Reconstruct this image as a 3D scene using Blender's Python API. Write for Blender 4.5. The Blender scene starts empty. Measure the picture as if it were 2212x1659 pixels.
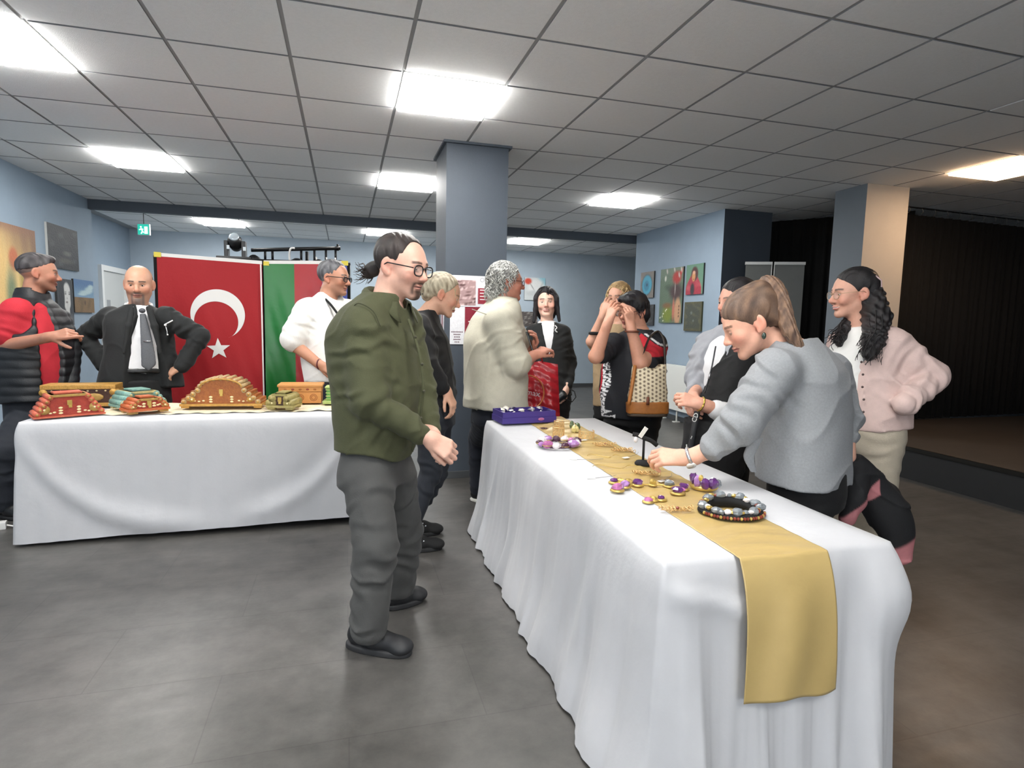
import bpy, bmesh, math, random
import numpy as np
from mathutils import Vector, Matrix
random.seed(7); rng = np.random.default_rng(7)
scene = bpy.context.scene
C = scene.collection
# ------------------------------------------------------------------ camera, world, exposure
CAMH = 1.345; CEIL = 2.80; FPX = 1263.5
RC = np.array([[0.96192813, -0.27250176, 0.02090586], [0.00858388, 0.10657943, 0.99426714], [0.27316768, 0.95623408, -0.10486087]])
cd = bpy.data.cameras.new('camera'); cam = bpy.data.objects.new('camera', cd); C.objects.link(cam)
cd.sensor_width = 36.0; cd.lens = FPX / 2212 * 36.0; cd.clip_start = 0.05
M = Matrix(((RC[0][0], RC[1][0], -RC[2][0], 0), (RC[0][1], RC[1][1], -RC[2][1], 0), (RC[0][2], RC[1][2], -RC[2][2], CAMH), (0, 0, 0, 1)))
cam.matrix_world = M
scene.camera = cam
w = bpy.data.worlds.new('world'); scene.world = w; w.use_nodes = True
w.node_tree.nodes['Background'].inputs[0].default_value = (0.75, 0.85, 1.0, 1); w.node_tree.nodes['Background'].inputs[1].default_value = 0.02
scene.view_settings.view_transform = 'Standard'; scene.view_settings.look = 'None'
scene.view_settings.gamma = 1.0; scene.view_settings.use_curve_mapping = False
scene.view_settings.exposure = 0.65
PANEL = 26.0          # emission of the cool ceiling panels
WARM = 15.0
FILL_LIGHT = 3.6             # emission of the unseen rear windows added as fill light           # emission of the warm ceiling panel

# ------------------------------------------------------------------ helpers
def lin(h):
    if not isinstance(h, str): return tuple(h)
    h = h.lstrip('#'); v = [int(h[i:i + 2], 16) / 255 for i in (0, 2, 4)]
    return tuple(x / 12.92 if x < 0.04045 else ((x + 0.055) / 1.055) ** 2.4 for x in v)
MATS = {}
def mat(name, col='#808080', rough=0.6, metal=0.0, noise=0.0, scale=20.0, bump=0.0, bscale=60.0, sheen=0.0, col2=None,
        emit=0.0, attr=False, aniso=None, sss=0.0, coat=0.0, alpha=1.0, trans=0.0, bdist=0.02):
    if name in MATS: return MATS[name]
    m = bpy.data.materials.new(name); m.use_nodes = True; MATS[name] = m
    nt = m.node_tree; N = nt.nodes; L = nt.links; b = N['Principled BSDF']
    c = lin(col)
    b.inputs['Base Color'].default_value = (*c, 1); b.inputs['Roughness'].default_value = rough; b.inputs['Metallic'].default_value = metal
    b.inputs['Sheen Weight'].default_value = sheen; b.inputs['Coat Weight'].default_value = coat
    b.inputs['Sheen Roughness'].default_value = 0.4
    if sss: b.inputs['Subsurface Weight'].default_value = sss; b.inputs['Subsurface Radius'].default_value = (0.012, 0.005, 0.003); b.inputs['Subsurface Scale'].default_value = 1.0
    if emit: b.inputs['Emission Color'].default_value = (*c, 1); b.inputs['Emission Strength'].default_value = emit
    if alpha < 1: b.inputs['Alpha'].default_value = alpha
    if trans: b.inputs['Transmission Weight'].default_value = trans
    tc = None
    if noise or bump: tc = N.new('ShaderNodeTexCoord')
    src = None
    if attr:
        a = N.new('ShaderNodeAttribute'); a.attribute_name = 'Col'; src = a.outputs['Color']
    if noise or col2:
        nz = N.new('ShaderNodeTexNoise'); nz.inputs['Scale'].default_value = scale; nz.inputs['Detail'].default_value = 6; nz.inputs['Roughness'].default_value = 0.65
        mp = N.new('ShaderNodeMapping')
        if aniso: mp.inputs['Scale'].default_value = aniso
        tc = tc or N.new('ShaderNodeTexCoord')
        L.new(tc.outputs['Object'], mp.inputs[0]); L.new(mp.outputs[0], nz.inputs['Vector'])
        mr = N.new('ShaderNodeMapRange'); mr.inputs[1].default_value = 0.3; mr.inputs[2].default_value = 0.7
        L.new(nz.outputs[0], mr.inputs[0])
        mx = N.new('ShaderNodeMix'); mx.data_type = 'RGBA'
        if col2:
            mx.inputs['A'].default_value = (*c, 1); mx.inputs['B'].default_value = (*lin(col2), 1); L.new(mr.outputs[0], mx.inputs['Factor'])
        else:
            mr.inputs[3].default_value = 1 - noise; mr.inputs[4].default_value = 1 + noise
            mx.blend_type = 'MULTIPLY'; mx.inputs['Factor'].default_value = 1
            if src: L.new(src, mx.inputs['A'])
            else: mx.inputs['A'].default_value = (*c, 1)
            L.new(mr.outputs[0], mx.inputs['B'])
        src = mx.outputs['Result']
    if src: L.new(src, b.inputs['Base Color'])
    if bump:
        nb = N.new('ShaderNodeTexNoise'); nb.inputs['Scale'].default_value = bscale; nb.inputs['Detail'].default_value = 5
        if aniso:
            mp2 = N.new('ShaderNodeMapping'); mp2.inputs['Scale'].default_value = aniso; L.new(tc.outputs['Object'], mp2.inputs[0]); L.new(mp2.outputs[0], nb.inputs['Vector'])
        else: L.new(tc.outputs['Object'], nb.inputs['Vector'])
        bp = N.new('ShaderNodeBump'); bp.inputs['Strength'].default_value = bump; bp.inputs['Distance'].default_value = bdist
        L.new(nb.outputs[0], bp.inputs['Height']); L.new(bp.outputs[0], b.inputs['Normal'])
    return m
def tag(o, label=None, cat=None, group=None, kind=None):
    if label: o['label'] = label
    if cat: o['category'] = cat
    if group: o['group'] = group
    if kind: o['kind'] = kind
    return o
def link(name, me, m=None, parent=None):
    o = bpy.data.objects.new(name, me); C.objects.link(o)
    if m is not None:
        for x in (m if isinstance(m, (list, tuple)) else [m]): me.materials.append(x)
    if parent: o.parent = parent
    return o
def empty(name, loc=(0, 0, 0), rz=0.0):
    o = bpy.data.objects.new(name, None); C.objects.link(o); o.location = loc; o.rotation_euler = (0, 0, rz); o.empty_display_size = 0.1
    return o
def bmobj(name, bm, m, parent=None, smooth=False):
    me = bpy.data.meshes.new(name); bmesh.ops.recalc_face_normals(bm, faces=bm.faces[:]); bm.to_mesh(me); bm.free()
    if smooth: me.shade_smooth()
    return link(name, me, m, parent)
def pydata(name, vs, fs, m, parent=None, smooth=True, cols=None):
    me = bpy.data.meshes.new(name); me.from_pydata([tuple(map(float, v)) for v in vs], [], [tuple(map(int, f)) for f in fs])
    if cols is not None:
        a = me.color_attributes.new('Col', 'FLOAT_COLOR', 'POINT')
        cc = np.ones((len(vs), 4), np.float32); cc[:, :3] = cols; a.data.foreach_set('color', cc.ravel())
    if smooth: me.shade_smooth()
    me.update()
    return link(name, me, m, parent)
def add_box(bm, x0, x1, y0, y1, z0, z1, mt=None, bev=0.0):
    r = bmesh.ops.create_cube(bm, size=1.0); vs = r['verts']
    for v in vs:
        v.co = Vector((x0 + (v.co.x + .5) * (x1 - x0), y0 + (v.co.y + .5) * (y1 - y0), z0 + (v.co.z + .5) * (z1 - z0)))
    if bev:
        es = list({e for v in vs for e in v.link_edges})
        r2 = bmesh.ops.bevel(bm, geom=es, offset=bev, segments=2, affect='EDGES', profile=0.7)
        vs = list({v for f in r2['faces'] for v in f.verts} | {v for v in vs if v.is_valid})
    if mt is not None:
        for v in vs: v.co = mt @ v.co
    return vs
def box(name, x0, x1, y0, y1, z0, z1, m, parent=None, bev=0.0):
    bm = bmesh.new(); add_box(bm, x0, x1, y0, y1, z0, z1, None, bev); return bmobj(name, bm, m, parent)
def tube_arrays(pts, rads, seg=8, caps=True):
    """swept tube along a polyline with parallel-transported frames -> verts, faces"""
    P = np.asarray(pts, float); n = len(P); rads = np.broadcast_to(np.asarray(rads, float), (n,))
    T = np.gradient(P, axis=0); T /= np.linalg.norm(T, axis=1)[:, None] + 1e-12
    a = np.array([0, 0, 1.0]) if abs(T[0][2]) < 0.9 else np.array([1.0, 0, 0])
    u = np.cross(T[0], a); u /= np.linalg.norm(u)
    ang = np.linspace(0, 2 * np.pi, seg, endpoint=False); V = []
    for i in range(n):
        u = u - T[i] * (u @ T[i]); u /= np.linalg.norm(u) + 1e-12; v = np.cross(T[i], u)
        V.append(P[i] + rads[i] * (np.cos(ang)[:, None] * u + np.sin(ang)[:, None] * v))
    V = np.concatenate(V); F = []
    for i in range(n - 1):
        for j in range(seg):
            k = (j + 1) % seg; F.append((i * seg + j, i * seg + k, (i + 1) * seg + k, (i + 1) * seg + j))
    if caps: F.append(tuple(range(seg - 1, -1, -1))); F.append(tuple((n - 1) * seg + j for j in range(seg)))
    return V, F
def merge(parts):
    V = []; F = []; o = 0
    for v, f in parts:
        V.append(np.asarray(v, float)); F += [tuple(i + o for i in q) for q in f]; o += len(v)
    return np.concatenate(V), F
def tube(name, pts, rads, m, parent=None, seg=8): v, f = tube_arrays(pts, rads, seg); return pydata(name, v, f, m, parent)
def lathe_arrays(prof, seg=24, center=(0, 0, 0)):
    prof = np.asarray(prof, float); a = np.linspace(0, 2 * np.pi, seg, endpoint=False); V = []
    for r, z in prof: V.append(np.stack([r * np.cos(a), r * np.sin(a), np.full(seg, z)], 1))
    V = np.concatenate(V) + np.array(center); F = []
    for i in range(len(prof) - 1):
        for j in range(seg):
            k = (j + 1) % seg; F.append((i * seg + j, i * seg + k, (i + 1) * seg + k, (i + 1) * seg + j))
    F.append(tuple(range(seg - 1, -1, -1))); F.append(tuple((len(prof) - 1) * seg + j for j in range(seg)))
    return V, F
def ball_arrays(c, r, seg=10, rings=6):
    pr = [(max(1e-4, math.sin(t)), -math.cos(t)) for t in np.linspace(0.02, math.pi - 0.02, rings + 1)]
    v, f = lathe_arrays(pr, seg); r = np.broadcast_to(np.asarray(r, float), (3,)); return v * r + np.asarray(c, float), f
def bez(pts, n=24):
    """Catmull-Rom through points"""
    P = np.asarray(pts, float); P = np.vstack([2 * P[0] - P[1], P, 2 * P[-1] - P[-2]]); out = []
    m = len(P) - 3
    for t in np.linspace(0, m, n):
        i = min(int(t), m - 1); s = t - i; p0, p1, p2, p3 = P[i:i + 4]
        out.append(0.5 * (2 * p1 + (p2 - p0) * s + (2 * p0 - 5 * p1 + 4 * p2 - p3) * s * s + (3 * p1 - p0 - 3 * p2 + p3) * s ** 3))
    return np.array(out)
def pix(x, y, d):
    """world point seen at photo pixel (x, y) and camera depth d in metres"""
    v = RC.T @ np.array([(x - 1106) / FPX, (829.5 - y) / FPX, 1.0]) * d
    return v + np.array([0, 0, CAMH])
def snoise(p, s, seed=0):
    """cheap smooth pseudo noise in -1..1 on points (n,3)"""
    r = np.random.default_rng(seed); o = 0
    for k in range(5):
        d = r.normal(size=3); d /= np.linalg.norm(d); o = o + np.sin((p @ d) * s * (0.7 + 0.25 * k) + r.uniform(0, 6.28))
    return o / 5 * 1.6
def srgb(*c): return np.array([x / 12.92 if x < 0.04045 else ((x + 0.055) / 1.055) ** 2.4 for x in np.array(c) / 255.0])
def smooth(a, b, x): t = np.clip((x - a) / (b - a + 1e-12), 0, 1); return t * t * (3 - 2 * t)
def mixc(c, new, k): return c * (1 - k[..., None]) + np.asarray(new) * k[..., None]
def text_obj(name, body, size, m, parent, mw, align='CENTER', ext=0.0008):
    cu = bpy.data.curves.new(name, 'FONT'); cu.body = body; cu.size = size; cu.align_x = align; cu.align_y = 'CENTER'; cu.extrude = ext; cu.resolution_u = 2
    t = bpy.data.objects.new(name, cu); C.objects.link(t); bpy.context.view_layer.update()
    me = bpy.data.meshes.new_from_object(t.evaluated_get(bpy.context.evaluated_depsgraph_get()))
    C.objects.unlink(t); bpy.data.objects.remove(t)
    o = link(name, me, m, parent); o.matrix_local = mw; return o
# ------------------------------------------------------------------ room shell
wallm = mat('blue_grey_wall_paint', '#8fa0b0', 0.75, noise=0.04, scale=3, bump=0.12, bscale=180)
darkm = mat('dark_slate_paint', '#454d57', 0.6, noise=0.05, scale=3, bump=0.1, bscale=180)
warmlitm = mat('warm_lit_pillar_face', '#b4b0aa', 0.7, noise=0.04, scale=3, bump=0.15, bscale=160)  # stage pillar front: the warm lamp's light is put into the colour
blackm = mat('black_drape', '#0c0c0d', 0.9, noise=0.2, scale=8)
whitem = mat('white_lacquer', '#e4e6e6', 0.45)
basem = mat('charcoal_baseboard', '#4a4d50', 0.5)

def floor_material():
    m = bpy.data.materials.new('grey_vinyl_floor'); m.use_nodes = True; nt = m.node_tree; N = nt.nodes; L = nt.links; b = N['Principled BSDF']
    tc = N.new('ShaderNodeTexCoord')
    def nz(sc, det, rough=0.6, st=None):
        n = N.new('ShaderNodeTexNoise'); n.inputs['Scale'].default_value = sc; n.inputs['Detail'].default_value = det; n.inputs['Roughness'].default_value = rough
        if st:
            mp = N.new('ShaderNodeMapping'); mp.inputs['Scale'].default_value = st; L.new(tc.outputs['Object'], mp.inputs[0]); L.new(mp.outputs[0], n.inputs['Vector'])
        else: L.new(tc.outputs['Object'], n.inputs['Vector'])
        return n
    a = nz(1.6, 8, 0.62); c = nz(7, 6, 0.7); e = nz(2.2, 5, 0.6, (1.0, 9.0, 1.0))
    r = N.new('ShaderNodeValToRGB'); r.color_ramp.elements[0].position = 0.33; r.color_ramp.elements[0].color = (*lin('#383735'), 1)
    r.color_ramp.elements[1].position = 0.7; r.color_ramp.elements[1].color = (*lin('#625f5c'), 1)
    mx = N.new('ShaderNodeMath'); mx.operation = 'MULTIPLY_ADD'; mx.inputs[1].default_value = 0.5; L.new(c.outputs[0], mx.inputs[0])
    m2 = N.new('ShaderNodeMath'); m2.operation = 'MULTIPLY'; m2.inputs[1].default_value = 0.5; L.new(a.outputs[0], m2.inputs[0]); L.new(m2.outputs[0], mx.inputs[2])
    L.new(mx.outputs[0], r.inputs[0])
    br = N.new('ShaderNodeTexBrick'); br.inputs['Scale'].default_value = 1.0; br.inputs['Brick Width'].default_value = 0.914; br.inputs['Row Height'].default_value = 0.457
    br.inputs['Mortar Size'].default_value = 0.0025; br.inputs['Color1'].default_value = (0.93, 0.93, 0.93, 1); br.inputs['Color2'].default_value = (1.06, 1.06, 1.06, 1); br.inputs['Mortar'].default_value = (0.72, 0.72, 0.72, 1)
    L.new(tc.outputs['Object'], br.inputs['Vector'])
    mm = N.new('ShaderNodeMix'); mm.data_type = 'RGBA'; mm.blend_type = 'MULTIPLY'; mm.inputs['Factor'].default_value = 0.8
    L.new(r.outputs[0], mm.inputs['A']); L.new(br.outputs[0], mm.inputs['B']); L.new(mm.outputs['Result'], b.inputs['Base Color'])
    rr = N.new('ShaderNodeMapRange'); rr.inputs[3].default_value = 0.30; rr.inputs[4].default_value = 0.46; L.new(e.outputs[0], rr.inputs[0]); L.new(rr.outputs[0], b.inputs['Roughness'])
    bp = N.new('ShaderNodeBump'); bp.inputs['Strength'].default_value = 0.1; bp.inputs['Distance'].default_value = 0.01; L.new(c.outputs[0], bp.inputs['Height']); L.new(bp.outputs[0], b.inputs['Normal'])
    return m
def struct(o): o['kind'] = 'structure'; return o
XL, XR, YB = -3.15, 4.53, 11.65
struct(box('floor', -3.8, 9.2, -3.2, YB + 0.1, -0.08, 0.0, floor_material()))
struct(box('wall_left', XL - 0.15, XL, -3.2, 8.95, 0, CEIL + .05, wallm))
struct(box('wall_left_recess', -3.70, -3.55, 8.95, YB, 0, CEIL + .05, wallm))
struct(box('wall_left_return', -3.56, XL - 0.14, 8.80, 8.945, 0, CEIL + .05, wallm))
struct(box('wall_back', -3.7, 9.2, YB, YB + 0.12, 0, CEIL + .05, mat('blue_grey_wall_lit_tone', '#adbcc9', 0.75, noise=0.04, scale=3, bump=0.12, bscale=180)))  # lighter than the other walls: brightness from the far panels painted in
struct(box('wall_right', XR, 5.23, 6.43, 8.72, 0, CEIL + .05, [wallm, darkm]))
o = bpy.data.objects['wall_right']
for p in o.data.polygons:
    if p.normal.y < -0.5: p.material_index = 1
struct(box('wall_rear', -3.3, 9.2, -3.3, -3.2, 0, CEIL + .05, wallm))
struct(box('wall_side', 9.1, 9.2, -3.2, YB, 0, CEIL + .05, darkm))
# centre pillar, and pillar by the stage
struct(box('wall_pillar', 0.80, 1.32, 4.87, 5.42, 0, CEIL, darkm))
for nm, a in (('baseboard_pillar', (0.788, 1.332, 4.858, 5.432)),):
    struct(box(nm, a[0], a[1], a[2], a[3], 0, 0.062, basem, None, 0.004))
struct(box('trim_pillar_capping', 0.775, 1.345, 4.845, 5.445, CEIL - 0.022, CEIL - 0.001, darkm))
pl = struct(box('wall_stage_pillar', 5.02, 5.56, 4.82, 5.22, 0.0, CEIL, [mat('grey_pillar_paint', '#6d757d', 0.7, noise=0.04, scale=3, bump=0.1, bscale=180), warmlitm]))
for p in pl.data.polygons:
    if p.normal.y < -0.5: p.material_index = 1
struct(box('baseboard_back', -3.5, 9.0, YB - 0.015, YB, 0, 0.07, basem))
struct(box('baseboard_right', XR - 0.014, XR, 6.43, 8.72, 0, 0.07, basem))
struct(box('baseboard_left', XL, XL + 0.014, -3.0, 8.95, 0, 0.07, basem))
struct(box('trim_beam', -3.55, XR + 1.2, 8.85, 8.95, 2.675, CEIL, darkm))
# ceiling: dark grid with a proud panel in every cell
gridm = mat('ceiling_grid_grey', '#a6a8aa', 0.8)
tilem = mat('mineral_ceiling_panel', '#f7f8f8', 0.9, noise=0.025, scale=45, bump=0.25, bscale=260)
ceil = struct(box('ceiling', -3.8, 9.2, -3.3, YB + 0.1, CEIL + 0.003, CEIL + 0.08, gridm))
GX, GY, GP = 0.341, 3.657, 0.625
LIGHTS = {(0, 0), (-4, 0), (-4, 4), (0, 4), (4, 4), (-4, 10), (0, 10), (4, 10), (8, 0), (-4, -4), (0, -4), (-4, -8), (0, -8)}  # panels in negative rows are unseen, added for more light
def inview(x, y):
    c = RC @ np.array([x, y, CEIL - CAMH]); return c[2] > 0.3 and abs(c[0] / c[2]) < 0.96 and c[1] / c[2] < 0.74
bm = bmesh.new(); g = 0.010
add_box(bm, g, GP - g, g, GP - g, CEIL - 0.003, CEIL + 0.02, None, 0.002)
tme = bpy.data.meshes.new('ceiling_tile'); bm.to_mesh(tme); bm.free(); tme.materials.append(tilem); tme.materials.append(mat('shaded_panel_edge', '#97999b', 0.9))  # panel sides coloured darker to paint shade into the grooves
for p in tme.polygons:
    if p.normal.z > -0.9: p.material_index = 1
rest = bmesh.new()
for i in range(-7, 15):
    for j in range(-11, 13):
        x0 = GX + i * GP; y0 = GY + j * GP
        if (i, j) in LIGHTS: continue
        if y0 > YB - 0.1: continue
        if x0 + GP < XL: continue
        x1c = min(GP, YB - y0)
        if inview(x0 + GP / 2, y0 + GP / 2):
            o = bpy.data.objects.new('ceiling_tile', tme); C.objects.link(o); o.location = (x0, y0, 0); o.parent = ceil
        else: add_box(rest, x0 + g, x0 + GP - g, y0 + g, y0 + GP - g, CEIL - 0.004, CEIL + 0.02)
o = bmobj('ceiling_tiles_beyond', rest, tilem, ceil); o['kind'] = 'stuff'
coolm = mat('cool_light_diffuser', (1.0, 0.985, 0.95), 0.5, emit=PANEL); warmm = mat('warm_light_diffuser', (1.0, 0.66, 0.40), 0.5, emit=WARM)
framem = mat('light_frame_white', '#e8e8e4', 0.4)
llab = {(0, 0): 'bright square ceiling light in front of the centre pillar, nearest of its line', (-4, 0): 'square ceiling light cut by the left edge of the picture',
        (-4, 4): 'square ceiling light between the left edge light and the dark beam', (0, 4): 'square ceiling light just left of the centre pillar top',
        (4, 4): 'square ceiling light right of the centre pillar, before the beam', (-4, 10): 'square ceiling light behind the beam, above the red crescent flag',
        (0, 10): 'square ceiling light behind the beam, above the green shirted man', (4, 10): 'square ceiling light behind the beam, right of the centre pillar',
        (8, 0): 'warm orange-tinted square ceiling light over the stage edge', (-4, -4): 'added unseen square ceiling light behind the camera at the left wall', (0, -4): 'added unseen square ceiling light above the near end of the jewellery table, out of view',
        (-4, -8): 'added unseen square ceiling light in the rear row at the left wall', (0, -8): 'added unseen square ceiling light in the middle of the rear row'}
for (i, j) in sorted(LIGHTS):
    x0 = GX + i * GP; y0 = GY + j * GP
    t = empty('ceiling_light', (x0 + GP / 2, y0 + GP / 2, CEIL)); tag(t, llab[(i, j)], 'ceiling light', 'square ceiling light panels')
    bm = bmesh.new(); h = GP / 2 - 0.004; k = h - 0.014
    for a in ((-h, h, -h, -k), (-h, h, k, h), (-h, -k, -k, k), (k, h, -k, k)): add_box(bm, a[0], a[1], a[2], a[3], -0.004, 0.015)
    bmobj('frame', bm, framem, t)
    box('diffuser', -k, k, -k, k, -0.027, 0.012, warmm if (i, j) == (8, 0) else coolm, t)
# stage, curtains
stagem = mat('dark_stage_floor', '#3a3531', 0.5, noise=0.15, scale=6)
st = struct(box('floor_stage', 4.92, 9.1, -3.2, 5.34, 0.0, 0.29, [mat('black_stage_front', '#17181a', 0.7, noise=0.1, scale=10), stagem]))
for p in st.data.polygons:
    if p.normal.z > 0.5: p.material_index = 1
struct(box('trim_stage_edge', 4.905, 4.925, -3.2, 4.82, 0.262, 0.296, mat('dark_metal_edge', '#23221f', 0.35, metal=0.5)))
def curtain(name, x0, y0, x1, y1, z0, z1, n, amp, label, waves):
    s = np.linspace(0, 1, n); L = math.hypot(x1 - x0, y1 - y0); nx, ny = -(y1 - y0) / L, (x1 - x0) / L
    off = amp * (np.sin(s * waves * 6.283) + 0.5 * np.sin(s * waves * 2.3 * 6.283 + 1))
    V = []; F = []
    for r, z in enumerate(np.linspace(z0, z1, 3)):
        k = 1.0 if r < 2 else 0.6
        V += [(x0 + (x1 - x0) * a + nx * b * k, y0 + (y1 - y0) * a + ny * b * k, z) for a, b in zip(s, off)]
    for r in range(2):
        for i in range(n - 1): F.append((r * n + i, r * n + i + 1, (r + 1) * n + i + 1, (r + 1) * n + i))
    o = pydata(name, V, F, blackm); tag(o, label, 'curtain'); m = o.modifiers.new('s', 'SOLIDIFY'); m.thickness = 0.006; return o
curtain('stage_curtain', 5.60, 5.30, 9.0, 5.50, 0.295, 2.66, 300, 0.025, 'tall black stage curtain hung on small hooks behind the stage', 24)
curtain('side_curtain', 5.24, 7.3, 6.6, 5.62, 0.005, 2.78, 160, 0.025, 'black curtain in the passage behind the grey display boards', 12)
hm = mat('hook_steel', '#8a8a86', 0.35, metal=0.9)
for k in range(12):
    x = 5.72 + k * 0.205; y = 5.30 + (x - 5.6) / 3.4 * 0.2 - 0.03
    tube('curtain_hook', [(x, y, 2.73), (x + .012, y - .004, 2.715), (x + .012, y - .004, 2.69), (x, y, 2.675), (x - .010, y, 2.668)], 0.004, hm, bpy.data.objects['stage_curtain'], 6)
tube('curtain_rail', [(5.6, 5.28, 2.735), (9.0, 5.48, 2.735)], 0.008, mat('black_metal', '#141416', 0.4, metal=0.4), bpy.data.objects['stage_curtain'], 8)
# door in the left recess
dm = mat('door_white', '#c9cccb', 0.5); fm = mat('door_frame_white', '#e2e4e4', 0.45)
d = struct(empty('door_1', (-3.55, 10.75, 0)))
bm = bmesh.new()
for a in ((-0.53, -0.45), (0.45, 0.53)): add_box(bm, 0, 0.05, a[0], a[1], 0, 2.08)
add_box(bm, 0, 0.05, -0.45, 0.45, 2.0, 2.08); bmobj('door_frame', bm, fm, d)
box('door_leaf', 0.0, 0.02, -0.45, 0.45, 0.01, 2.0, dm, d)
bm = bmesh.new(); add_box(bm, 0.02, 0.03, -0.40, -0.36, 0.95, 1.15); add_box(bm, 0.03, 0.06, -0.39, -0.37, 1.06, 1.08); add_box(bm, 0.045, 0.06, -0.39, -0.26, 1.06, 1.08)
bmobj('door_handle', bm, hm, d)
for zz, w0 in ((1.42, .07), (1.25, .05)): box('notice', 0.02, 0.022, -0.30, -0.30 + w0 * 2, zz, zz + 0.14, mat('notice_grey', '#9a9da0', 0.7), d)

# unseen windows added behind the camera, their glowing blinds serve as fill light
fill_blind = mat('fill_light_blind', (0.93, 0.97, 1.0), 0.8, emit=FILL_LIGHT)
for k, xc in enumerate((-1.9, 0.5)):
    wd = struct(empty('window_%d' % (k + 1), (xc, -3.2, 1.55)))
    bm = bmesh.new()
    for a in ((-1.02, 1.02, -0.74, -0.68), (-1.02, 1.02, 0.68, 0.74), (-1.02, -0.96, -0.68, 0.68), (0.96, 1.02, -0.68, 0.68), (-0.03, 0.03, -0.68, 0.68)): add_box(bm, a[0], a[1], 0.0, 0.05, a[2], a[3])
    bmobj('window_frame', bm, fm, wd)
    for x0 in (-0.96, 0.03):
        box('fill_blind', x0, x0 + 0.93, 0.005, 0.012, -0.68, 0.68, fill_blind, wd)
# ------------------------------------------------------------------ tables and cloths
clothm = mat('white_tablecloth', '#c0c0c3', 0.8, noise=0.02, scale=8, bump=0.10, bscale=14, sheen=0.15, bdist=0.03)
metalm = mat('grey_table_leg', '#55585b', 0.4, metal=0.7); topm = mat('table_laminate', '#8d8f90', 0.5)
def folding_table(label, x0, x1, y0, y1, h, cx=None, rz=0):
    t = empty('folding_table', ((x0 + x1) / 2, (y0 + y1) / 2, 0), rz); tag(t, label, 'table', 'folding tables under white cloths')
    a, b = (x1 - x0) / 2 - 0.012, (y1 - y0) / 2 - 0.012
    box('tabletop', -a, a, -b, b, h - 0.035, h - 0.006, topm, t, 0.004)
    for sx in (-1, 1):
        for sy in (-1, 1): tube('leg', [(sx * (a - .08), sy * (b - .08), h - 0.036), (sx * (a - .05), sy * (b - .06), 0.0)], 0.014, metalm, t)
    return t
def drape(name, label, x0, x1, y0, y1, h, zbot, foldf, rz=0, n=520, rows=26, flare=None):
    """cloth over a rectangular table: flat top and four hanging sides with folds; foldf(side, s, t) -> outward offset"""
    cx, cy = (x0 + x1) / 2, (y0 + y1) / 2; hx, hy = (x1 - x0) / 2, (y1 - y0) / 2; rc = 0.018
    per = []   # (x, y, nx, ny, side, s)
    per_len = 4 * (hx + hy); d = per_len / n
    for side, (ax, ay, bx, by, nx, ny) in enumerate(((-hx, -hy, hx, -hy, 0, -1), (hx, -hy, hx, hy, 1, 0), (hx, hy, -hx, hy, 0, 1), (-hx, hy, -hx, -hy, -1, 0))):
        L = math.hypot(bx - ax, by - ay); m = int(L / d)
        for k in range(m):
            s = k / m; px_, py_ = ax + (bx - ax) * s, ay + (by - ay) * s; mx_, my_ = nx, ny
            e = 0.07
            nxt = ((1, 0), (0, 1), (-1, 0), (0, -1))[side]; prv = ((-1, 0), (0, -1), (1, 0), (0, 1))[side]
            q = s * L
            if q < e: w_ = 0.5 * (1 - q / e); mx_, my_ = nx * (1 - w_) + prv[0] * w_, ny * (1 - w_) + prv[1] * w_
            if L - q < e: w_ = 0.5 * (1 - (L - q) / e); mx_, my_ = nx * (1 - w_) + nxt[0] * w_, ny * (1 - w_) + nxt[1] * w_
            l = math.hypot(mx_, my_); per.append((px_, py_, mx_ / l, my_ / l, side, s))
    n = len(per); V = []; F = []
    for r in range(rows + 1):
        t = (r / rows) ** 1.25
        for (px_, py_, nx, ny, side, s) in per:
            zb = zbot(side, s); zz = h - 0.004 - (h - 0.004 - zb) * t
            o = foldf(side, s, t) + rc * (1 - math.exp(-t * 25))
            V.append((px_ * 0.996 + nx * o, py_ * 0.996 + ny * o, zz if r else h))
    for r in range(rows):
        for i in range(n):
            k = (i + 1) % n; F.append((r * n + i, (r + 1) * n + i, (r + 1) * n + k, r * n + k))
    F.append(tuple(range(n)))
    o = pydata(name, V, F, clothm); o.location = (cx, cy, 0); o.rotation_euler.z = rz
    tag(o, label, 'tablecloth'); return o
def N1(s, seed):
    r = random.Random(seed); return sum(math.sin(s * r.uniform(1, 9) * (k + 1) + r.uniform(0, 6.3)) / (k + 1) for k in range(5)) / 2.0
def gau(x, c, w_): return math.exp(-((x - c) / w_) ** 2)
# left table
LX0, LX1, LY0, LY1, TH = -1.80, 0.06, 3.93, 4.64, 0.72
folding_table('folding table hidden under the cloth that carries the ornate chests', LX0, LX1, LY0, LY1, TH)
def lf(side, s, t):
    if side == 0:   # front, facing the camera
        o = 0.030 * t + 0.020 * t * math.exp(-s * 14) + 0.008 * t * N1(s * 6, 3)
        u = s * 1.86
        # swags that sweep down from the corners and run out along the hem
        v = (1 - s) * 1.86; c1 = 1.0 - math.exp(-(u + 0.03) * 3.4); c2 = 1.0 - math.exp(-(v + 0.02) * 3.8)
        e1 = 1 - smooth(0.35, 0.62, s); e2 = 1 - smooth(0.25, 0.45, 1 - s)
        o += (0.036 * gau(t, c1 - 0.02, 0.10) - 0.016 * gau(t, c1 + 0.16, 0.10)) * t * e1
        o += (0.030 * gau(t, c2 - 0.02, 0.09) - 0.014 * gau(t, c2 - 0.22, 0.10)) * t * e2
        o += 0.006 * gau(s, 0.41, 0.015) * (1 - t)
        return o
    return 0.03 * t + 0.012 * t * N1(s * 12, 5 + side) + 0.015 * t * math.sin(s * 30)
drape('tablecloth', 'smooth white cloth on the table with the ornate chests', LX0, LX1, LY0, LY1, TH, lambda side, s: (0.018 + 0.03 * s if side == 0 else 0.03), lf)
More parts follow.
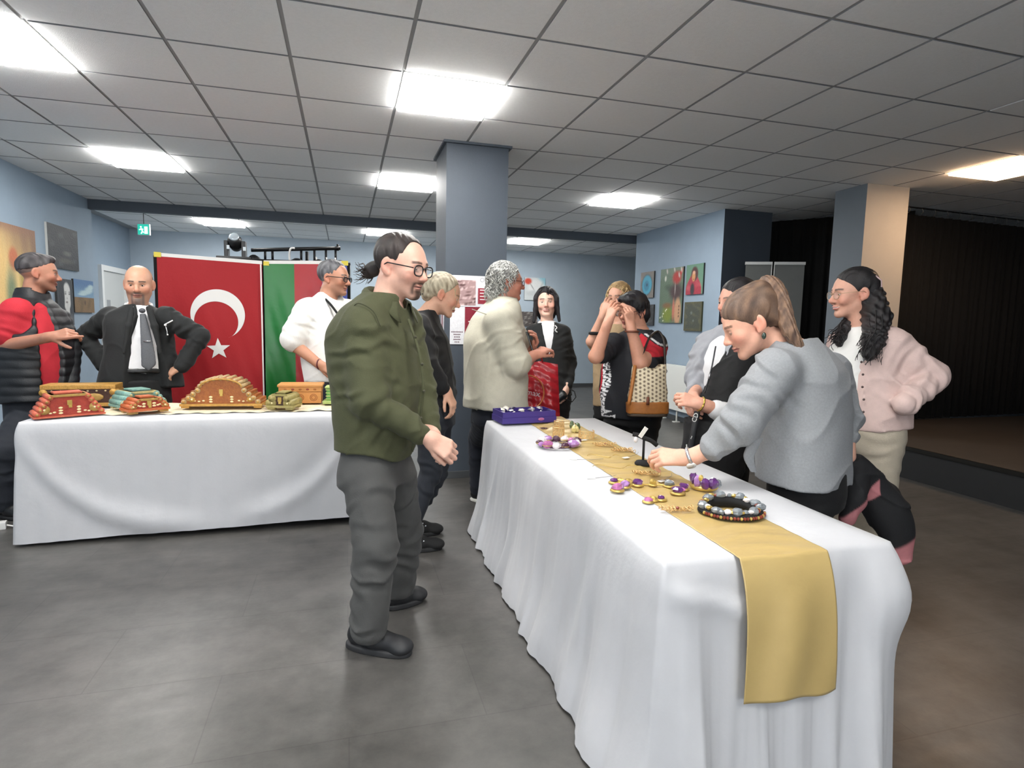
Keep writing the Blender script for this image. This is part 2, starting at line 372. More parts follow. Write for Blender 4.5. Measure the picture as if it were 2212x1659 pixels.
# right table
RX0, RX1, RY0, RY1, RRZ = 0.835, 1.575, 1.315, 3.575, math.radians(-1.2)
folding_table('folding table hidden under the cloth that carries the jewellery', RX0, RX1, RY0, RY1, TH, rz=RRZ)
def rf(side, s, t):
    base = 0.045 * t + 0.012 * t * N1(s * 9, 11 + side)
    if side == 3:   # long left side, facing the aisle: s runs far -> near
        u = s * 2.26
        for c, wd, a, sl in ((0.10, .05, .05, .02), (0.27, .06, .04, .06), (0.45, .05, .045, .10), (0.66, .06, .04, .10), (0.86, .05, .05, .08), (1.12, .07, .05, .14), (1.35, .05, .045, .10), (1.60, .06, .05, .16), (1.86, .05, .05, .12), (2.05, .06, .06, .10)):
            base += 0.55 * a * t ** 1.3 * gau(u + sl * t + 0.03 * math.sin(t * 5 + c * 9), c + 0.12 * t * (c - 1.1) * .3, wd * (0.6 + 0.9 * abs(math.sin(c * 7)))) 
        base += 0.03 * t * gau(t, 1.0, 0.25) 
        return base
    if side == 0:   # near end
        u = s * 0.74
        for c, wd, a, sl in ((0.05, .05, .06, -.05), (0.20, .05, .03, -.10), (0.42, .06, .02, 0.0), (0.55, .03, .035, 0.03), (0.69, .05, .075, 0.05)):
            base += a * t ** 1.1 * gau(u + sl * t, c, wd)
        base += 0.045 * gau(t, 0.22, 0.16) * gau(u, 0.74, 0.08)
        base += 0.018 * gau(t, 0.10 + u * 0.45, 0.035) * smooth(0.0, 0.05, u) * (1 - smooth(0.30, 0.5, u))
        return base
    if side == 1: base += 0.045 * gau(t, 0.22, 0.16) * gau(s, 0.0, 0.06)
    for c in (0.06, 0.2, 0.36, 0.55, 0.75, 0.92): base += 0.04 * t * gau(s, c, 0.03)
    return base
cl2 = drape('tablecloth', 'white cloth with hanging folds on the long jewellery table', RX0, RX1, RY0, RY1, TH, lambda side, s: 0.012, rf, RRZ)
# ------------------------------------------------------------------ satin runner
satin = mat('champagne_satin', '#b89f68', 0.34, noise=0.05, scale=6, sheen=0.0, bump=0.15, bscale=9, aniso=(1, 3, 1))
def rot2(x, y):   # right-table local -> world
    cx, cy = (RX0 + RX1) / 2, (RY0 + RY1) / 2; c, s = math.cos(RRZ), math.sin(RRZ); return cx + x * c - y * s, cy + x * s + y * c
def runner():
    nx, ny = 60, 330; hy = (RY1 - RY0) / 2; L0 = hy + 0.00; drop = 0.385; V = []; F = []
    for j in range(ny + 1):
        u = j / ny * (2 * hy + drop + 0.10) - 0.10     # 0 at far edge
        for i in range(nx + 1):
            v = (i / nx - 0.5) * 0.285
            xx = v + 0.0 + 0.035 * (u / 2.3 - 0.5) * -1.0
            yy = hy - 0.02 - u
            p = np.array([[xx, yy, 0]])
            wr = 0.5 + 0.5 * math.sin(u * 62 + 2.8 * math.sin(v * 15 + u * 4) + 12 * v + 2.2 * math.sin(u * 9))
            amp = 0.0085 * (1 - 0.6 * smooth(1.6, 2.0, u)) * (0.4 + 0.6 * abs(math.sin(u * 3.1 + 1)))
            z = TH + 0.0025 + amp * wr * wr * (0.35 + 0.65 * abs(math.cos(v * 11)))
            if u < 0: z = TH + 0.003; yy = hy - 0.02 - u
            if yy < -hy - 0.026:
                k = (-hy - 0.026) - yy; a = k
                xx2 = xx * (1 + 0.06 * a) + 0.02 * a
                yy = -hy - 0.024 - 0.066 - 0.02 * a - 0.010 * math.sin(v * 22 + 1.5) * min(1, a * 4) - 0.012 * math.sin(v * 40 + a * 9) * a * 1.2 + 0.066 * math.exp(-a * 9)
                z = TH + 0.004 - a + 0.006 * math.sin(v * 30 + 2); xx = xx2
            X, Y = rot2(xx, yy); V.append((X, Y, z))
    for j in range(ny):
        for i in range(nx): a = j * (nx + 1) + i; F.append((a, a + 1, a + nx + 2, a + nx + 1))
    o = pydata('table_runner', V, F, satin); tag(o, 'champagne gold satin runner hanging over the near end of the jewellery table', 'table runner')
    m = o.modifiers.new('s', 'SOLIDIFY'); m.thickness = 0.0015; m.offset = 1
runner()
lacem = mat('cream_lace_runner', '#ddd0b4', 0.8, noise=0.08, scale=30, bump=0.3, bscale=60)
def lace():
    nx, ny = 150, 22; V = []; F = []
    for j in range(ny + 1):
        for i in range(nx + 1):
            x = LX0 + 0.30 + i / nx * (LX1 - LX0 - 0.32); y = 4.10 + j / ny * 0.50 + 0.012 * math.sin(x * 25) * (1 if j in (0, ny) else 0)
            V.append((x, y, TH + 0.003 + 0.004 * max(0, math.sin(x * 23 + y * 9)) * max(0, math.sin(y * 31 + x * 3)) + 0.003 * (1 + math.sin(x * 60)) * (j < 2)))
    for j in range(ny):
        for i in range(nx): a = j * (nx + 1) + i; F.append((a, a + 1, a + nx + 2, a + nx + 1))
    tag(pydata('table_runner', V, F, lacem), 'cream lace runner lying under the ornate chests', 'table runner')
lace()
# ------------------------------------------------------------------ ornate chests on the left table
goldm = mat('gilded_wood', '#b98d45', 0.4, noise=0.2, scale=60, bump=0.3, bscale=120, metal=0.25)
ivory = mat('ivory_inlay', '#e9d9a8', 0.4); brass = mat('brass_fitting', '#d8b765', 0.3, metal=0.6)
def cmat(n, c, c2=None): return mat(n, c, 0.45, noise=0.0 if c2 else 0.15, scale=50, col2=c2, bump=0.2, bscale=110)
def extrude_profile(prof, d0, d1):
    """profile (x,z) extruded along y"""
    n = len(prof); V = [(x, d0, z) for x, z in prof] + [(x, d1, z) for x, z in prof]
    F = [tuple(range(n)), tuple(range(2 * n - 1, n - 1, -1))] + [(i, i + n, (i + 1) % n + n, (i + 1) % n) for i in range(n)]
    return V, F
def roll(x, z, r, d0, d1, seg=12):
    v, f = tube_arrays([(x, d0, z), (x, d1, z)], r, seg); return v, f
def chest(label, loc, rz, w, h, d, n, topw, bodym, rollm, trimm, rr, arch=False, feet=True, medal=None, inl=6, clasp=True):
    t = empty('ornate_chest', loc, rz); tag(t, label, 'chest', 'ornate chests on the left table')
    zb = 0.018 if feet else 0.0; d0, d1 = -d / 2, d / 2
    # stepped body
    if arch:
        prof = [(-w / 2, zb)]
        for k in range(n):
            a = k / n; x = -w / 2 + (w - topw) / 2 * a; z = zb + 0.02 + (h * 0.55) * a; prof += [(x + 0.004, z), (x + 0.004, z + h * 0.55 / n)]
        A = [(-topw / 2 * math.cos(q), zb + 0.02 + h * 0.55 + (h * 0.45 - 0.02 - zb * 0) * math.sin(q)) for q in np.linspace(0, math.pi, 17)]
        prof += A + [(-x, z) for x, z in reversed(prof)]
    else:
        prof = [(-w / 2, zb), (-w / 2 + 0.003, zb + 0.015)] + [(-w / 2 + (w - topw) / 2 * k / n + 0.004, zb + (h - zb) * k / n) for k in range(1, n + 1)]
        prof = prof + [(-x, z) for x, z in reversed(prof)]
    v, f = extrude_profile(prof, d0, d1); body = pydata('body', v, f, bodym, t, smooth=False)
    # rolls up both sides
    for sx in (-1, 1):
        for k in range(n):
            a = (k + 0.5) / n; x = sx * (w / 2 - (w - topw) / 2 * a - rr * 0.35); z = zb + 0.012 + ((h * 0.55 if arch else h - zb - rr) * a)
            v, f = roll(x, z, rr, d0 - 0.008, d1 + 0.008); ro = pydata('moulding', v, f, rollm, t)
            pydata('end_disc', *roll(x, z, rr * 0.45, d0 - 0.012, d0 - 0.008, 8), trimm, ro)
    if arch:
        for q in np.linspace(0.22, math.pi - 0.22, 9):
            x, z = -topw / 2 * math.cos(q), zb + 0.02 + h * 0.55 + (h * 0.45 - 0.02) * math.sin(q)
            pydata('moulding', *roll(x, z - 0.004, rr * 0.8, d0 - 0.006, d1 + 0.006), rollm, t)
        pts = [(-(topw / 2 - .006) * math.cos(q), d0 - 0.004, zb + 0.02 + h * 0.55 + (h * 0.45 - 0.028) * math.sin(q)) for q in np.linspace(0.05, math.pi - .05, 20)]
        tube('arch_band', pts, 0.006, trimm, t, 6)
    else:
        bm = bmesh.new(); add_box(bm, -topw / 2 - 0.004, topw / 2 + 0.004, d0 - 0.008, d1 + 0.008, h - 0.014, h, None, 0.003); bmobj('lid_band', bm, trimm, t)
        bm = bmesh.new(); add_box(bm, -topw / 2 + 0.02, topw / 2 - 0.02, d0 + 0.02, d1 - 0.02, h, h + 0.012, None, 0.004); bmobj('lid_panel', bm, rollm, t)
    bm = bmesh.new(); add_box(bm, -w / 2 - 0.006, w / 2 + 0.006, d0 - 0.012, d1 + 0.012, max(zb - 0.004, 0.001), zb + 0.012, None, 0.003); bmobj('base_band', bm, trimm if arch else rollm, t)
    if feet:
        for sx in (-1, 1):
            for sy in (-1, 1):
                bm = bmesh.new(); add_box(bm, sx * w / 2 - (0.05 if sx > 0 else 0), sx * w / 2 + (0 if sx > 0 else 0.05), sy * (d / 2 - .02) - .02, sy * (d / 2 - .02) + .02, 0, zb - 0.002, None, 0.003); bmobj('foot', bm, trimm, t)
    yf = d0 - 0.001
    if clasp:
        bm = bmesh.new(); add_box(bm, -0.012, 0.012, yf - 0.006, yf, h * 0.52, h * 0.52 + 0.030, None, 0.002); add_box(bm, -0.006, 0.010, yf - 0.010, yf, h * 0.52 - 0.014, h * 0.52, None, 0.001); bmobj('clasp', bm, brass, t)
    for sx in (-1, 1):
        for k in range(inl):
            if k < inl // 2: x, z, s = sx * w * 0.13, zb + 0.025 + 0.016 * k, 0.009
            else: x, z, s = sx * w * (0.22 + 0.055 * (k - inl // 2)), zb + 0.028 + 0.004 * (k % 2), 0.007
            v, f = ball_arrays((x, yf, z), (s * 1.3, 0.005, s * 0.75), 8, 4); pydata('inlay', v, f, ivory, t)
        if medal:
            v, f = tube_arrays([(sx * w * medal[0], yf - 0.006, medal[1]), (sx * w * medal[0], yf + 0.004, medal[1])], medal[2], 16); mo = pydata('medallion', v, f, trimm, t)
            v, f = ball_arrays((sx * w * medal[0], yf - 0.006, medal[1]), (0.007, 0.005, 0.007), 8, 4); pydata('stud', v, f, ivory, mo)
    return t
redm = cmat('red_lacquer', '#8e2a22', '#a8402c'); redroll = cmat('red_moulding', '#b2503a', '#c8664a')
tealroll = cmat('teal_moulding', '#4f8584', '#8fb0a0'); tealm = cmat('pale_green_lacquer', '#8fa184', '#6d9488')
orange = cmat('orange_moulding', '#c3683a', '#a9552f'); brownm = cmat('carved_brown', '#8a4a20', '#a9652c'); silver = cmat('dull_silver_moulding', '#a38a62', '#b79a6a')
darkw = cmat('dark_walnut', '#3c241c', '#4c3024'); olive = cmat('olive_gold_roll', '#8d8149', '#a4955b'); honey = mat('honey_wood', '#c98c4d', 0.5, noise=0.1, scale=14, bump=0.15, bscale=40, aniso=(1, 1, 6))
greenl = cmat('leaf_green', '#4f9a3f', '#6fae52'); paleg = cmat('pale_green_band', '#b5c07c', '#8fae5a')
trimg = cmat('antique_gold_trim', '#9a7a3e', '#b8934c')
TZ = TH + 0.0145
chest('large red chest with stepped red rolls, leftmost on the table', (-1.625, 4.11, TZ - 0.006), math.radians(31), 0.34, 0.135, 0.14, 5, 0.18, redm, redroll, trimg, 0.016, feet=False, medal=(0.36, 0.05, 0.028))
chest('small red chest with orange rolls in front of the green one', (-1.222, 4.15, TZ), math.radians(36), 0.225, 0.092, 0.13, 3, 0.12, redm, orange, trimg, 0.016, medal=(0.40, 0.045, 0.020), inl=4)
chest('pale green chest with teal rolls behind the small red one', (-1.325, 4.36, TZ), math.radians(40), 0.26, 0.115, 0.17, 3, 0.15, tealm, tealroll, cmat('cream_gold_trim', '#c9bf86', '#a9a070'), 0.020, inl=2, medal=(0.42, 0.035, 0.030))
chest('big brown arched chest with a domed lid and carved animals', (-0.792, 4.33, TZ), math.radians(-5), 0.50, 0.185, 0.17, 4, 0.27, brownm, silver, goldm, 0.017, arch=True, inl=6, medal=(0.36, 0.06, 0.020))
chest('small dark chest with olive gold rolls at its corners', (-0.402, 4.19, TZ), math.radians(-16), 0.17, 0.105, 0.15, 2, 0.10, darkw, olive, olive, 0.026, feet=True, medal=(0.30, 0.045, 0.028), inl=0)
# dark red and gold chest at the back
t = empty('ornate_chest', (-1.685, 4.50, TZ), math.radians(2)); tag(t, 'gold banded dark red chest with cylinder ends, behind the large red one', 'chest', 'ornate chests on the left table')
bm = bmesh.new(); add_box(bm, -0.19, 0.19, -0.07, 0.07, 0.006, 0.125, None, 0.004); bmobj('body', bm, darkw, t)
bm = bmesh.new(); add_box(bm, -0.21, 0.21, -0.08, 0.08, 0.115, 0.145, None, 0.005); bmobj('lid_band', bm, goldm, t)
bm = bmesh.new(); add_box(bm, -0.21, 0.21, -0.08, 0.08, 0.0, 0.024, None, 0.005); bmobj('base_band', bm, goldm, t)
for sx in (-1, 1):
    for z in (0.045, 0.095): pydata('moulding', *roll(sx * 0.195, z, 0.022, -0.08, 0.08), goldm, t)
    v, f = ball_arrays((sx * 0.085, -0.071, 0.062), (0.055, 0.006, 0.026), 14, 5); pydata('medallion', v, f, trimg, t)
for k in range(7):
    v, f = ball_arrays((-0.15 + 0.05 * k, -0.071, 0.104), (0.007, 0.005, 0.006), 8, 4); pydata('inlay', v, f, ivory, t)
# honey wood box
t = empty('wooden_box', (-0.312, 4.50, TZ), math.radians(-2)); tag(t, 'plain honey coloured wooden box with carved panels and flat lid', 'box')
bm = bmesh.new(); add_box(bm, -0.142, 0.142, -0.085, 0.085, 0.0, 0.082, None, 0.004); bmobj('body', bm, honey, t)
bm = bmesh.new(); add_box(bm, -0.146, 0.146, -0.089, 0.089, 0.084, 0.118, None, 0.004); lidb = bmobj('lid', bm, honey, t)
bm = bmesh.new(); add_box(bm, -0.154, 0.154, -0.096, 0.096, 0.118, 0.136, None, 0.006); bmobj('lid_slab', bm, honey, lidb)
cv = mat('carved_tan', '#a3642f', 0.6)
for x in (-0.09, 0.0, 0.09):
    bm = bmesh.new(); add_box(bm, x - 0.038, x + 0.038, -0.088, -0.084, 0.010, 0.074, None, 0.002); pn = bmobj('carved_panel', bm, honey, t)
    V, F = merge([tube_arrays([(x + r * math.cos(a), -0.089, 0.042 + r * math.sin(a)) for a in np.linspace(0, 6.283, 17)], 0.0028, 5, False) for r in (0.024, 0.014)]); pydata('rosette', V, F, cv, pn)
for k in range(5):
    v, f = ball_arrays((-0.1 + 0.05 * k, -0.090, 0.101), (0.011, 0.003, 0.007), 8, 4); pydata('inlay', v, f, mat('red_inlay', '#8c3b2a', 0.5) if k % 2 else cv, lidb)
# little green box at the table end
t = empty('ornate_chest', (-0.055, 4.42, TZ), math.radians(-5)); tag(t, 'small green stepped chest half hidden behind the green shirted man', 'chest', 'ornate chests on the left table')
bm = bmesh.new(); add_box(bm, -0.075, 0.075, -0.06, 0.06, 0.024, 0.115, None, 0.004); bmobj('body', bm, greenl, t)
for z in (0.03, 0.052, 0.075, 0.098): bm = bmesh.new(); add_box(bm, -0.08, 0.08, -0.065, 0.065, z, z + 0.008, None, 0.002); bmobj('moulding', bm, paleg, t)
bm = bmesh.new(); add_box(bm, -0.10, 0.10, -0.08, 0.08, 0.0, 0.024, None, 0.006); bmobj('base_band', bm, paleg, t)
bm = bmesh.new(); add_box(bm, -0.085, 0.085, -0.07, 0.07, 0.112, 0.124, None, 0.004); bmobj('lid_band', bm, paleg, t)
# ------------------------------------------------------------------ pictures, posters
AX = {'left': ((0, 1, 0), (1, 0, 0)), 'right': ((0, -1, 0), (-1, 0, 0)), 'back': ((1, 0, 0), (0, -1, 0))}
printm = mat('painted_canvas', rough=0.55, attr=True, noise=0.06, scale=40, bump=0.25, bscale=50)
edgem = mat('canvas_edge', '#2c2c2c', 0.7); edgew = mat('canvas_edge_white', '#c9c9c5', 0.7)
def picture(name, label, cat, side, c, w_, h_, fn, th=0.022, edge=None, group=None, n=(44, 54)):
    u, nrm = [np.array(a, float) for a in AX[side]]; c = np.array(c, float) + nrm * 0.0015; z = np.array([0, 0, 1.0])
    t = empty(name, tuple(c)); tag(t, label, cat, group)
    U, Vv = np.meshgrid(np.linspace(0, 1, n[0]), np.linspace(0, 1, n[1]))
    P = ((U.ravel() - .5) * w_)[:, None] * u + ((Vv.ravel() - .5) * h_)[:, None] * z + nrm * (th + 0.001)
    F = [(j * n[0] + i, j * n[0] + i + 1, (j + 1) * n[0] + i + 1, (j + 1) * n[0] + i) for j in range(n[1] - 1) for i in range(n[0] - 1)]
    pydata('painted_face' if th > 0.01 else 'printed_face', P, F, printm, t, cols=fn(U.ravel(), Vv.ravel()))
    a = u * w_ / 2; b = nrm * th; V = [s1 * a + s2 * z * h_ / 2 + s3 * b for s1 in (-1, 1) for s2 in (-1, 1) for s3 in (0, 1)]
    bm = bmesh.new(); vs = [bm.verts.new(tuple(v)) for v in V]
    for f in ((0, 1, 3, 2), (4, 6, 7, 5), (0, 4, 5, 1), (2, 3, 7, 6), (0, 2, 6, 4), (1, 5, 7, 3)): bm.faces.new([vs[i] for i in f])
    bmobj('canvas_block' if th > 0.01 else 'paper', bm, edge or edgem, t)
    return t
def base(U, c): return np.tile(srgb(*c), (len(U), 1))
def blob(c, U, V, cu, cv_, ru, rv, col, soft=0.3, k=1.0, ang=0):
    du, dv = U - cu, V - cv_
    if ang: ca, sa = math.cos(ang), math.sin(ang); du, dv = du * ca + dv * sa, -du * sa + dv * ca
    d = np.sqrt((du / ru) ** 2 + (dv / rv) ** 2); return mixc(c, srgb(*col), k * (1 - smooth(1 - soft, 1 + soft, d)))
def nz2(U, V, s, seed): return snoise(np.stack([U, V, U * 0 + seed], 1), s, seed)
def p_yellow(U, V):
    c = base(U, (205, 172, 112)); n = nz2(U * 3, V * .6, 9, 1)
    c = mixc(c, srgb(232, 205, 140), smooth(-.2, .9, n) * .8); c = mixc(c, srgb(120, 88, 72), smooth(.35, 1.3, U + V - .45 + .15 * n) * .9)
    c = mixc(c, srgb(140, 100, 78), smooth(.86, 1, V) * .8); c = blob(c, U, V, .52, .62, .09, .13, (176, 98, 62)); c = blob(c, U, V, .45, .2, .1, .3, (110, 122, 92), .6)
    return blob(c, U, V, .68, .34, .06, .3, (150, 130, 60), .6, .7)
def p_dark(U, V):
    c = base(U, (46, 47, 50)); n = nz2(U, V, 16, 2); c = mixc(c, srgb(84, 86, 90), smooth(.1, 1.2, n) * .6)
    c = blob(c, U, V, .6, .38, .12, .05, (110, 108, 104), .7, .7); return blob(c, U, V, .55, .2, .22, .06, (96, 92, 86), .8, .6)
def p_portrait(U, V):
    c = base(U, (52, 54, 58)); c = mixc(c, srgb(92, 96, 102), smooth(.1, 1.1, nz2(U, V * .5, 14, 3)) * .5)
    c = blob(c, U, V, .60, .62, .26, .30, (206, 206, 204), .12); c = blob(c, U, V, .62, .30, .12, .22, (196, 196, 194), .2)
    c = blob(c, U, V, .28, .62, .17, .42, (42, 42, 46), .2); c = blob(c, U, V, .93, .62, .12, .4, (58, 60, 64), .3)
    for e in (.52, .76): c = blob(c, U, V, e, .68, .055, .016, (40, 40, 44), .5); c = blob(c, U, V, e, .725, .07, .010, (70, 70, 72), .5)
    c = blob(c, U, V, .60, .585, .03, .02, (150, 150, 150), .6); c = blob(c, U, V, .58, .50, .07, .022, (120, 112, 112), .4)
    return blob(c, U, V, .82, .10, .2, .14, (86, 88, 92), .4)
def p_land(U, V):
    n = nz2(U, V, 15, 4); c = base(U, (84, 118, 160)); c = mixc(c, srgb(128, 160, 182), smooth(.9, .5, V) * .7)
    for a in ((.75, .70, .2, .09), (.55, .62, .25, .06), (.85, .80, .14, .07), (.4, .56, .2, .04)): c = blob(c, U, V, *a, (182, 204, 206), .5, .9)
    g = mixc(base(U, (126, 100, 66)), srgb(98, 78, 52), smooth(-.3, .8, n) * .6); c = mixc(c, g, smooth(.475, .455, V)); 
    return blob(c, U, V, .52, .3, .03, .07, (72, 52, 40), .5)
picture('painting', 'large golden painting with an orange figure, cut by the left edge', 'painting', 'left', (XL, 6.93, 1.76), 0.94, 0.86, p_yellow, group='paintings on the left wall')
picture('painting', 'almost black painting hung high on the left wall', 'painting', 'left', (XL, 8.05, 2.09), 0.76, 0.48, p_dark, edge=edgew, group='paintings on the left wall')
picture('painting', 'black and white portrait of a long haired face, low on the left wall', 'painting', 'left', (XL, 8.02, 1.47), 0.40, 0.53, p_portrait, group='paintings on the left wall')
picture('painting', 'small landscape with blue sky and brown field near the door', 'painting', 'left', (XL, 8.54, 1.555), 0.57, 0.40, p_land, group='paintings on the left wall')
def p_eye(U, V):
    c = base(U, (122, 116, 110)); c = mixc(c, srgb(160, 144, 128), smooth(0, 1, nz2(U, V, 12, 5)) * .6)
    c = blob(c, U, V, .5, .5, .40, .40, (60, 84, 94), .15); c = blob(c, U, V, .5, .5, .36, .36, (66, 160, 190), .12); c = blob(c, U, V, .47, .47, .2, .2, (36, 100, 132), .3, .6)
    return blob(c, U, V, .5, .5, .06, .06, (24, 70, 96), .5)
def p_big(U, V):
    c = base(U, (92, 112, 92)); c = mixc(c, srgb(54, 70, 58), smooth(0, 1, nz2(U, V * 2, 12, 6)) * .8); c = mixc(c, srgb(112, 128, 112), smooth(.72, .95, V) * .6)
    c = blob(c, U, V, .72, .56, .26, .16, (66, 44, 46), .5); c = blob(c, U, V, .74, .82, .18, .11, (166, 46, 40), .4); c = blob(c, U, V, .9, .9, .1, .04, (176, 52, 44), .5, ang=.6)
    c = blob(c, U, V, .38, .16, .22, .16, (118, 132, 46), .5); c = blob(c, U, V, .35, .32, .2, .05, (128, 72, 40), .5, .7); c = blob(c, U, V, .82, .2, .14, .24, (190, 146, 112), .25)
    c = blob(c, U, V, .64, .24, .05, .18, (186, 110, 90), .5)
    for k in range(4): c = blob(c, U, V, .88, .12 + .06 * k, .022, .022, (60, 40, 30), .3)
    for a, b in ((.30, .95), (.62, .97), (.92, .95), (.83, .86)): c = blob(c, U, V, a, b, .025, .05, (196, 188, 180), .5, ang=.5)
    c = blob(c, U, V, .24, .82, .04, .05, (198, 200, 188), .3); c = blob(c, U, V, .68, .62, .015, .1, (176, 166, 160), .6)
    for a, b in ((.06, .1), (.16, .12), (.2, .17), (.3, .22), (.2, .04), (.34, .25)): c = blob(c, U, V, a, b, .022, .013, (240, 238, 214), .3)
    return c
def p_shawl(U, V):
    c = base(U, (96, 134, 112)); n = nz2(U, V, 14, 7)
    k = 1 - smooth(-.03, .03, np.abs(U - .46) - (.46 - .42 * smooth(.15, .92, V))); k = k * (V < .9)
    c = mixc(c, srgb(158, 44, 62), k); c = mixc(c, srgb(196, 92, 100), k * smooth(0, .9, n) * .6)
    c = blob(c, U, V, .50, .68, .2, .24, (74, 40, 40), .2); c = blob(c, U, V, .45, .60, .10, .17, (196, 140, 92), .2); c = blob(c, U, V, .46, .72, .08, .06, (204, 156, 130), .3)
    c = blob(c, U, V, .40, .16, .12, .22, (44, 42, 48), .3); return blob(c, U, V, .46, .5, .03, .015, (120, 50, 46), .4)
def p_moss(U, V):
    c = base(U, (66, 70, 60)); c = mixc(c, srgb(96, 94, 70), smooth(.1, 1, nz2(U, V, 17, 8)) * .6); c = mixc(c, srgb(90, 84, 50), smooth(.7, 1.05, np.maximum(np.abs(U - .5), np.abs(V - .5)) * 2) * .7)
    c = blob(c, U, V, .42, .62, .05, .05, (110, 116, 112), .6); return blob(c, U, V, .55, .35, .04, .04, (110, 116, 112), .6)
G = 'paintings on the right wall'
picture('painting', 'small painting of a blue agate-like oval on the right wall', 'painting', 'right', (XR, 8.27, 1.965), 0.41, 0.40, p_eye, group=G)
picture('painting', 'tall green painting with red blossom and brown tree', 'painting', 'right', (XR, 7.56, 1.775), 0.61, 0.78, p_big, group=G)
picture('painting', 'painting of a veiled woman in a red shawl', 'painting', 'right', (XR, 6.98, 1.97), 0.40, 0.40, p_shawl, group=G)
picture('painting', 'mossy dark green painting below the woman in red', 'painting', 'right', (XR, 6.98, 1.475), 0.41, 0.39, p_moss, edge=mat('moss_edge', '#43452f', .8), group=G)
picture('painting', 'small dark painting half hidden behind the black haired woman', 'painting', 'right', (XR, 8.20, 1.50), 0.34, 0.32, p_dark, group=G)
def p_flower(U, V):
    c = base(U, (206, 212, 214)); c = blob(c, U, V, .9, .9, .25, .3, (150, 200, 214), .5); c = blob(c, U, V, .55, .55, .4, .4, (228, 230, 230), .3); c = blob(c, U, V, .4, .3, .3, .12, (186, 192, 194), .6, .7)
    c = blob(c, U, V, .17, .83, .17, .14, (206, 74, 52), .35); c = blob(c, U, V, .36, .6, .02, .2, (150, 150, 150), .6, ang=.6); return blob(c, U, V, .75, .5, .05, .3, (170, 178, 180), .7, .6, ang=-.4)
G = 'paintings on the back wall'
picture('painting', 'white painting with a red poppy on the back wall', 'painting', 'back', (3.77, YB, 2.04), 0.45, 0.46, p_flower, group=G)
picture('painting', 'small olive green painting behind the grey haired man', 'painting', 'back', (3.20, YB, 1.75), 0.36, 0.32, p_moss, group=G)
def p_stone(U, V): c = base(U, (84, 78, 76)); c = mixc(c, srgb(150, 146, 142), smooth(.2, .9, nz2(U, V, 40, 9))); return blob(c, U, V, .12, .5, .06, .12, (170, 160, 60), .5)
picture('painting', 'wide dark speckled painting beside the smiling woman', 'painting', 'back', (3.58, YB, 1.42), 0.52, 0.30, p_stone, group=G)
# posters on the centre pillar
paperm = mat('white_paper', '#e6e6e8', 0.6)
def p_up(U, V):
    c = base(U, (226, 227, 232)); k = ((U > .06) & (U < .56) & (V > .05) & (V < .86)).astype(float); im = base(U, (170, 140, 140)); im = mixc(im, srgb(96, 66, 66), smooth(.1, .8, nz2(U * 2, V * 2, 16, 10))); im = mixc(im, srgb(222, 196, 196), smooth(.2, .9, nz2(U * 2, V * 2, 22, 11)) * .8)
    c = mixc(c, im, k); k = ((U > .62) & (U < .97) & (V > .1) & (V < .62)).astype(float); return mixc(c, srgb(150, 44, 60), k)
def p_low(U, V):
    c = base(U, (228, 228, 232)); k = ((U > .42) & (U < .97)).astype(float); return mixc(c, srgb(138, 32, 52), k)
def p_side(U, V): c = base(U, (224, 225, 230)); k = ((U > .2) & (U < .8) & (V > .1) & (V < .9)).astype(float); return mixc(c, srgb(150, 110, 116), k)
t = picture('poster', 'white poster with a sepia crowd photograph at the top of the centre pillar', 'poster', 'back', (1.03, 4.868, 1.595), 0.38, 0.26, p_up, 0.002, paperm, 'posters on the centre pillar')
tm = mat('poster_pale_print', '#e6d9da', 0.6); td = mat('poster_grey_print', '#5c3f4a', 0.6); RX = Matrix.Rotation(math.pi / 2, 4, 'X')
for k in range(4):
    bm = bmesh.new(); add_box(bm, 0.062, 0.155, -0.004, -0.003, 0.01 - k * 0.026, 0.018 - k * 0.026); bmobj('printed_line', bm, tm, t)
ring = [(0.03 + 0.016 * math.cos(a) + .05, -0.004, 0.098 + 0.016 * math.sin(a)) for a in np.linspace(0, 6.283, 20)]; tube('printed_ring', ring, 0.0015, mat('poster_ring', '#7a7a84', .6), t, 5)
t = picture('poster', 'white and dark red poster lower on the centre pillar', 'poster', 'back', (0.985, 4.868, 1.31), 0.29, 0.315, p_low, 0.002, paperm, 'posters on the centre pillar')
for k, hw in enumerate((.050, .030, .026, .030, .022)):
    bm = bmesh.new()
    for j in range(int(hw / .006)): x = -0.085 - hw + (2 * hw) * (j + .5) / int(hw / .006); add_box(bm, x - .0042, x + .0042, -0.0035, -0.003, -0.060 - k * 0.021, -0.050 - k * 0.021)
    bmobj('printed_line', bm, td, t)
for k in range(5):
    bm = bmesh.new(); add_box(bm, 0.01, 0.075 - 0.01 * (k % 3), -0.004, -0.003, 0.03 - k * 0.032, 0.038 - k * 0.032); bmobj('printed_line', bm, tm, t)
picture('poster', 'narrow poster on the shaded side of the centre pillar', 'poster', 'right', (0.799, 4.99, 1.33), 0.16, 0.29, p_side, 0.002, paperm, 'posters on the centre pillar')
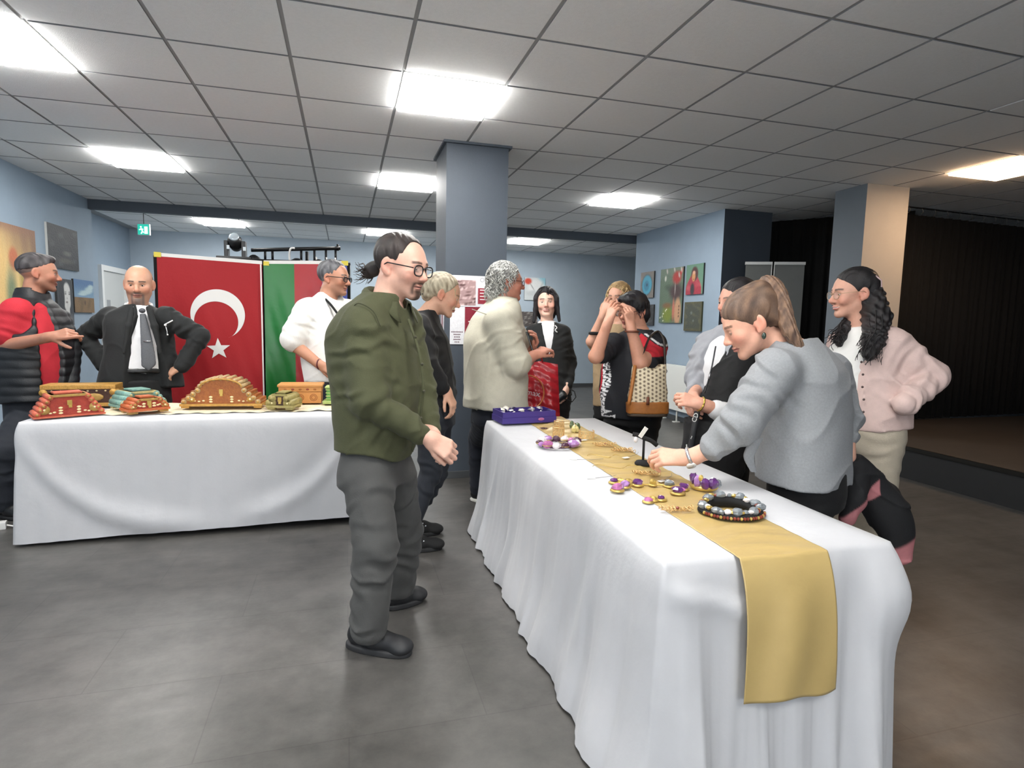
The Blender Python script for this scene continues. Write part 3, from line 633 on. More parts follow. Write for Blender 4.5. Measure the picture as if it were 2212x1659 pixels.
# ------------------------------------------------------------------ flags and stage gear
flagm = mat('flag_polyester', rough=0.7, attr=True, bump=0.08, bscale=40)
flags = mat('flag_satin', rough=0.3, attr=True, bump=0.1, bscale=14, sheen=0.4)
YF = 5.75
def flag(name, label, x0, x1, z0, z1, zt1, colfn, m, amp, seed, nx=100, nz=120):
    U, V = np.meshgrid(np.linspace(0, 1, nx), np.linspace(0, 1, nz)); U, V = U.ravel(), V.ravel(); zt = z1 + (zt1 - z1) * U
    X = x0 + (x1 - x0) * U; Z = z0 + (zt - z0) * V
    hang = (1 - V)
    Y = YF - 0.012 - amp * (0.5 + 0.5 * np.sin(U * 11 + 3 * V + seed)) * hang ** .8 - amp * 0.7 * (0.5 + 0.5 * np.sin((U * 6 - V * 5) * 1.7 + seed * 2)) * hang - 0.003 * np.sin(U * 40 + V * 22) * hang
    F = [(j * nx + i, j * nx + i + 1, (j + 1) * nx + i + 1, (j + 1) * nx + i) for j in range(nz - 1) for i in range(nx - 1)]
    o = pydata(name, np.stack([X, Y, Z], 1), F, m, None, cols=colfn(X, Z, U, V)); tag(o, label, 'flag'); return o
def c_tr(X, Z, U, V):
    return np.tile(srgb(160, 14, 24), (len(X), 1))
def c_az(X, Z, U, V):
    c = np.tile(srgb(24, 112, 46), (len(X), 1)); c = mixc(c, srgb(164, 18, 28), (X > -0.445).astype(float)); return mixc(c, srgb(46, 66, 150), (X > -0.20).astype(float))
f1 = flag('flag', 'red flag with a white crescent and star hung upright', -1.55, -0.714, 0.30, 1.845, 1.815, c_tr, flagm, 0.030, 0.5)
f2 = flag('flag', 'green, red and blue striped flag behind the white shirted man', -0.702, 0.02, 0.30, 1.82, 1.85, c_az, flags, 0.032, 2.1)
hemw = mat('flag_white_hem', '#e3e1de', 0.6); tape = mat('yellow_tape', '#d9c74a', 0.6)
def strip(name, x0, x1, z0a, z0b, hgt, m, par, y=YF - 0.016, th=0.004):
    V = [(x0, y, z0a), (x1, y, z0b), (x1, y, z0b + hgt), (x0, y, z0a + hgt)]; V += [(a, b + th, c) for a, b, c in V]
    return pydata(name, V, [(0, 1, 2, 3), (7, 6, 5, 4), (0, 4, 5, 1), (1, 5, 6, 2), (2, 6, 7, 3), (3, 7, 4, 0)], m, par, smooth=False)
strip('hem', -1.552, -0.714, 1.843, 1.813, 0.032, hemw, f1, YF - 0.012); strip('hem', -0.70, 0.022, 1.818, 1.848, 0.032, hemw, f2, YF - 0.012)
strip('side_hem', -0.726, -0.714, 0.31, 0.31, 1.50, hemw, f1, YF - 0.052)
strip('tape', -1.57, -1.515, 1.838, 1.837, 0.042, tape, f1, YF - 0.020); strip('tape', -0.702, -0.655, 1.806, 1.806, 0.036, tape, f2, YF - 0.020); strip('tape', -0.03, 0.03, 1.836, 1.838, 0.042, tape, f2, YF - 0.020)
# crescent and star printed on the first flag, laid over its folds
def flag_y(x, z):
    U = (x + 1.55) / (1.55 - 0.712); V = (z - 0.30) / (1.845 - 0.03 * U - 0.30); h_ = 1 - V
    return YF - 0.012 - 0.030 * (0.5 + 0.5 * np.sin(U * 11 + 3 * V + .5)) * h_ ** .8 - 0.021 * (0.5 + 0.5 * np.sin((U * 6 - V * 5) * 1.7 + 1.0)) * h_ - 0.003 * np.sin(U * 40 + V * 22) * h_ - 0.0035
mx, mz, r1, r2, off = -1.085, 1.36, 0.220, 0.178, 0.066
V = []; F = []; a1 = np.linspace(math.radians(-52), math.radians(232), 70)
tip = []
for k, a in enumerate(a1):
    o_ = np.array([mx + r1 * math.cos(a), mz + r1 * math.sin(a)]); cin = np.array([mx + 0.004, mz - off]) ; d_ = o_ - np.array([mx, mz])
    # intersection of ray from outer centre with inner circle
    dd = d_ / np.linalg.norm(d_); ce_ = cin - np.array([mx, mz]); b_ = dd @ ce_; q = b_ * b_ - (ce_ @ ce_ - r2 * r2); s_ = b_ + math.sqrt(max(q, 0)); i_ = np.array([mx, mz]) + dd * min(s_, r1 * 0.999)
    for w_ in (0, .5, 1): p_ = i_ * (1 - w_) + o_ * w_; V.append((p_[0], p_[1]))
    if k:
        for c_ in range(2): F.append(((k - 1) * 3 + c_, (k - 1) * 3 + c_ + 1, k * 3 + c_ + 1, k * 3 + c_))
rotm = math.radians(-16); V = np.array(V); ca, sa = math.cos(rotm), math.sin(rotm); V = (V - [mx, mz]) @ np.array([[ca, sa], [-sa, ca]]) + [mx, mz]
pydata('crescent', np.stack([V[:, 0], flag_y(V[:, 0], V[:, 1]), V[:, 1]], 1), F, hemw, f1)
sx_, sz_ = -1.085, 1.055; pts = []
for k in range(10): r_ = 0.098 if k % 2 == 0 else 0.04; a = math.pi / 2 + k * math.pi / 5 + 0.04; pts.append((sx_ + r_ * math.cos(a), sz_ + r_ * math.sin(a)))
pts = [(sx_, sz_)] + pts; pts = np.array(pts); pydata('star', np.stack([pts[:, 0], flag_y(pts[:, 0], pts[:, 1]) - 0.002, pts[:, 1]], 1), [(0, 1 + k, 1 + (k + 1) % 10) for k in range(10)], hemw, f1)
bmet = MATS['black_metal']
t = empty('backdrop_stand', (0, 0, 0)); tag(t, 'black backdrop frame that carries the two flags', 'stand')
for x in (-1.575, -0.705, 0.035): tube('post', [(x, YF + 0.05, 0.0), (x, YF + 0.05, 1.86)], 0.016, bmet, t)
tube('crossbar', [(-1.59, YF + 0.05, 1.845), (0.05, YF + 0.05, 1.86)], 0.014, bmet, t)
V = [(-1.585, YF + 0.02, 0.25), (0.045, YF + 0.02, 0.25), (0.045, YF + 0.02, 1.85), (-1.585, YF + 0.02, 1.845)]; V += [(a, b + 0.006, c) for a, b, c in V]
pydata('black_cloth', V, [(0, 1, 2, 3), (7, 6, 5, 4), (0, 4, 5, 1), (1, 5, 6, 2), (2, 6, 7, 3), (3, 7, 4, 0)], blackm, t, smooth=False)
for x in (-1.575, 0.035): box('foot', x - 0.03, x + 0.03, YF - 0.2, YF + 0.3, 0.0, 0.02, bmet, t)
# moving-head lamp on its case, behind the flags
t = empty('stage_light', (-0.99, 6.12, 1.80)); tag(t, 'black moving-head stage lamp peeking over the red flag', 'stage light')
bplast = mat('black_plastic', '#1b1c1e', 0.38)
box('base', -0.15, 0.15, -0.12, 0.12, 0.0, 0.10, bplast, t, 0.012)
for s in (-1, 1): box('yoke_arm', s * 0.075 - 0.018, s * 0.075 + 0.018, -0.05, 0.05, 0.09, 0.25, bplast, t, 0.01)
v, f = lathe_arrays([(0.02, -0.075), (0.05, -0.07), (0.062, -0.02), (0.062, 0.04), (0.048, 0.07), (0.02, 0.085)], 20, (0, 0, 0)); v = v @ np.array([[1, 0, 0], [0, 0.5, 0.86], [0, -0.86, 0.5]]) + [0, 0, 0.235]; hd = pydata('lamp_head', v, f, bplast, t)
v, f = lathe_arrays([(0.044, 0.0), (0.044, 0.006), (0.03, 0.014)], 18); v = v @ np.array([[1, 0, 0], [0, 0.5, 0.86], [0, -0.86, 0.5]]) + [0, 0.0, 0.235]; v = v + np.array([0, -0.062, 0.046]); pydata('lens', v, f, mat('lamp_lens', '#c8d4dc', 0.1, metal=0.3), hd)
v, f = tube_arrays([(0.17, -0.10, 0.075), (0.17, 0.06, 0.075)], 0.05, 14); pydata('side_drum', v, f, bplast, t)
for x, z in ((-0.055, 0.17), (0.085, 0.16)): box('display', x - 0.012, x + 0.012, -0.056, -0.050, z, z + 0.035, mat('pale_display', '#d9e2e8', 0.3), t)
t = empty('equipment_case', (-0.95, 6.12, 0)); tag(t, 'black equipment case standing behind the red flag', 'case')
box('case_body', -0.30, 0.30, -0.17, 0.17, 0.0, 1.795, bplast, t, 0.01); box('case_band', -0.304, 0.304, -0.174, 0.174, 0.9, 0.93, hm, t)
t = empty('lighting_bar', (0, 0, 0)); tag(t, 'black lighting bar with clamps rising over the striped flag', 'lighting bar')
tube('bar', [(-0.84, 6.02, 1.965), (-0.04, 6.02, 2.025)], 0.018, bmet, t, 10)
v, f = tube_arrays([(-0.065, 6.02, 2.0), (-0.065, 6.02, 2.06)], 0.012, 8); pydata('bar_end', v, f, bmet, t)
for x in (-0.72, -0.655, -0.40, -0.28, -0.175, -0.085):
    zt = 2.0 + 0.075 * (x + 0.4); tube('clamp', [(x, 6.02, zt), (x, 6.02, 1.87)], 0.011, bmet, t, 8)
for x in (-0.44, -0.25, -0.045): v, f = lathe_arrays([(0.02, 0.05), (0.055, 0.03), (0.06, -0.04), (0.05, -0.08)], 16, (x, 6.03, 1.86)); pydata('spot_can', v, f, bplast, t)
for x in (-0.265, -0.17, -0.09): tube('cable_tie', [(x, 6.005, 1.93), (x + .006, 6.005, 1.88)], 0.008, hemw, t, 6)
tube('white_cable', bez([(-0.50, 6.0, 1.85), (-0.505, 6.0, 1.94), (-0.49, 6.0, 1.995), (-0.455, 6.0, 2.0)], 14), 0.010, hemw, t, 6)
tube('stand_pole', [(-0.35, 6.05, 0.0), (-0.35, 6.05, 1.98)], 0.016, bmet, t); box('stand_foot', -0.6, -0.1, 6.03, 6.07, 0.0, 0.03, bmet, t)
# exit sign hung from the ceiling
t = empty('exit_sign', (-2.79, 9.75, 2.56), math.radians(-14)); tag(t, 'small lit green running-man exit sign under the ceiling', 'exit sign')
box('housing', -0.085, 0.085, 0.0, 0.035, -0.075, 0.085, mat('sign_white', '#e2ebe8', 0.4), t, 0.004)
gp = mat('exit_green', (0.02, 0.36, 0.27), 0.4, emit=0.9); box('sign_panel', -0.078, 0.078, -0.004, 0.0, -0.068, 0.078, gp, t)
wp = mat('exit_white', (0.8, 0.95, 0.9), 0.4, emit=1.2)
box('door_symbol', 0.018, 0.062, -0.007, -0.004, -0.055, 0.045, wp, t)
V, F = merge([tube_arrays([(a, -0.006, b), (c, -0.006, d)], 0.007, 6) for a, b, c, d in ((-.03, .02, -.01, -.02), (-.01, -.02, -.03, -.055), (-.01, -.02, .008, -.04), (-.03, .012, -.055, -.002), (-.028, .015, .0, .005))] + [ball_arrays((-0.03, -0.006, 0.04), 0.011, 8, 5)]); pydata('running_figure', V, F, wp, t)
tube('hanger', [(0, 0.017, 0.085), (0, 0.017, 0.238)], 0.006, hm, t, 6)
# radiator on the right wall
t = empty('radiator', (4.47, 7.15, 0)); tag(t, 'flat white panel radiator low on the right wall', 'radiator')
radm = mat('radiator_white', '#dfe0dc', 0.4)
box('front_panel', -0.05, -0.035, -0.60, 0.47, 0.17, 0.785, radm, t, 0.004); box('back_panel', 0.02, 0.035, -0.60, 0.47, 0.17, 0.785, radm, t, 0.004)
box('top_grille', -0.05, 0.035, -0.60, 0.47, 0.785, 0.797, radm, t)
for y in (-0.36, 0.02, 0.38): tube('leg', [(-0.01, y, 0.17), (-0.01, y, 0.012)], 0.013, radm, t); box('foot', -0.06, 0.03, y - 0.03, y + 0.03, 0.0, 0.012, radm, t)
# grey display boards in the passage
bgrey = mat('board_grey', '#6c6e6c', 0.6, noise=0.06, scale=6); railw = mat('rail_white', '#dcdcda', 0.35, metal=0.2)
for (xa, ya, xb, yb, lab) in ((4.71, 6.22, 4.99, 6.08, 'grey roll-up display board with white top rail, left one of the pair'), (5.01, 6.07, 5.33, 5.92, 'grey roll-up display board with white top rail, right one of the pair')):
    L = math.hypot(xb - xa, yb - ya); t = empty('display_board', ((xa + xb) / 2, (ya + yb) / 2, 0), math.atan2(yb - ya, xb - xa)); tag(t, lab, 'display board', 'grey display boards')
    box('panel', -L / 2 + .008, L / 2 - .008, -0.003, 0.003, 0.05, 2.12, bgrey, t); box('top_rail', -L / 2, L / 2, -0.012, 0.012, 2.105, 2.14, railw, t, 0.003)
    box('base_cassette', -L / 2, L / 2, -0.09, 0.09, 0.0, 0.07, railw, t, 0.01)
    tube('side_pole', [(-L / 2 + 0.004 if xa > 4.9 else L / 2 - 0.004, 0.0, 0.05), (-L / 2 + 0.004 if xa > 4.9 else L / 2 - 0.004, 0.0, 2.12)], 0.007, railw, t, 8)
# power strip at the left edge
t = empty('power_strip', (-2.065, 4.255, 0), 0.3); tag(t, 'white power strip lying on the floor at the left edge', 'power strip')
box('housing', -0.12, 0.02, -0.03, 0.03, 0.0, 0.045, hemw, t, 0.008)
for x in (-0.09, -0.04): v, f = lathe_arrays([(0.018, 0.045), (0.018, 0.047)], 12, (x, 0, 0)); pydata('socket', v, f, mat('socket_grey', '#9a9a9a', .5), t)
tube('cable', bez([(0.015, 0.0, 0.02), (0.10, -0.03, 0.008), (0.22, 0.06, 0.006), (0.30, 0.10, 0.006)], 20), 0.005, hemw, t, 6)
# ------------------------------------------------------------------ jewellery table
RT = TH + 0.012
filg = mat('filigree_gold', '#e0bd86', 0.35, metal=0.55); gold2 = mat('pale_gold', '#c9ad62', 0.35, metal=0.6)
amet = mat('amethyst', '#5c2f6e', 0.18, noise=0.35, scale=60, coat=0.5); lilac = mat('lilac_glass', '#a77bb5', 0.2, noise=0.25, scale=50, coat=0.4)
pinkm = mat('pink_enamel', '#b0689a', 0.25, noise=0.3, scale=60, coat=0.4); plum = mat('plum_bead', '#4a2a3c', 0.3, noise=0.2, scale=80); pearl = mat('pearl_white', '#e6dfe0', 0.25, coat=0.3)
greyst = mat('grey_agate', '#7d8388', 0.22, noise=0.3, scale=45, coat=0.5); rustm = mat('rust_red_bead', '#7a3323', 0.3, noise=0.2, scale=70); blackb = mat('black_velvet', '#101012', 0.85)
def gem(par, name, c, r, m, seed, seg=7, rings=5, jit=0.22):
    v, f = ball_arrays((0, 0, 0), 1.0, seg, rings); q = np.random.default_rng(seed); v = v * (1 + jit * (snoise(v, 3.0, seed)))[:, None] * np.asarray(r, float) + np.asarray(c, float)
    return pydata(name, v, f, m, par, smooth=False)
# purple gift box, open, full of jewellery cards
t = empty('gift_box', (1.075, 3.475, TH + 0.0125), math.radians(5)); tag(t, 'open purple cardboard box at the far corner of the jewellery table', 'box')
pur = mat('purple_card', '#3f2f7d', 0.55, noise=0.05, scale=10)
bm = bmesh.new(); add_box(bm, -0.175, 0.175, -0.095, 0.095, 0.0, 0.004)
for a in ((-0.175, 0.175, -0.095, -0.090), (-0.175, 0.175, 0.090, 0.095), (-0.175, -0.170, -0.09, 0.09), (0.170, 0.175, -0.09, 0.09)): add_box(bm, *a, 0.004, 0.070)
bmobj('box_body', bm, pur, t)
bm = bmesh.new()
for a in ((-0.179, 0.179, -0.099, -0.095), (-0.179, 0.179, 0.095, 0.099), (-0.179, -0.175, -0.095, 0.095), (0.175, 0.179, -0.095, 0.095)): add_box(bm, *a, 0.0, 0.036)
bmobj('box_rim', bm, pur, t); v, f = ball_arrays((0.075, -0.0995, 0.022), (0.022, 0.002, 0.010), 10, 4); pydata('pink_print', v, f, pinkm, t)
for k in range(16):
    q = random.Random(k); x = 0.92 + 0.021 * k * 0.95 + q.uniform(-.01, .01); y = 3.43 + (k % 3) * 0.045; z = TH + 0.070 + q.uniform(0, .012)
    V, F = [], []
    for j in range(7):
        a = (j / 6 - .5) * 2.0
        for i in (0, 1): V.append((0.026 * math.sin(a) * 0.8, (i - .5) * 0.028, 0.012 * math.cos(a) * (1 if k % 4 else -1)))
    F = [(2 * j, 2 * j + 1, 2 * j + 3, 2 * j + 2) for j in range(6)]
    o = pydata('earring_card', V, F, mat('card_white', '#ece6da', .5) if k % 5 else mat('card_grey', '#b9b4ba', .4)); o.location = (x, y, z); o.rotation_euler = (q.uniform(-.5, .5), q.uniform(-.5, .5), q.uniform(0, 3))
    m = o.modifiers.new('s', 'SOLIDIFY'); m.thickness = 0.0012; tag(o, 'small curled white card among those filling the purple box', 'card', 'white cards in the purple box')
def cuff(label, x, y, r, h, rz, arc=5.4, n=9, tilt=0.0):
    t = empty('bracelet', (x, y, RT - 0.004), rz); tag(t, label, 'bracelet', 'gold filigree bracelets')
    for z in (0.004, h): tube('rim', [(r * math.cos(a), r * math.sin(a), z) for a in np.linspace(0, arc, 40)], 0.0022, filg, t, 6)
    parts = []
    for k in range(n):
        a0 = arc * k / n; a1 = arc * (k + 1) / n
        P = [(r * math.cos(a0 + (a1 - a0) * s), r * math.sin(a0 + (a1 - a0) * s), 0.004 + (h - 0.004) * (0.5 + 0.5 * math.sin(s * 6.283))) for s in np.linspace(0, 1, 17)]; parts.append(tube_arrays(P, 0.0016, 5))
        P = [(r * math.cos(a0 + (a1 - a0) * (.5 + .32 * math.cos(s))), r * math.sin(a0 + (a1 - a0) * (.5 + .32 * math.cos(s))), h * (.5 + .30 * math.sin(s))) for s in np.linspace(0, 6.283, 13)]; parts.append(tube_arrays(P, 0.0014, 5))
    V, F = merge(parts); pydata('filigree', V, F, filg, t); return t
cuff('tall gold filigree cuff standing nearest to the purple box', 1.205, 3.19, 0.030, 0.045, 0.4)
cuff('gold filigree cuff standing behind the pink necklace', 1.125, 2.985, 0.032, 0.050, 1.1)
cuff('wide gold lattice cuff lying beside a small white tag', 1.255, 2.90, 0.042, 0.040, 2.0, 4.6, 8)
def filigree_pair(label, x, y, rz, col=filg, w_=0.095, bead=None):
    t = empty('filigree_brooch', (x, y, RT - 0.004), rz); tag(t, label, 'brooch', 'gold filigree brooches'); parts = []; q = random.Random(int(x * 1000))
    for k in range(9):
        cx = (k / 8 - .5) * w_; cy = q.uniform(-.012, .012); r = q.uniform(.007, .013); zz = q.uniform(.004, .016)
        parts.append(tube_arrays([(cx + r * math.cos(a), cy + r * math.sin(a), zz + .006 * math.sin(2 * a)) for a in np.linspace(0, 6.283, 15)], 0.0017, 5))
        parts.append(ball_arrays((cx, cy, zz), 0.0035, 6, 4))
    V, F = merge(parts); pydata('filigree', V, F, col, t)
    if bead: gem(t, 'bead', (0.005, -.004, 0.012), 0.006, bead, 3)
    pydata('backing', *tube_arrays([(-w_ / 2, 0, 0.002), (w_ / 2, 0, 0.002)], 0.002, 6), col, t); return t
filigree_pair('gold filigree brooch with a dark bead beside the lattice cuff', 1.265, 2.69, -0.5, bead=rustm)
filigree_pair('gold filigree brooch right behind the black ring stand', 1.305, 2.56, -0.6)
filigree_pair('gold filigree brooch between the ring stand and the amethyst pieces', 1.195, 2.13, -0.7)
filigree_pair('gold filigree brooch with a red bead in front of the grey collar', 1.06, 1.68, -0.35, w_=0.10, bead=rustm)
# raw greenish crystal and little starfish charm
t = empty('crystal', (1.262, 3.095, RT - 0.006), 0.3); tag(t, 'rough yellow and green crystal cluster among the gold cuffs', 'crystal')
gc = mat('green_crystal', '#5c6a4c', 0.2, noise=0.4, scale=50, coat=.5); yc = mat('yellow_crystal', '#d8c98a', 0.25, noise=0.3, scale=60, coat=.4)
for k, (c, r, m) in enumerate((((0, 0, .022), (.024, .022, .024), yc), ((.026, .004, .026), (.018, .018, .028), gc), ((-.012, .01, .038), (.014, .014, .022), gc), ((.006, -.016, .016), (.016, .012, .016), yc))): gem(t, 'crystal_point', c, r, m, k + 20, 6, 4, .3)
t = empty('charm', (1.115, 3.20, RT - 0.004)); tag(t, 'tiny dark star shaped charm on the runner near the purple box', 'charm')
V, F = merge([tube_arrays([(0, 0, .006), (.026 * math.cos(a), .026 * math.sin(a), .003)], [.005, .0015], 6) for a in np.linspace(0, 5.03, 5)]); pydata('star_arms', V, F, plum, t); gem(t, 'bead', (0, 0, .008), .005, gold2, 2)
def necklace(label, x, y, rx, ry, rz, n, mats, size, cord, z0=0.0, seed=1, hump=0.0, gap=0.0):
    t = empty('necklace', (x, y, RT - 0.004), rz); tag(t, label, 'necklace'); q = random.Random(seed)
    a_ = np.linspace(gap, 6.283 - gap, 60); tube('cord', [(rx * math.cos(a), ry * math.sin(a), 0.006 + hump * max(0, math.sin(a))) for a in a_], 0.005, cord, t, 6)
    for k in range(n):
        a = gap + (6.283 - 2 * gap) * (k + .5) / n; s = size * q.uniform(.75, 1.25); m = mats[k % len(mats)]
        g = gem(t, 'stone', (rx * math.cos(a), ry * math.sin(a), s * .75 + 0.002 + hump * max(0, math.sin(a))), (s * 1.15, s, s * .8), m, seed * 50 + k, 8, 6, .18)
        if k % 2: 
            v, f = tube_arrays([(rx * math.cos(a) + s * 1.1 * math.cos(b), ry * math.sin(a) + s * .95 * math.sin(b), s * .5 + .004 + hump * max(0, math.sin(a))) for b in np.linspace(0, 6.283, 15)], .002, 5); pydata('setting', v, f, gold2, g)
    return t
necklace('pink, white and plum bead necklace lying in a ring', 1.035, 2.745, 0.098, 0.085, 0.2, 13, [pinkm, pearl, plum, lilac, pearl, plum, lilac], 0.021, plum, seed=3)
def plate(t, cx, cy, r, m, seed, h=.014, gm=None):
    v, f = lathe_arrays([(r * 1.05, 0.001), (r * 1.05, .005), (r * .8, .008)], 12, (cx, cy, 0)); b = pydata('setting', v, f, gold2, t)
    gem(b, 'stone', (cx, cy, h), (r * .8, r * .7, h), m, seed, 7, 5, .25); 
    if gm: gem(b, 'stone', (cx + r * .6, cy + r * .4, h * .9), (r * .45, r * .4, h * .7), gm, seed + 9, 6, 4, .3)
# gilded amethyst necklace: separate plates joined by links
t = empty('necklace', (1.105, 1.915, RT - 0.004), -0.3); tag(t, 'gilded necklace of amethyst and pink stone plates, open in front', 'necklace')
pl_ = [(-.135, -.02, .026, pinkm, lilac), (-.10, .028, .022, lilac, amet), (-.045, .062, .024, amet, pearl), (.015, .066, .017, gold2, None), (.075, .058, .024, greyst, pearl), (.12, .02, .022, amet, lilac), (.085, -.035, .027, amet, pinkm)]
for k, (a, b, r, m, g_) in enumerate(pl_): plate(t, a, b, r, m, 60 + k, gm=g_)
tube('link_chain', bez([(a, b, .004) for a, b, *_ in pl_], 40), 0.0032, gold2, t, 6)
for lab, x, y, rz, ms in (('amethyst and gold earring lying on the white cloth by the necklace', 1.045, 1.80, 0.2, (pinkm, gold2, amet)), ('gold leaf brooch with an amethyst at the runner edge', 1.035, 2.045, -.2, (amet, gold2, gold2))):
    t = empty('brooch', (x, y, RT - 0.008 if x < 1.05 else RT - 0.004), rz); tag(t, lab, 'brooch')
    for k in range(3): plate(t, -.026 + .03 * k, .008 * (k % 2), .020, ms[k], 80 + k + int(x * 100), .010)
    tube('pin', [(-.04, 0, .002), (.06, .01, .002)], .002, gold2, t, 6)
t = empty('bracelet', (1.312, 1.895, RT - 0.002), -0.5); t.scale = (.85, .85, .9); tag(t, 'gold cuff crowded with big amethyst points, standing on its edge', 'bracelet')
tube('cuff_band', [(0.052 * math.cos(a), 0.038 * math.sin(a), 0.012 + .006 * math.sin(a)) for a in np.linspace(-3.6, 0.5, 40)], 0.011, gold2, t, 8)
for k, (c, r, m) in enumerate((((.035, -.035, .032), (.026, .022, .024), amet), ((.0, -.045, .03), (.021, .02, .026), amet), ((-.034, -.034, .036), (.016, .016, .026), lilac), ((-.05, -.01, .044), (.016, .015, .024), amet), ((.056, -.006, .026), (.018, .018, .018), greyst), ((-.018, -.042, .052), (.012, .012, .014), gold2))): gem(t, 'stone', c, r, m, 30 + k, 7, 5, .22)
# grey statement collar
t = empty('necklace', (1.237, 1.63, RT - 0.004), -0.25); t.scale = (.77, .77, .85); tag(t, 'stiff collar necklace of grey agate and rust beads on black backing', 'necklace')
V = []; F = []; n = 64
for k in range(n):
    a = 6.283 * k / n; s = max(0, math.sin(a)); 
    for (dr, z) in ((-.026, .004), (-.020, .014 + .022 * s), (.0, .020 + .020 * s), (.024, .012 + .004 * s), (.028, .002)): V.append(((.112 + dr) * math.cos(a), (.098 + dr) * math.sin(a), z))
for k in range(n):
    for j in range(5): a, b = k * 5 + j, k * 5 + (j + 1) % 5; c_, d_ = ((k + 1) % n) * 5 + j, ((k + 1) % n) * 5 + (j + 1) % 5; F.append((a, c_, d_, b))
pydata('backing', V, F, blackb, t)
q = random.Random(5)
for k in range(34):
    a = 6.283 * k / 34; s = max(0, math.sin(a)); big = k % 4 == 1
    m = greyst if big else (rustm, gold2, greyst, pearl, gold2)[k % 5]; r = (.020 if big else q.uniform(.009, .013))
    rad = .112 + q.uniform(-.008, .012); gem(t, 'stone', (rad * math.cos(a), rad * math.sin(a) * .88, .022 + .018 * s + r * .3), (r * 1.2, r, r * .75), m, 100 + k, 7, 5, .2)
for k in range(26):
    a = -2.8 + k * 0.10; gem(t, 'bead', (.139 * math.cos(a), .124 * math.sin(a), .009), .007, rustm if k % 3 else gold2, 200 + k, 6, 4, .05)
# price tags on thread, fine chains
tagw = mat('price_tag', '#ecebe6', .5)
for x, y, rz, lab in ((1.008, 2.47, -.6, 'small white price tag on the cloth beside the runner edge, farther one'), (0.955, 2.145, -.2, 'small white price tag with grey thread on the cloth, nearer one'), (1.215, 2.84, .2, 'white price tag in front of the lattice cuff'), (1.25, 2.42, .3, 'white price tag left of the black ring stand'), (1.205, 2.02, .4, 'white price tag on the runner above the amethyst necklace')):
    t = empty('price_tag', (x, y, RT - (0.010 if x < 1.02 else 0.002)), rz); tag(t, lab, 'price tag', 'white price tags')
    box('tag_card', -.017, .017, -.010, .010, 0, .0015, tagw, t); tube('thread', bez([(.016, 0, .001), (.05, .012, .001), (.09, .02, .003), (.13, .05, .004)], 12), .0009, mat('thread_grey', '#8f8f90', .6), t, 5)
for x, y, L_, lab in ((1.17, 2.50, .16, 'thin gold chain lying in waves on the runner, farther one'), (1.13, 2.30, .20, 'thin gold chain lying in waves on the runner, nearer one')):
    o = tube('fine_chain', [(x - L_ / 2 + L_ * s, y + .03 * math.sin(s * 9) - .05 * s, RT - .002) for s in np.linspace(0, 1, 40)], .0014, gold2, None, 5); tag(o, lab, 'chain', 'fine gold chains')
# black ring stand with a tag
t = empty('jewellery_stand', (1.268, 2.292, RT - 0.004), 0); tag(t, 'small black velvet T-shaped jewellery stand on a round foot', 'stand')
v, f = lathe_arrays([(.036, 0), (.037, .007), (.030, .016), (.010, .020), (.006, .022)], 22); pydata('foot', v, f, blackb, t)
tube('stem', [(0, 0, .02), (0, 0, .118)], .0055, blackb, t, 10)
tube('arm', bez([(-.045, .02, .135), (-.02, .01, .130), (0, 0, .120), (.03, -.01, .108), (.055, -.02, .088)], 16), [.010] * 16, blackb, t, 10)
v, f = ball_arrays((-.034, .012, .112), (.010, .008, .014), 10, 6); pydata('pearl_earring', v, f, pearl, t)
o = box('paper_label', -.011, .011, -.001, .001, -.026, .026, tagw, t); o.location = (-.012, -.012, .148); o.rotation_euler = (.2, .55, .2)
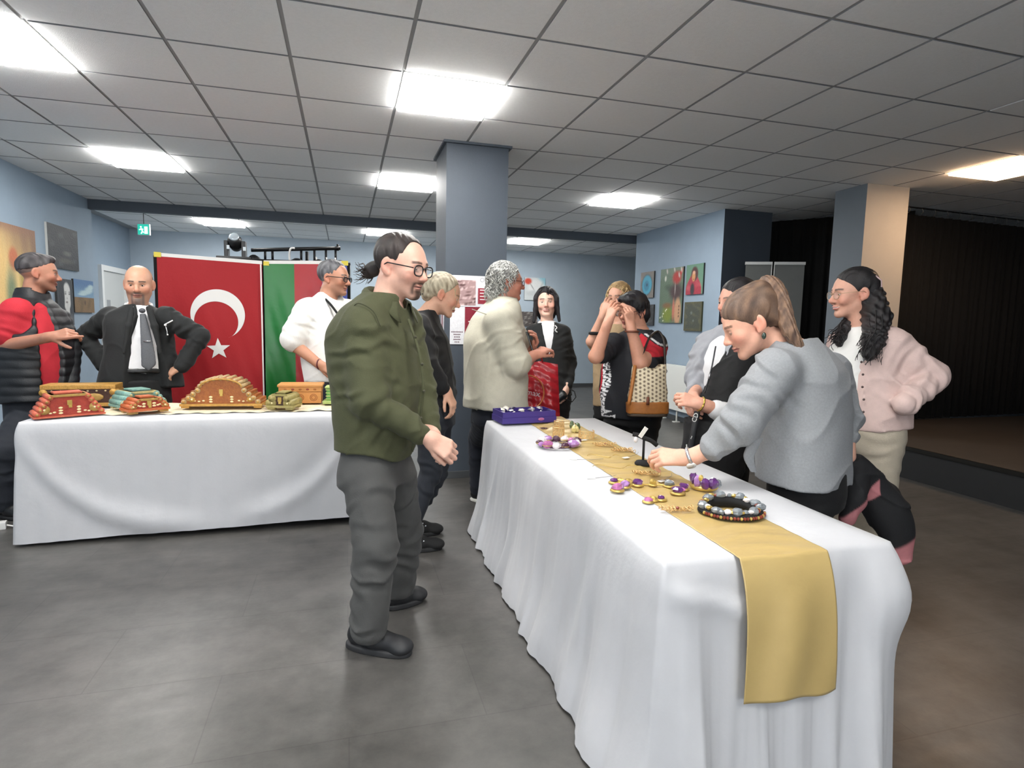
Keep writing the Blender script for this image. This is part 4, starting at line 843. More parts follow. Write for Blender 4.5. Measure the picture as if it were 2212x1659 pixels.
# ------------------------------------------------------------------ organic modelling: implicit surfaces polygonised with surface nets
def unit(v): v = np.asarray(v, float); return v / (np.linalg.norm(v) + 1e-12)
class Sdf:
    """list of soft-joined parts; every part is (op, k, lo, hi, fn)"""
    def __init__(s): s.parts = []; s.post = []
    def _add(s, fn, lo, hi, k, op='+'): s.parts.append((op, k, np.minimum(lo, hi), np.maximum(lo, hi), fn)); return s
    def cap(s, a, b, ra, rb=None, k=0.02, op='+'):
        a = np.asarray(a, float); b = np.asarray(b, float); rb = ra if rb is None else rb; ab = b - a; L = ab @ ab + 1e-12
        def fn(p): t = np.clip((p - a) @ ab / L, 0, 1); q = p - a - t[:, None] * ab; return np.sqrt((q * q).sum(1)) - (ra + (rb - ra) * t)
        m = max(ra, rb); return s._add(fn, np.minimum(a, b) - m, np.maximum(a, b) + m, k, op)
    def chain(s, pts, rads, k=0.02, op='+'):
        for i in range(len(pts) - 1): s.cap(pts[i], pts[i + 1], rads[i], rads[i + 1], k if i == 0 else 0.012, op)
        return s
    def ell(s, c, r, k=0.02, op='+', rot=None):
        c = np.asarray(c, float); r = np.broadcast_to(np.asarray(r, float), (3,)).copy(); Rm = np.eye(3) if rot is None else np.asarray(rot)
        def fn(p):
            q = (p - c) @ Rm.T; k0 = np.sqrt(((q / r) ** 2).sum(1)); k1 = np.sqrt(((q / (r * r)) ** 2).sum(1)) + 1e-9; return k0 * (k0 - 1) / k1
        m = r.max(); return s._add(fn, c - m, c + m, k, op)
    def loft(s, st, side, front, k=0.03, ex=2.3, op='+', axis=None):
        """stations (centre, half width along side, half depth along front); straight axis parameter"""
        cs = np.array([a[0] for a in st], float); rx = np.array([a[1] for a in st]); ry = np.array([a[2] for a in st]); ax = unit(cs[-1] - cs[0]) if axis is None else unit(axis)
        side = unit(side - ax * (ax @ side)); front = unit(np.cross(ax, side)) * (1 if np.cross(ax, side) @ front > 0 else -1)
        tt = cs @ ax
        if len(tt) > 2:
            T_ = np.linspace(tt[0], tt[-1], 70); Y_ = np.column_stack([cs, rx, ry]); m_ = np.gradient(Y_, tt, axis=0); dl = np.diff(Y_, axis=0) / np.diff(tt)[:, None]
            for i in range(1, len(tt) - 1): m_[i] = np.where(dl[i - 1] * dl[i] <= 0, 0, 2 * dl[i - 1] * dl[i] / (dl[i - 1] + dl[i] + 1e-12))
            m_[0] = dl[0]; m_[-1] = dl[-1]; j = np.clip(np.searchsorted(tt, T_) - 1, 0, len(tt) - 2); h_ = (tt[j + 1] - tt[j])[:, None]; s_ = ((T_ - tt[j])[:, None]) / h_
            Yf = (2 * s_ ** 3 - 3 * s_ ** 2 + 1) * Y_[j] + (s_ ** 3 - 2 * s_ ** 2 + s_) * h_ * m_[j] + (-2 * s_ ** 3 + 3 * s_ ** 2) * Y_[j + 1] + (s_ ** 3 - s_ ** 2) * h_ * m_[j + 1]; tt, cs, rx, ry = T_, Yf[:, :3], Yf[:, 3], Yf[:, 4]
        def fn(p):
            t = p @ ax; tc = np.clip(t, tt[0], tt[-1]); c = np.stack([np.interp(tc, tt, cs[:, i]) for i in range(3)], 1); X = np.interp(tc, tt, rx); Y = np.interp(tc, tt, ry)
            q = p - c; u = np.abs(q @ side) / X; v = np.abs(q @ front) / Y; e = (u ** ex + v ** ex) ** (1 / ex); d = (e - 1) * np.minimum(X, Y)
            o = np.maximum(tt[0] - t, t - tt[-1]); return np.where(o > 0, np.sqrt(np.maximum(d, 0) ** 2 + o ** 2) + np.minimum(d, 0) * 0, d)
        m = max(rx.max(), ry.max()); return s._add(fn, cs.min(0) - m, cs.max(0) + m, k, op)
    def func(s, fn, lo, hi, k=0.02, op='+'): return s._add(fn, np.asarray(lo, float), np.asarray(hi, float), k, op)
    def cut(s, pt, n):
        """keep the side the normal points away from"""
        pt = np.asarray(pt, float); n = unit(n); s.post.append(lambda p, d: np.maximum(d, (p - pt) @ n)); return s
    def disp(s, fn):
        def g(p, d):
            i = np.nonzero(np.abs(d) < .03)[0]; d = d.copy(); d[i] += fn(p[i]); return d
        s.post.append(g); return s
    def eval(s, p, pad):
        d = np.full(len(p), 0.5)
        for op, k, lo, hi, fn in s.parts:
            m = np.all((p > lo - pad - k) & (p < hi + pad + k), axis=1); i = np.nonzero(m)[0]
            if not len(i): continue
            x = fn(p[i]); y = d[i]
            if op == '+':
                h = np.clip(0.5 + 0.5 * (y - x) / k, 0, 1); d[i] = y + (x - y) * h - k * h * (1 - h)
            else:
                h = np.clip(0.5 - 0.5 * (y + x) / k, 0, 1); d[i] = y + (-x - y) * h + k * h * (1 - h)
        for f in s.post: d = f(p, d)
        return d
    def mesh(s, res):
        res = res * 1.06
        lo = np.min([a[2] for a in s.parts if a[0] == '+'], 0) - 4 * res; hi = np.max([a[3] for a in s.parts if a[0] == '+'], 0) + 4 * res; B = 4
        nb = np.ceil((hi - lo) / (res * B)).astype(int) + 1; n = nb * B + 1
        cg = np.stack(np.meshgrid(*[np.arange(b) for b in nb], indexing='ij'), -1).reshape(-1, 3)
        cc = lo + (cg + 0.5) * B * res; dc = s.eval(cc, B * res * 1.6)
        D = np.repeat(np.repeat(np.repeat(dc.reshape(nb), B, 0), B, 1), B, 2); D = np.pad(D, ((0, 1), (0, 1), (0, 1)), mode='edge').astype(np.float32)
        act = cg[np.abs(dc) < B * res * .90 + 0.009]
        off = np.stack(np.meshgrid(*[np.arange(B + 1)] * 3, indexing='ij'), -1).reshape(-1, 3)
        ii = (act[:, None, :] * B + off[None]).reshape(-1, 3); lin_ = np.unique(np.ravel_multi_index(ii.T, n)); ii = np.stack(np.unravel_index(lin_, n), 1)
        D.ravel()[lin_] = s.eval(lo + ii * res, res * 3)
        return surface_nets(D, lo, res)
def surface_nets(D, lo, res):
    S = D < 0; n = np.array(D.shape); c = [S[i:n[0] - 1 + i, j:n[1] - 1 + j, k:n[2] - 1 + k] for i in (0, 1) for j in (0, 1) for k in (0, 1)]
    cnt = sum(x.astype(np.int8) for x in c); A = np.argwhere((cnt > 0) & (cnt < 8)); idx = -np.ones(n - 1, np.int32); idx[tuple(A.T)] = np.arange(len(A))
    acc = np.zeros((len(A), 3)); num = np.zeros(len(A)); corner = [np.array(x) for x in ((0, 0, 0), (0, 0, 1), (0, 1, 0), (0, 1, 1), (1, 0, 0), (1, 0, 1), (1, 1, 0), (1, 1, 1))]
    val = [D[A[:, 0] + q[0], A[:, 1] + q[1], A[:, 2] + q[2]] for q in corner]
    for i in range(8):
        for j in range(i + 1, 8):
            if np.abs(corner[i] - corner[j]).sum() != 1: continue
            m = (val[i] < 0) != (val[j] < 0); t = val[i][m] / (val[i][m] - val[j][m]); acc[m] += corner[i] + (corner[j] - corner[i]) * t[:, None]; num[m] += 1
    V = lo + (A + acc / num[:, None]) * res; F = []
    for ax in range(3):
        b, c2 = [(1, 2), (2, 0), (0, 1)][ax]; sl0 = [slice(None)] * 3; sl1 = [slice(None)] * 3; sl0[ax] = slice(0, -1); sl1[ax] = slice(1, None)
        s0, s1 = S[tuple(sl0)], S[tuple(sl1)]
        E_ = np.argwhere(s0 != s1); E_ = E_[(E_[:, b] > 0) & (E_[:, c2] > 0) & (E_[:, b] < n[b] - 1) & (E_[:, c2] < n[c2] - 1)]
        if not len(E_): continue
        q = []
        for db, dc_ in ((-1, -1), (0, -1), (0, 0), (-1, 0)): w_ = E_.copy(); w_[:, b] += db; w_[:, c2] += dc_; q.append(idx[tuple(w_.T)])
        q = np.stack(q, 1); fl = s0[tuple(E_.T)]; q[~fl] = q[~fl][:, ::-1]; F.append(q)
    F = np.concatenate(F); F = F[(F >= 0).all(1)]; return V, F
def sdfobj(name, parts, m, parent=None, colfn=None, extra=()):
    """parts: list of (Sdf, res); extra: list of (verts, faces) joined as they are"""
    Vs, Fs, o = [], [], 0
    for sd, res in parts: v, f = sd.mesh(res); Vs.append(v); Fs.append(f + o); o += len(v)
    me = bpy.data.meshes.new(name); V = np.concatenate(Vs); F = np.concatenate(Fs); cols = colfn(V) if colfn else None
    for ex in extra:
        v, f = ex[0], ex[1]; f = np.array(f); V = np.concatenate([V, v]); F = np.concatenate([F, f + o]); o += len(v)
        if cols is not None: cols = np.concatenate([cols, np.broadcast_to(ex[2], (len(v), 3))])
    me.vertices.add(len(V)); me.vertices.foreach_set('co', V.astype(np.float32).ravel()); me.loops.add(4 * len(F)); me.loops.foreach_set('vertex_index', F.astype(np.int32).ravel())
    me.polygons.add(len(F)); me.polygons.foreach_set('loop_start', np.arange(0, 4 * len(F), 4, dtype=np.int32)); me.update(calc_edges=True); me.validate()
    if cols is not None:
        a = me.color_attributes.new('Col', 'FLOAT_COLOR', 'POINT'); cc = np.ones((len(V), 4), np.float32); cc[:, :3] = cols; a.data.foreach_set('color', cc.ravel())
    me.shade_smooth(); return link(name, me, m, parent)
def tubes_quads(polys, rads, seg=5):
    parts = [tube_arrays(p, r, seg, False) for p, r in zip(polys, rads)]; return merge(parts)
# ------------------------------------------------------------------ people
skinm = mat('skin', rough=0.5, attr=True, noise=0.05, scale=70, bump=0.06, bscale=300, sss=0.08)
hairm = mat('hair', rough=0.42, attr=True, noise=0.25, scale=60, aniso=(6, 6, 1), bump=0.35, bscale=160)
RIGHT = unit([RC[0][0], RC[0][1], 0]); FWD = unit([RC[2][0], RC[2][1], 0]); UP = np.array([0, 0, 1.0])
def facing(phi): a = math.radians(phi); return -FWD * math.cos(a) + RIGHT * math.sin(a)
def leftof(f): return np.cross(UP, f)
class Head:
    """local frame: x = person's left, y = face front, z = up; unit head about 0.235 m tall"""
    def __init__(h, c, phi, pitch=0, roll=0, s=1.0, fem=0.0, jaw=1.0, nose=1.0, fat=0.0):
        h.c = np.asarray(c, float); f = facing(phi); l = leftof(f); p = math.radians(pitch); f2 = f * math.cos(p) + UP * math.sin(p); u2 = np.cross(l, f2) * -1 if np.cross(l, f2) @ UP < 0 else np.cross(l, f2)
        r = math.radians(roll); l2 = l * math.cos(r) + u2 * math.sin(r); u3 = u2 * math.cos(r) - l * math.sin(r)
        h.M = np.array([l2, f2, u3]); h.s = s; h.fem = fem; h.jaw = jaw; h.nose = nose; h.fat = fat
    def loc(h, p): return (np.asarray(p, float) - h.c) @ h.M.T / h.s
    def wld(h, q): return np.asarray(q, float) @ h.M * h.s + h.c
    def sdf(h, smile=0.0):
        S = Sdf(); w = 1.0 - 0.06 * h.fem; j = h.jaw * (1 - 0.08 * h.fem); F_ = h.fat
        S.ell((0, -.016, .034), (.075, .097, .083), .03); S.ell((0, .028, -.004), (.066 * w, .064, .085), .03)
        S.ell((0, .030, -.046), ((.054 + F_) * w, .056, .062), .025); S.cap((.046 * j, .004, -.052), (.016, .068, -.094), .020 + F_ * .6, .017, .02); S.cap((-.046 * j, .004, -.052), (-.016, .068, -.094), .020 + F_ * .6, .017, .02)
        S.ell((0, .074, -.098), (.017 * j, .014, .013), .015)
        for x in (1, -1): S.ell((x * .040, .062, -.022), (.020 + F_ * .5, .020, .020), .025)
        S.cap((-.030, .080, .020), (.030, .080, .020), .010 - .003 * h.fem, None, .018)
        for x in (1, -1): S.ell((x * .031, .101, .001), (.017, .016, .011), .010, '-')
        n = h.nose; S.cap((0, .084, .010), (0, .1035 + .006 * (n - 1), -.026), .0075, .0105 * n, .010); S.ell((0, .107 + .006 * (n - 1), -.030), (.0095 * n, .0085 * n, .0085 * n), .008)
        for x in (1, -1): S.ell((x * .0105 * n, .096, -.034), (.0075, .0095, .0065), .006)
        lp = .55 + .45 * h.fem; S.ell((0, .0915 - .002 * (1 - h.fem), -.058), (.021 + .008 * smile, .0070, .0046 * (.6 + .4 * lp)), .006); S.ell((0, .0895 - .003 * (1 - h.fem), -.0680), (.018 + .006 * smile, .0080, .0058 * (.6 + .4 * lp)), .006)
        S.cap((-.024 - .006 * smile, .094 - .008, -.0625 + .005 * smile), (0, .1015, -.0632), .0022, .0024, .004, '-'); S.cap((.024 + .006 * smile, .094 - .008, -.0625 + .005 * smile), (0, .1015, -.0632), .0022, .0024, .004, '-')
        if smile:
            for x in (1, -1): S.ell((x * .042, .073, -.034), (.018, .015, .015), .012)
        rot = lambda x: np.array([[math.cos(.35 * x), math.sin(.35 * x), 0], [-math.sin(.35 * x), math.cos(.35 * x), 0], [0, 0, 1]])
        for x in (1, -1):
            S.ell((x * .079, -.012, -.004), (.0085, .021, .031), .008, '+', rot(x)); S.ell((x * .087, -.006, .001), (.006, .011, .018), .006, '-', rot(x)); S.ell((x * .076, -.002, -.030), (.007, .009, .010), .006)
        lo, hi = np.array([-.12, -.14, -.135]), np.array([.12, .14, .14]); cor = np.array([[x, y, z] for x in (lo[0], hi[0]) for y in (lo[1], hi[1]) for z in (lo[2], hi[2])]); W = h.wld(cor)
        return (lambda p: S.eval(h.loc(p), 0.05) * h.s), W.min(0), W.max(0)
    def add(h, S, k=.02, smile=0.0): fn, lo, hi = h.sdf(smile); return S.func(fn, lo, hi, k)
    def color(h, p, skin, lips=(150, 84, 76), brow=(50, 36, 30), beard=None, beardmask=None, bk=.9, blush=1.0, stub=0.0, browk=.85, teeth=False):
        q = h.loc(p); x, y, z = q.T; ax = np.abs(x); c = np.tile(srgb(*skin), (len(p), 1)); near = (np.abs(z) < .16) & (ax < .14) & (np.abs(y) < .16)
        red = srgb(*[min(255, skin[0] * 1.04), skin[1] * .80, skin[2] * .78])
        g = lambda cx, cy, cz, r: np.exp(-(((ax - cx) ** 2 + (y - cy) ** 2 + (z - cz) ** 2) / r ** 2))
        c = mixc(c, red, np.clip(blush * (.5 * g(.042, .07, -.028, .026) + .5 * g(0, .108, -.030, .016) + .5 * g(.08, -.01, -.01, .03)), 0, 1) * near)
        c = mixc(c, c * .80, np.clip(.8 * g(.031, .086, .002, .017), 0, 1) * near)
        if stub: c = mixc(c, srgb(64, 56, 54), stub * near * (y > .01) * smooth(-.03, -.055, z) * smooth(-.005, .03, y) * (1 - .9 * np.exp(-((ax / .024) ** 4 + ((z + .063) / .010) ** 4))))
        if beardmask is not None: c = mixc(c, srgb(*beard), np.clip(beardmask(x, y, z), 0, 1) * bk * near)
        bz = .0255 - .18 * np.maximum(0, ax - .036) + .06 * np.minimum(ax - .036, 0)
        c = mixc(c, srgb(*brow), browk * near * (y > .045) * smooth(.010, .014, ax) * (1 - smooth(.046, .052, ax)) * (1 - smooth(.0032, .0058, np.abs(z - bz))))
        lm = near * (y > .07) * (1 - smooth(.8, 1.1, np.sqrt((ax / .026) ** 2 + ((z + .0632) / .0105) ** 2))); c = mixc(c, srgb(*lips), lm * .8)
        lk = near * (y > .07) * (ax < .027) * (1 - smooth(.0010, .0024, np.abs(z + .0630 - (.15 * ax if teeth else 0)))); c = mixc(c, srgb(230, 224, 214) if teeth else srgb(70, 30, 28), lk * .9)
        return c
    def eyes(h, parent, iris=(60, 38, 24), open_=.5, gaze=(0, 0), skin=(200, 150, 125)):
        """eyeballs plus lids; returns lid geometry to join to the body"""
        lids = []
        for sx in (1, -1):
            ctr = np.array([sx * .031, .0755, .0015]); r = .0122; u, v = np.meshgrid(np.linspace(0, 2 * np.pi, 17)[:-1], np.linspace(0, 1.45, 9)); gd = unit([math.tan(math.radians(gaze[0])), 1, math.tan(math.radians(gaze[1]))])
            a = unit(np.cross(gd, [0, 0, 1])); b = np.cross(a, gd); V = []; F = []; cols = []
            for i in range(9):
                th = [0, .12, .20, .22, .44, .48, .8, 1.15, 1.5][i]
                for j in range(16): ph = j / 16 * 6.283; V.append(ctr + r * (gd * math.cos(th) + math.sin(th) * (a * math.cos(ph) + b * math.sin(ph)))); cols.append(srgb(14, 10, 8) if i < 3 else srgb(*iris) if i < 5 else srgb(222, 216, 210))
            F = [(i * 16 + j, i * 16 + (j + 1) % 16, (i + 1) * 16 + (j + 1) % 16, (i + 1) * 16 + j) for i in range(8) for j in range(16)]
            pydata('eye', h.wld(np.array(V)), F, mat('eyeball', rough=.15, attr=True), parent, cols=np.array(cols))
            for up in (1, -1):
                e0 = (.62 * open_ - .18) if up > 0 else (-.42 * open_ - .16); V = []; n1, n2 = 15, 6; cc = []
                for i in range(n2):
                    for j in range(n1):
                        az = (j / (n1 - 1) - .5) * 2.5; k_ = math.cos(az * .62); e = (e0 * k_ + (-.10) * (1 - k_)) + up * (i / (n2 - 1)) * 0.95; rr = .0134
                        V.append(ctr + rr * np.array([math.sin(az) * math.cos(e), math.cos(az) * math.cos(e), math.sin(e)]) + np.array([0, .0, 0])); cc.append(srgb(34, 22, 20) if (i == 0 and up > 0) else srgb(*[t * .90 for t in skin]))
                F = [(i * n1 + j, i * n1 + j + 1, (i + 1) * n1 + j + 1, (i + 1) * n1 + j) for i in range(n2 - 1) for j in range(n1 - 1)]; lids.append((h.wld(np.array(V)), F, np.array(cc)))
        return lids
    def glasses(h, parent, m, w=.052, ht=.038, rim=.0016, lens=None, full=True, z0=-.003):
        t = []; n = 24
        for sx in (1, -1):
            P = [(sx * .034 + .5 * w * np.sign(math.cos(a)) * abs(math.cos(a)) ** .75, .100 - .10 * abs(sx * .034 + .5 * w * math.cos(a)) ** 1 * .22, z0 + .5 * ht * np.sign(math.sin(a)) * abs(math.sin(a)) ** .75) for a in np.linspace(0, 6.283, n + 1)]
            P = [h.wld(np.array(p)) for p in P]; t.append(tube_arrays(P, rim * h.s, 6))
            xo = sx * (.034 + w / 2); t.append(tube_arrays([h.wld(np.array(q)) for q in ((xo, .092, z0 + .008), (sx * .078, .075, z0 + .009), (sx * .085, -.005, z0 + .010), (sx * .086, -.025, z0 - .004))], rim * h.s * .9, 6))
            if lens:
                V = [h.wld(np.array((sx * .034, .0985, z0)))] + P[:-1]; pydata('lens', V, [(0, 1 + k, 1 + (k + 1) % n) for k in range(n)], lens, None).parent = parent
        t.append(tube_arrays([h.wld(np.array(q)) for q in ((-.010, .099, z0 + .008), (0, .104, z0 + .011), (.010, .099, z0 + .008))], rim * h.s, 6))
        V, F = merge(t); return pydata('glasses', V, F, m, parent)
lensm = mat('spectacle_lens', '#ffffff', 0.03, alpha=0.12)
def hand(S, wrist, d, dorsal, side, curl=(.35, .4, .45, .5), spread=.10, thumb=(.6, .5), s=1.0, k=.008, point=None):
    """wrist point, finger direction d, back-of-hand normal, side=+1 thumb lies toward cross(dorsal,d)"""
    d = unit(d); n = unit(dorsal - d * (d @ dorsal)); y = np.cross(n, d) * side; w = np.asarray(wrist, float); X = lambda a, b, c: w + s * (a * d + b * y + c * n)
    S.cap(X(-.03, 0, 0), X(.02, 0, 0), .024 * s, .023 * s, .02)
    ys = (.030, .010, -.010, -.028); base = (.088, .092, .088, .078); ln = ((.043, .026, .021), (.047, .029, .022), (.043, .027, .021), (.034, .020, .018))
    for i in range(4):
        S.cap(X(.012, ys[i] * .55, -.002), X(base[i], ys[i], 0), .0150 * s, .0108 * s, .014)
        a = curl[i] if point is None or i != point else .05; p = X(base[i], ys[i], 0); ang = 0; sp = spread * (1.5 - i)
        for q in range(3):
            ang += a * (1.0, 1.25, .8)[q]; dd = (math.cos(ang) * (d * math.cos(sp) + y * math.sin(sp)) - math.sin(ang) * n); p2 = p + s * ln[i][q] * dd; S.cap(p, p2, (.0098, .0088, .0080)[q] * s, (.0088, .0080, .0068)[q] * s, .004); p = p2
    p = X(.018, .022, -.006); S.cap(X(.01, .008, -.004), p, .016 * s, .014 * s, .012); ang = thumb[0]; dd = unit(d * math.cos(ang) + y * math.sin(ang) - n * .35); p2 = p + s * .042 * dd; S.cap(p, p2, .0135 * s, .0105 * s, .01)
    dd = unit(dd * math.cos(thumb[1]) + (d * .8 - y * .35 - n * .3) * math.sin(thumb[1])); p3 = p2 + s * .031 * dd; S.cap(p2, p3, .0105 * s, .0095 * s, .004); S.cap(p3, p3 + s * .022 * unit(dd + .3 * d), .0095 * s, .0075 * s, .004)
def wr(amp, sc, seed, st=(1, 1, 1)):
    """soft swells with a few crease lines"""
    st = np.array(st)
    def fn(p):
        n = snoise(p * st, sc, seed); r = 1 - np.minimum(1, np.abs(snoise(p * st, sc * .8, seed + 9)) * 1.6); return amp * .7 * n - amp * 1.1 * (r ** 4 - .2)
    return fn
def limbfold(a, b, amp, n, seed=0, twist=1.5):
    """irregular slanting cloth folds along a limb"""
    a = np.asarray(a, float); b = np.asarray(b, float); ab = b - a; L = np.linalg.norm(ab); u = ab / L; r = np.random.default_rng(seed * 7 + 3); s1 = unit(np.cross(u, [0.3, 0.5, 0.8])); s2 = np.cross(u, s1)
    n = int(n * 1.6); fo = [((i + r.uniform(.1, .9)) / (n + 1), r.uniform(0, 6.28), r.uniform(-.16, .16), r.uniform(.022, .045), r.uniform(.5, 1.2)) for i in range(n + 2)]
    lo, hi = np.minimum(a, b) - .17, np.maximum(a, b) + .17
    def fn(P_):
        D_ = np.zeros(len(P_)); i = np.nonzero(np.all((P_ > lo) & (P_ < hi), axis=1))[0]
        if not len(i): return D_
        p = P_[i]; q = p - a; t = q @ u / L; x = q @ s1; y = q @ s2; rad = np.sqrt(x * x + y * y); m = np.exp(-((np.clip(t, -.05, 1.02) - t) * 9) ** 2) * np.exp(-(rad / .15) ** 6); d = np.zeros(len(p)); an = np.arctan2(y, x)
        for t0, a0, sl, w, g in fo:
            c = np.cos(an - a0); w = w * .55; z = (t - t0 - sl * np.sin(an - a0) - .03 * np.sin(3 * an + a0)) * L; d += g * (np.exp(-((z - 1.5 * w) / (1.1 * w)) ** 2) * .9 - np.exp(-(z / w) ** 2)) * np.clip(.35 + c, 0, 1.1)
        D_[i] = amp * 1.25 * m * d; return D_
    return fn
def shoe(name, heel, toe, m, parent, solem=None, w=.046, h=.085, boot=0.0):
    heel = np.asarray(heel, float); toe = np.asarray(toe, float); d = unit(toe - heel); y = np.cross(UP, d); L = np.linalg.norm(toe - heel); S = Sdf(); X = lambda a, b, c: heel + d * a * L + y * b + UP * c
    S.cap(X(.16, 0, .055), X(.45, 0, .052), w * .80, w * .86, .02); S.cap(X(.45, 0, .046), X(.80, 0, .036), w * .92, w * .72, .02); S.ell(X(.86, 0, .032), (.05, .05, .030), .02); S.cap(X(.18, 0, .06), X(.20, 0, h + boot), w * .78, w * .80, .02)
    S.cut(X(0, 0, .012), -UP); o = sdfobj(name, [(S, .006)], m, parent)
    S2 = Sdf(); S2.loft([(X(.5, 0, 0.0) + UP * .001, w * 1.02, L * .52), (X(.5, 0, 0) + UP * .024, w * .98, L * .515)], y, d, .01, 2.6, axis=UP); sdfobj('sole', [(S2, .006)], solem or mat('black_sole', '#1c1c1e', .7), o)
    return o
def person(label, group=None, d=None, feet=(0, 0, 0)):
    t = empty('person', tuple(feet)); tag(t, label, 'person', group); return t
def settle(t):
    """parts were modelled in world space: keep them there under the empty at the feet"""
    for o in C.objects:
        if o.parent == t: o.matrix_parent_inverse = Matrix.Translation(t.location).inverted()
def under(S, pts, r):
    for a, b in zip(pts[:-1], pts[1:]): S.cap(a, b, r, None, .03)
def cloth(name, c, noise=.06, scale=30, rough=.85, bump=.12, bscale=220, sheen=.04): return mat(name, c, rough, noise=noise, scale=scale, bump=bump, bscale=bscale, sheen=sheen)

def collar(parent, c, phi, r, m, h=.036, open_=30, point=.055, drop=.035, out=.020, name='collar', th=.004):
    """turned-down shirt collar: a band round the neck folded outward, long at the front points"""
    f = facing(phi); l = leftof(f); c = np.asarray(c, float); n = 48; V = []; F = []; th_ = np.linspace(math.radians(open_), 2 * math.pi - math.radians(open_), n); R_ = 6
    for a in th_:
        d = f * math.cos(a) + l * math.sin(a); fr = .5 + .5 * math.cos(a); zo = -drop * fr; e = min(a - th_[0], th_[-1] - a); fl = .030 + point * math.exp(-(e / .45) ** 2); rr = r * (1 + .10 * fr); hh = h * (1 - .45 * fr)
        V += [c + d * rr + UP * (zo - .008), c + d * (rr + .001) + UP * (zo + hh * .6), c + d * (rr + .005) + UP * (zo + hh), c + d * (rr + .014) + UP * (zo + hh - .004), c + d * (rr + out * .9) + UP * (zo + hh - fl * .45), c + d * (rr + out * (1.1 + .7 * math.exp(-(e / .5) ** 2))) + UP * (zo + hh - fl)]
    for i in range(n - 1):
        for j in range(R_ - 1): F.append((i * R_ + j, (i + 1) * R_ + j, (i + 1) * R_ + j + 1, i * R_ + j + 1))
    o = pydata(name, V, F, m, parent); md = o.modifiers.new('s', 'SOLIDIFY'); md.thickness = th; return o
def floorpt(x, y):
    v = RC.T @ np.array([(x - 1106) / FPX, (829.5 - y) / FPX, 1.0]); return v * (-CAMH / v[2]) + np.array([0, 0, CAMH])
def garment(name, t, P, phi, st, arms, m, res=.007, wrk=.004, wsc=26, cuts=(), col=None, ex=2.3, k=.04, seed=1, folds=.005, subs=(), extra=None, axis=None, nf=5):
    f = facing(phi); S = Sdf(); S.loft([(P(*a[:3]), a[3], a[4]) for a in st], leftof(f), f, k, ex, axis=axis)
    fl = []
    for pts, rads in arms:
        W = [P(*q) for q in pts]; S.chain(W, rads, k)
        for i in range(len(W) - 1): fl.append(limbfold(W[i], W[i + 1], folds, nf, seed + i))
    for c, r, kk in subs: S.ell(c, r, kk, '-')
    if extra: extra(S)
    if wrk: S.disp(wr(wrk, wsc, seed))
    for fn in fl: S.disp(fn)
    for pt, n in cuts: S.cut(pt, n)
    return sdfobj(name, [(S, res)], m, t, col)
def haircap(h, pf, pb, c=(0, -.020, .040), r=(.082, .100, .086), thick=0.0, extra=None, strand=.0025, res=.0045, k=.01, freq=260, back=None):
    """skull cap of hair in head space, trimmed by the plane through pf (front) and pb (side); returns world Sdf"""
    L = Sdf(); L.ell(c, np.array(r) + thick, k)
    if extra: extra(L)
    n = unit([0, -(pb[2] - pf[2]), (pb[1] - pf[1])]); n = n if n[1] > 0 else -n
    S = Sdf(); lo, hi = np.array([-.22, -.26, -.36]), np.array([.22, .2, .2]); cor = np.array([[x, y, z] for x in (lo[0], hi[0]) for y in (lo[1], hi[1]) for z in (lo[2], hi[2])]); W = h.wld(cor)
    lo_ = np.min([a[2] for a in L.parts], 0) - .02; hi_ = np.max([a[3] for a in L.parts], 0) + .02; cor = np.array([[x, y, z] for x in (lo_[0], hi_[0]) for y in (lo_[1], hi_[1]) for z in (lo_[2], hi_[2])]); W = h.wld(cor)
    def fn(p):
        q = h.loc(p); d = L.eval(q, .05)
        if strand: d = d + strand * np.sin(q[:, 0] * freq + 8 * np.sin(q[:, 1] * 25) + q[:, 2] * 30) * (.5 + .5 * np.sin(q[:, 2] * 50 + q[:, 0] * 90))
        if pf is not None: d = np.maximum(d, ((q - np.asarray(pb)) @ n) - .006 * np.sin(q[:, 0] * 55))
        return d * h.s
    S.func(fn, W.min(0), W.max(0), .001); return S
def earhole(L):
    for x in (1, -1): L.ell((x * .088, -.010, -.016), (.024, .026, .040), .008, '-')
def haircol(c1, c2, seed=1, sc=45):
    a, b = srgb(*c1), srgb(*c2)
    return lambda V: a + (b - a) * np.clip(.5 + .5 * snoise(V * np.array([3.0, 3.0, .7]), sc, seed), 0, 1)[:, None]
def strands(name, parent, polys, r, cols, m=None, seg=5, seed=0):
    q = np.random.default_rng(seed); parts = [tube_arrays(p, np.linspace(r, r * .35, len(p)), seg, False) for p in polys]; V, F = merge(parts)
    cc = []; a, b = srgb(*cols[0]), srgb(*cols[1])
    for v, f in parts: cc.append(np.tile(a + (b - a) * q.uniform(), (len(v), 1)))
    return pydata(name, V, F, m or hairm, parent, cols=np.concatenate(cc))
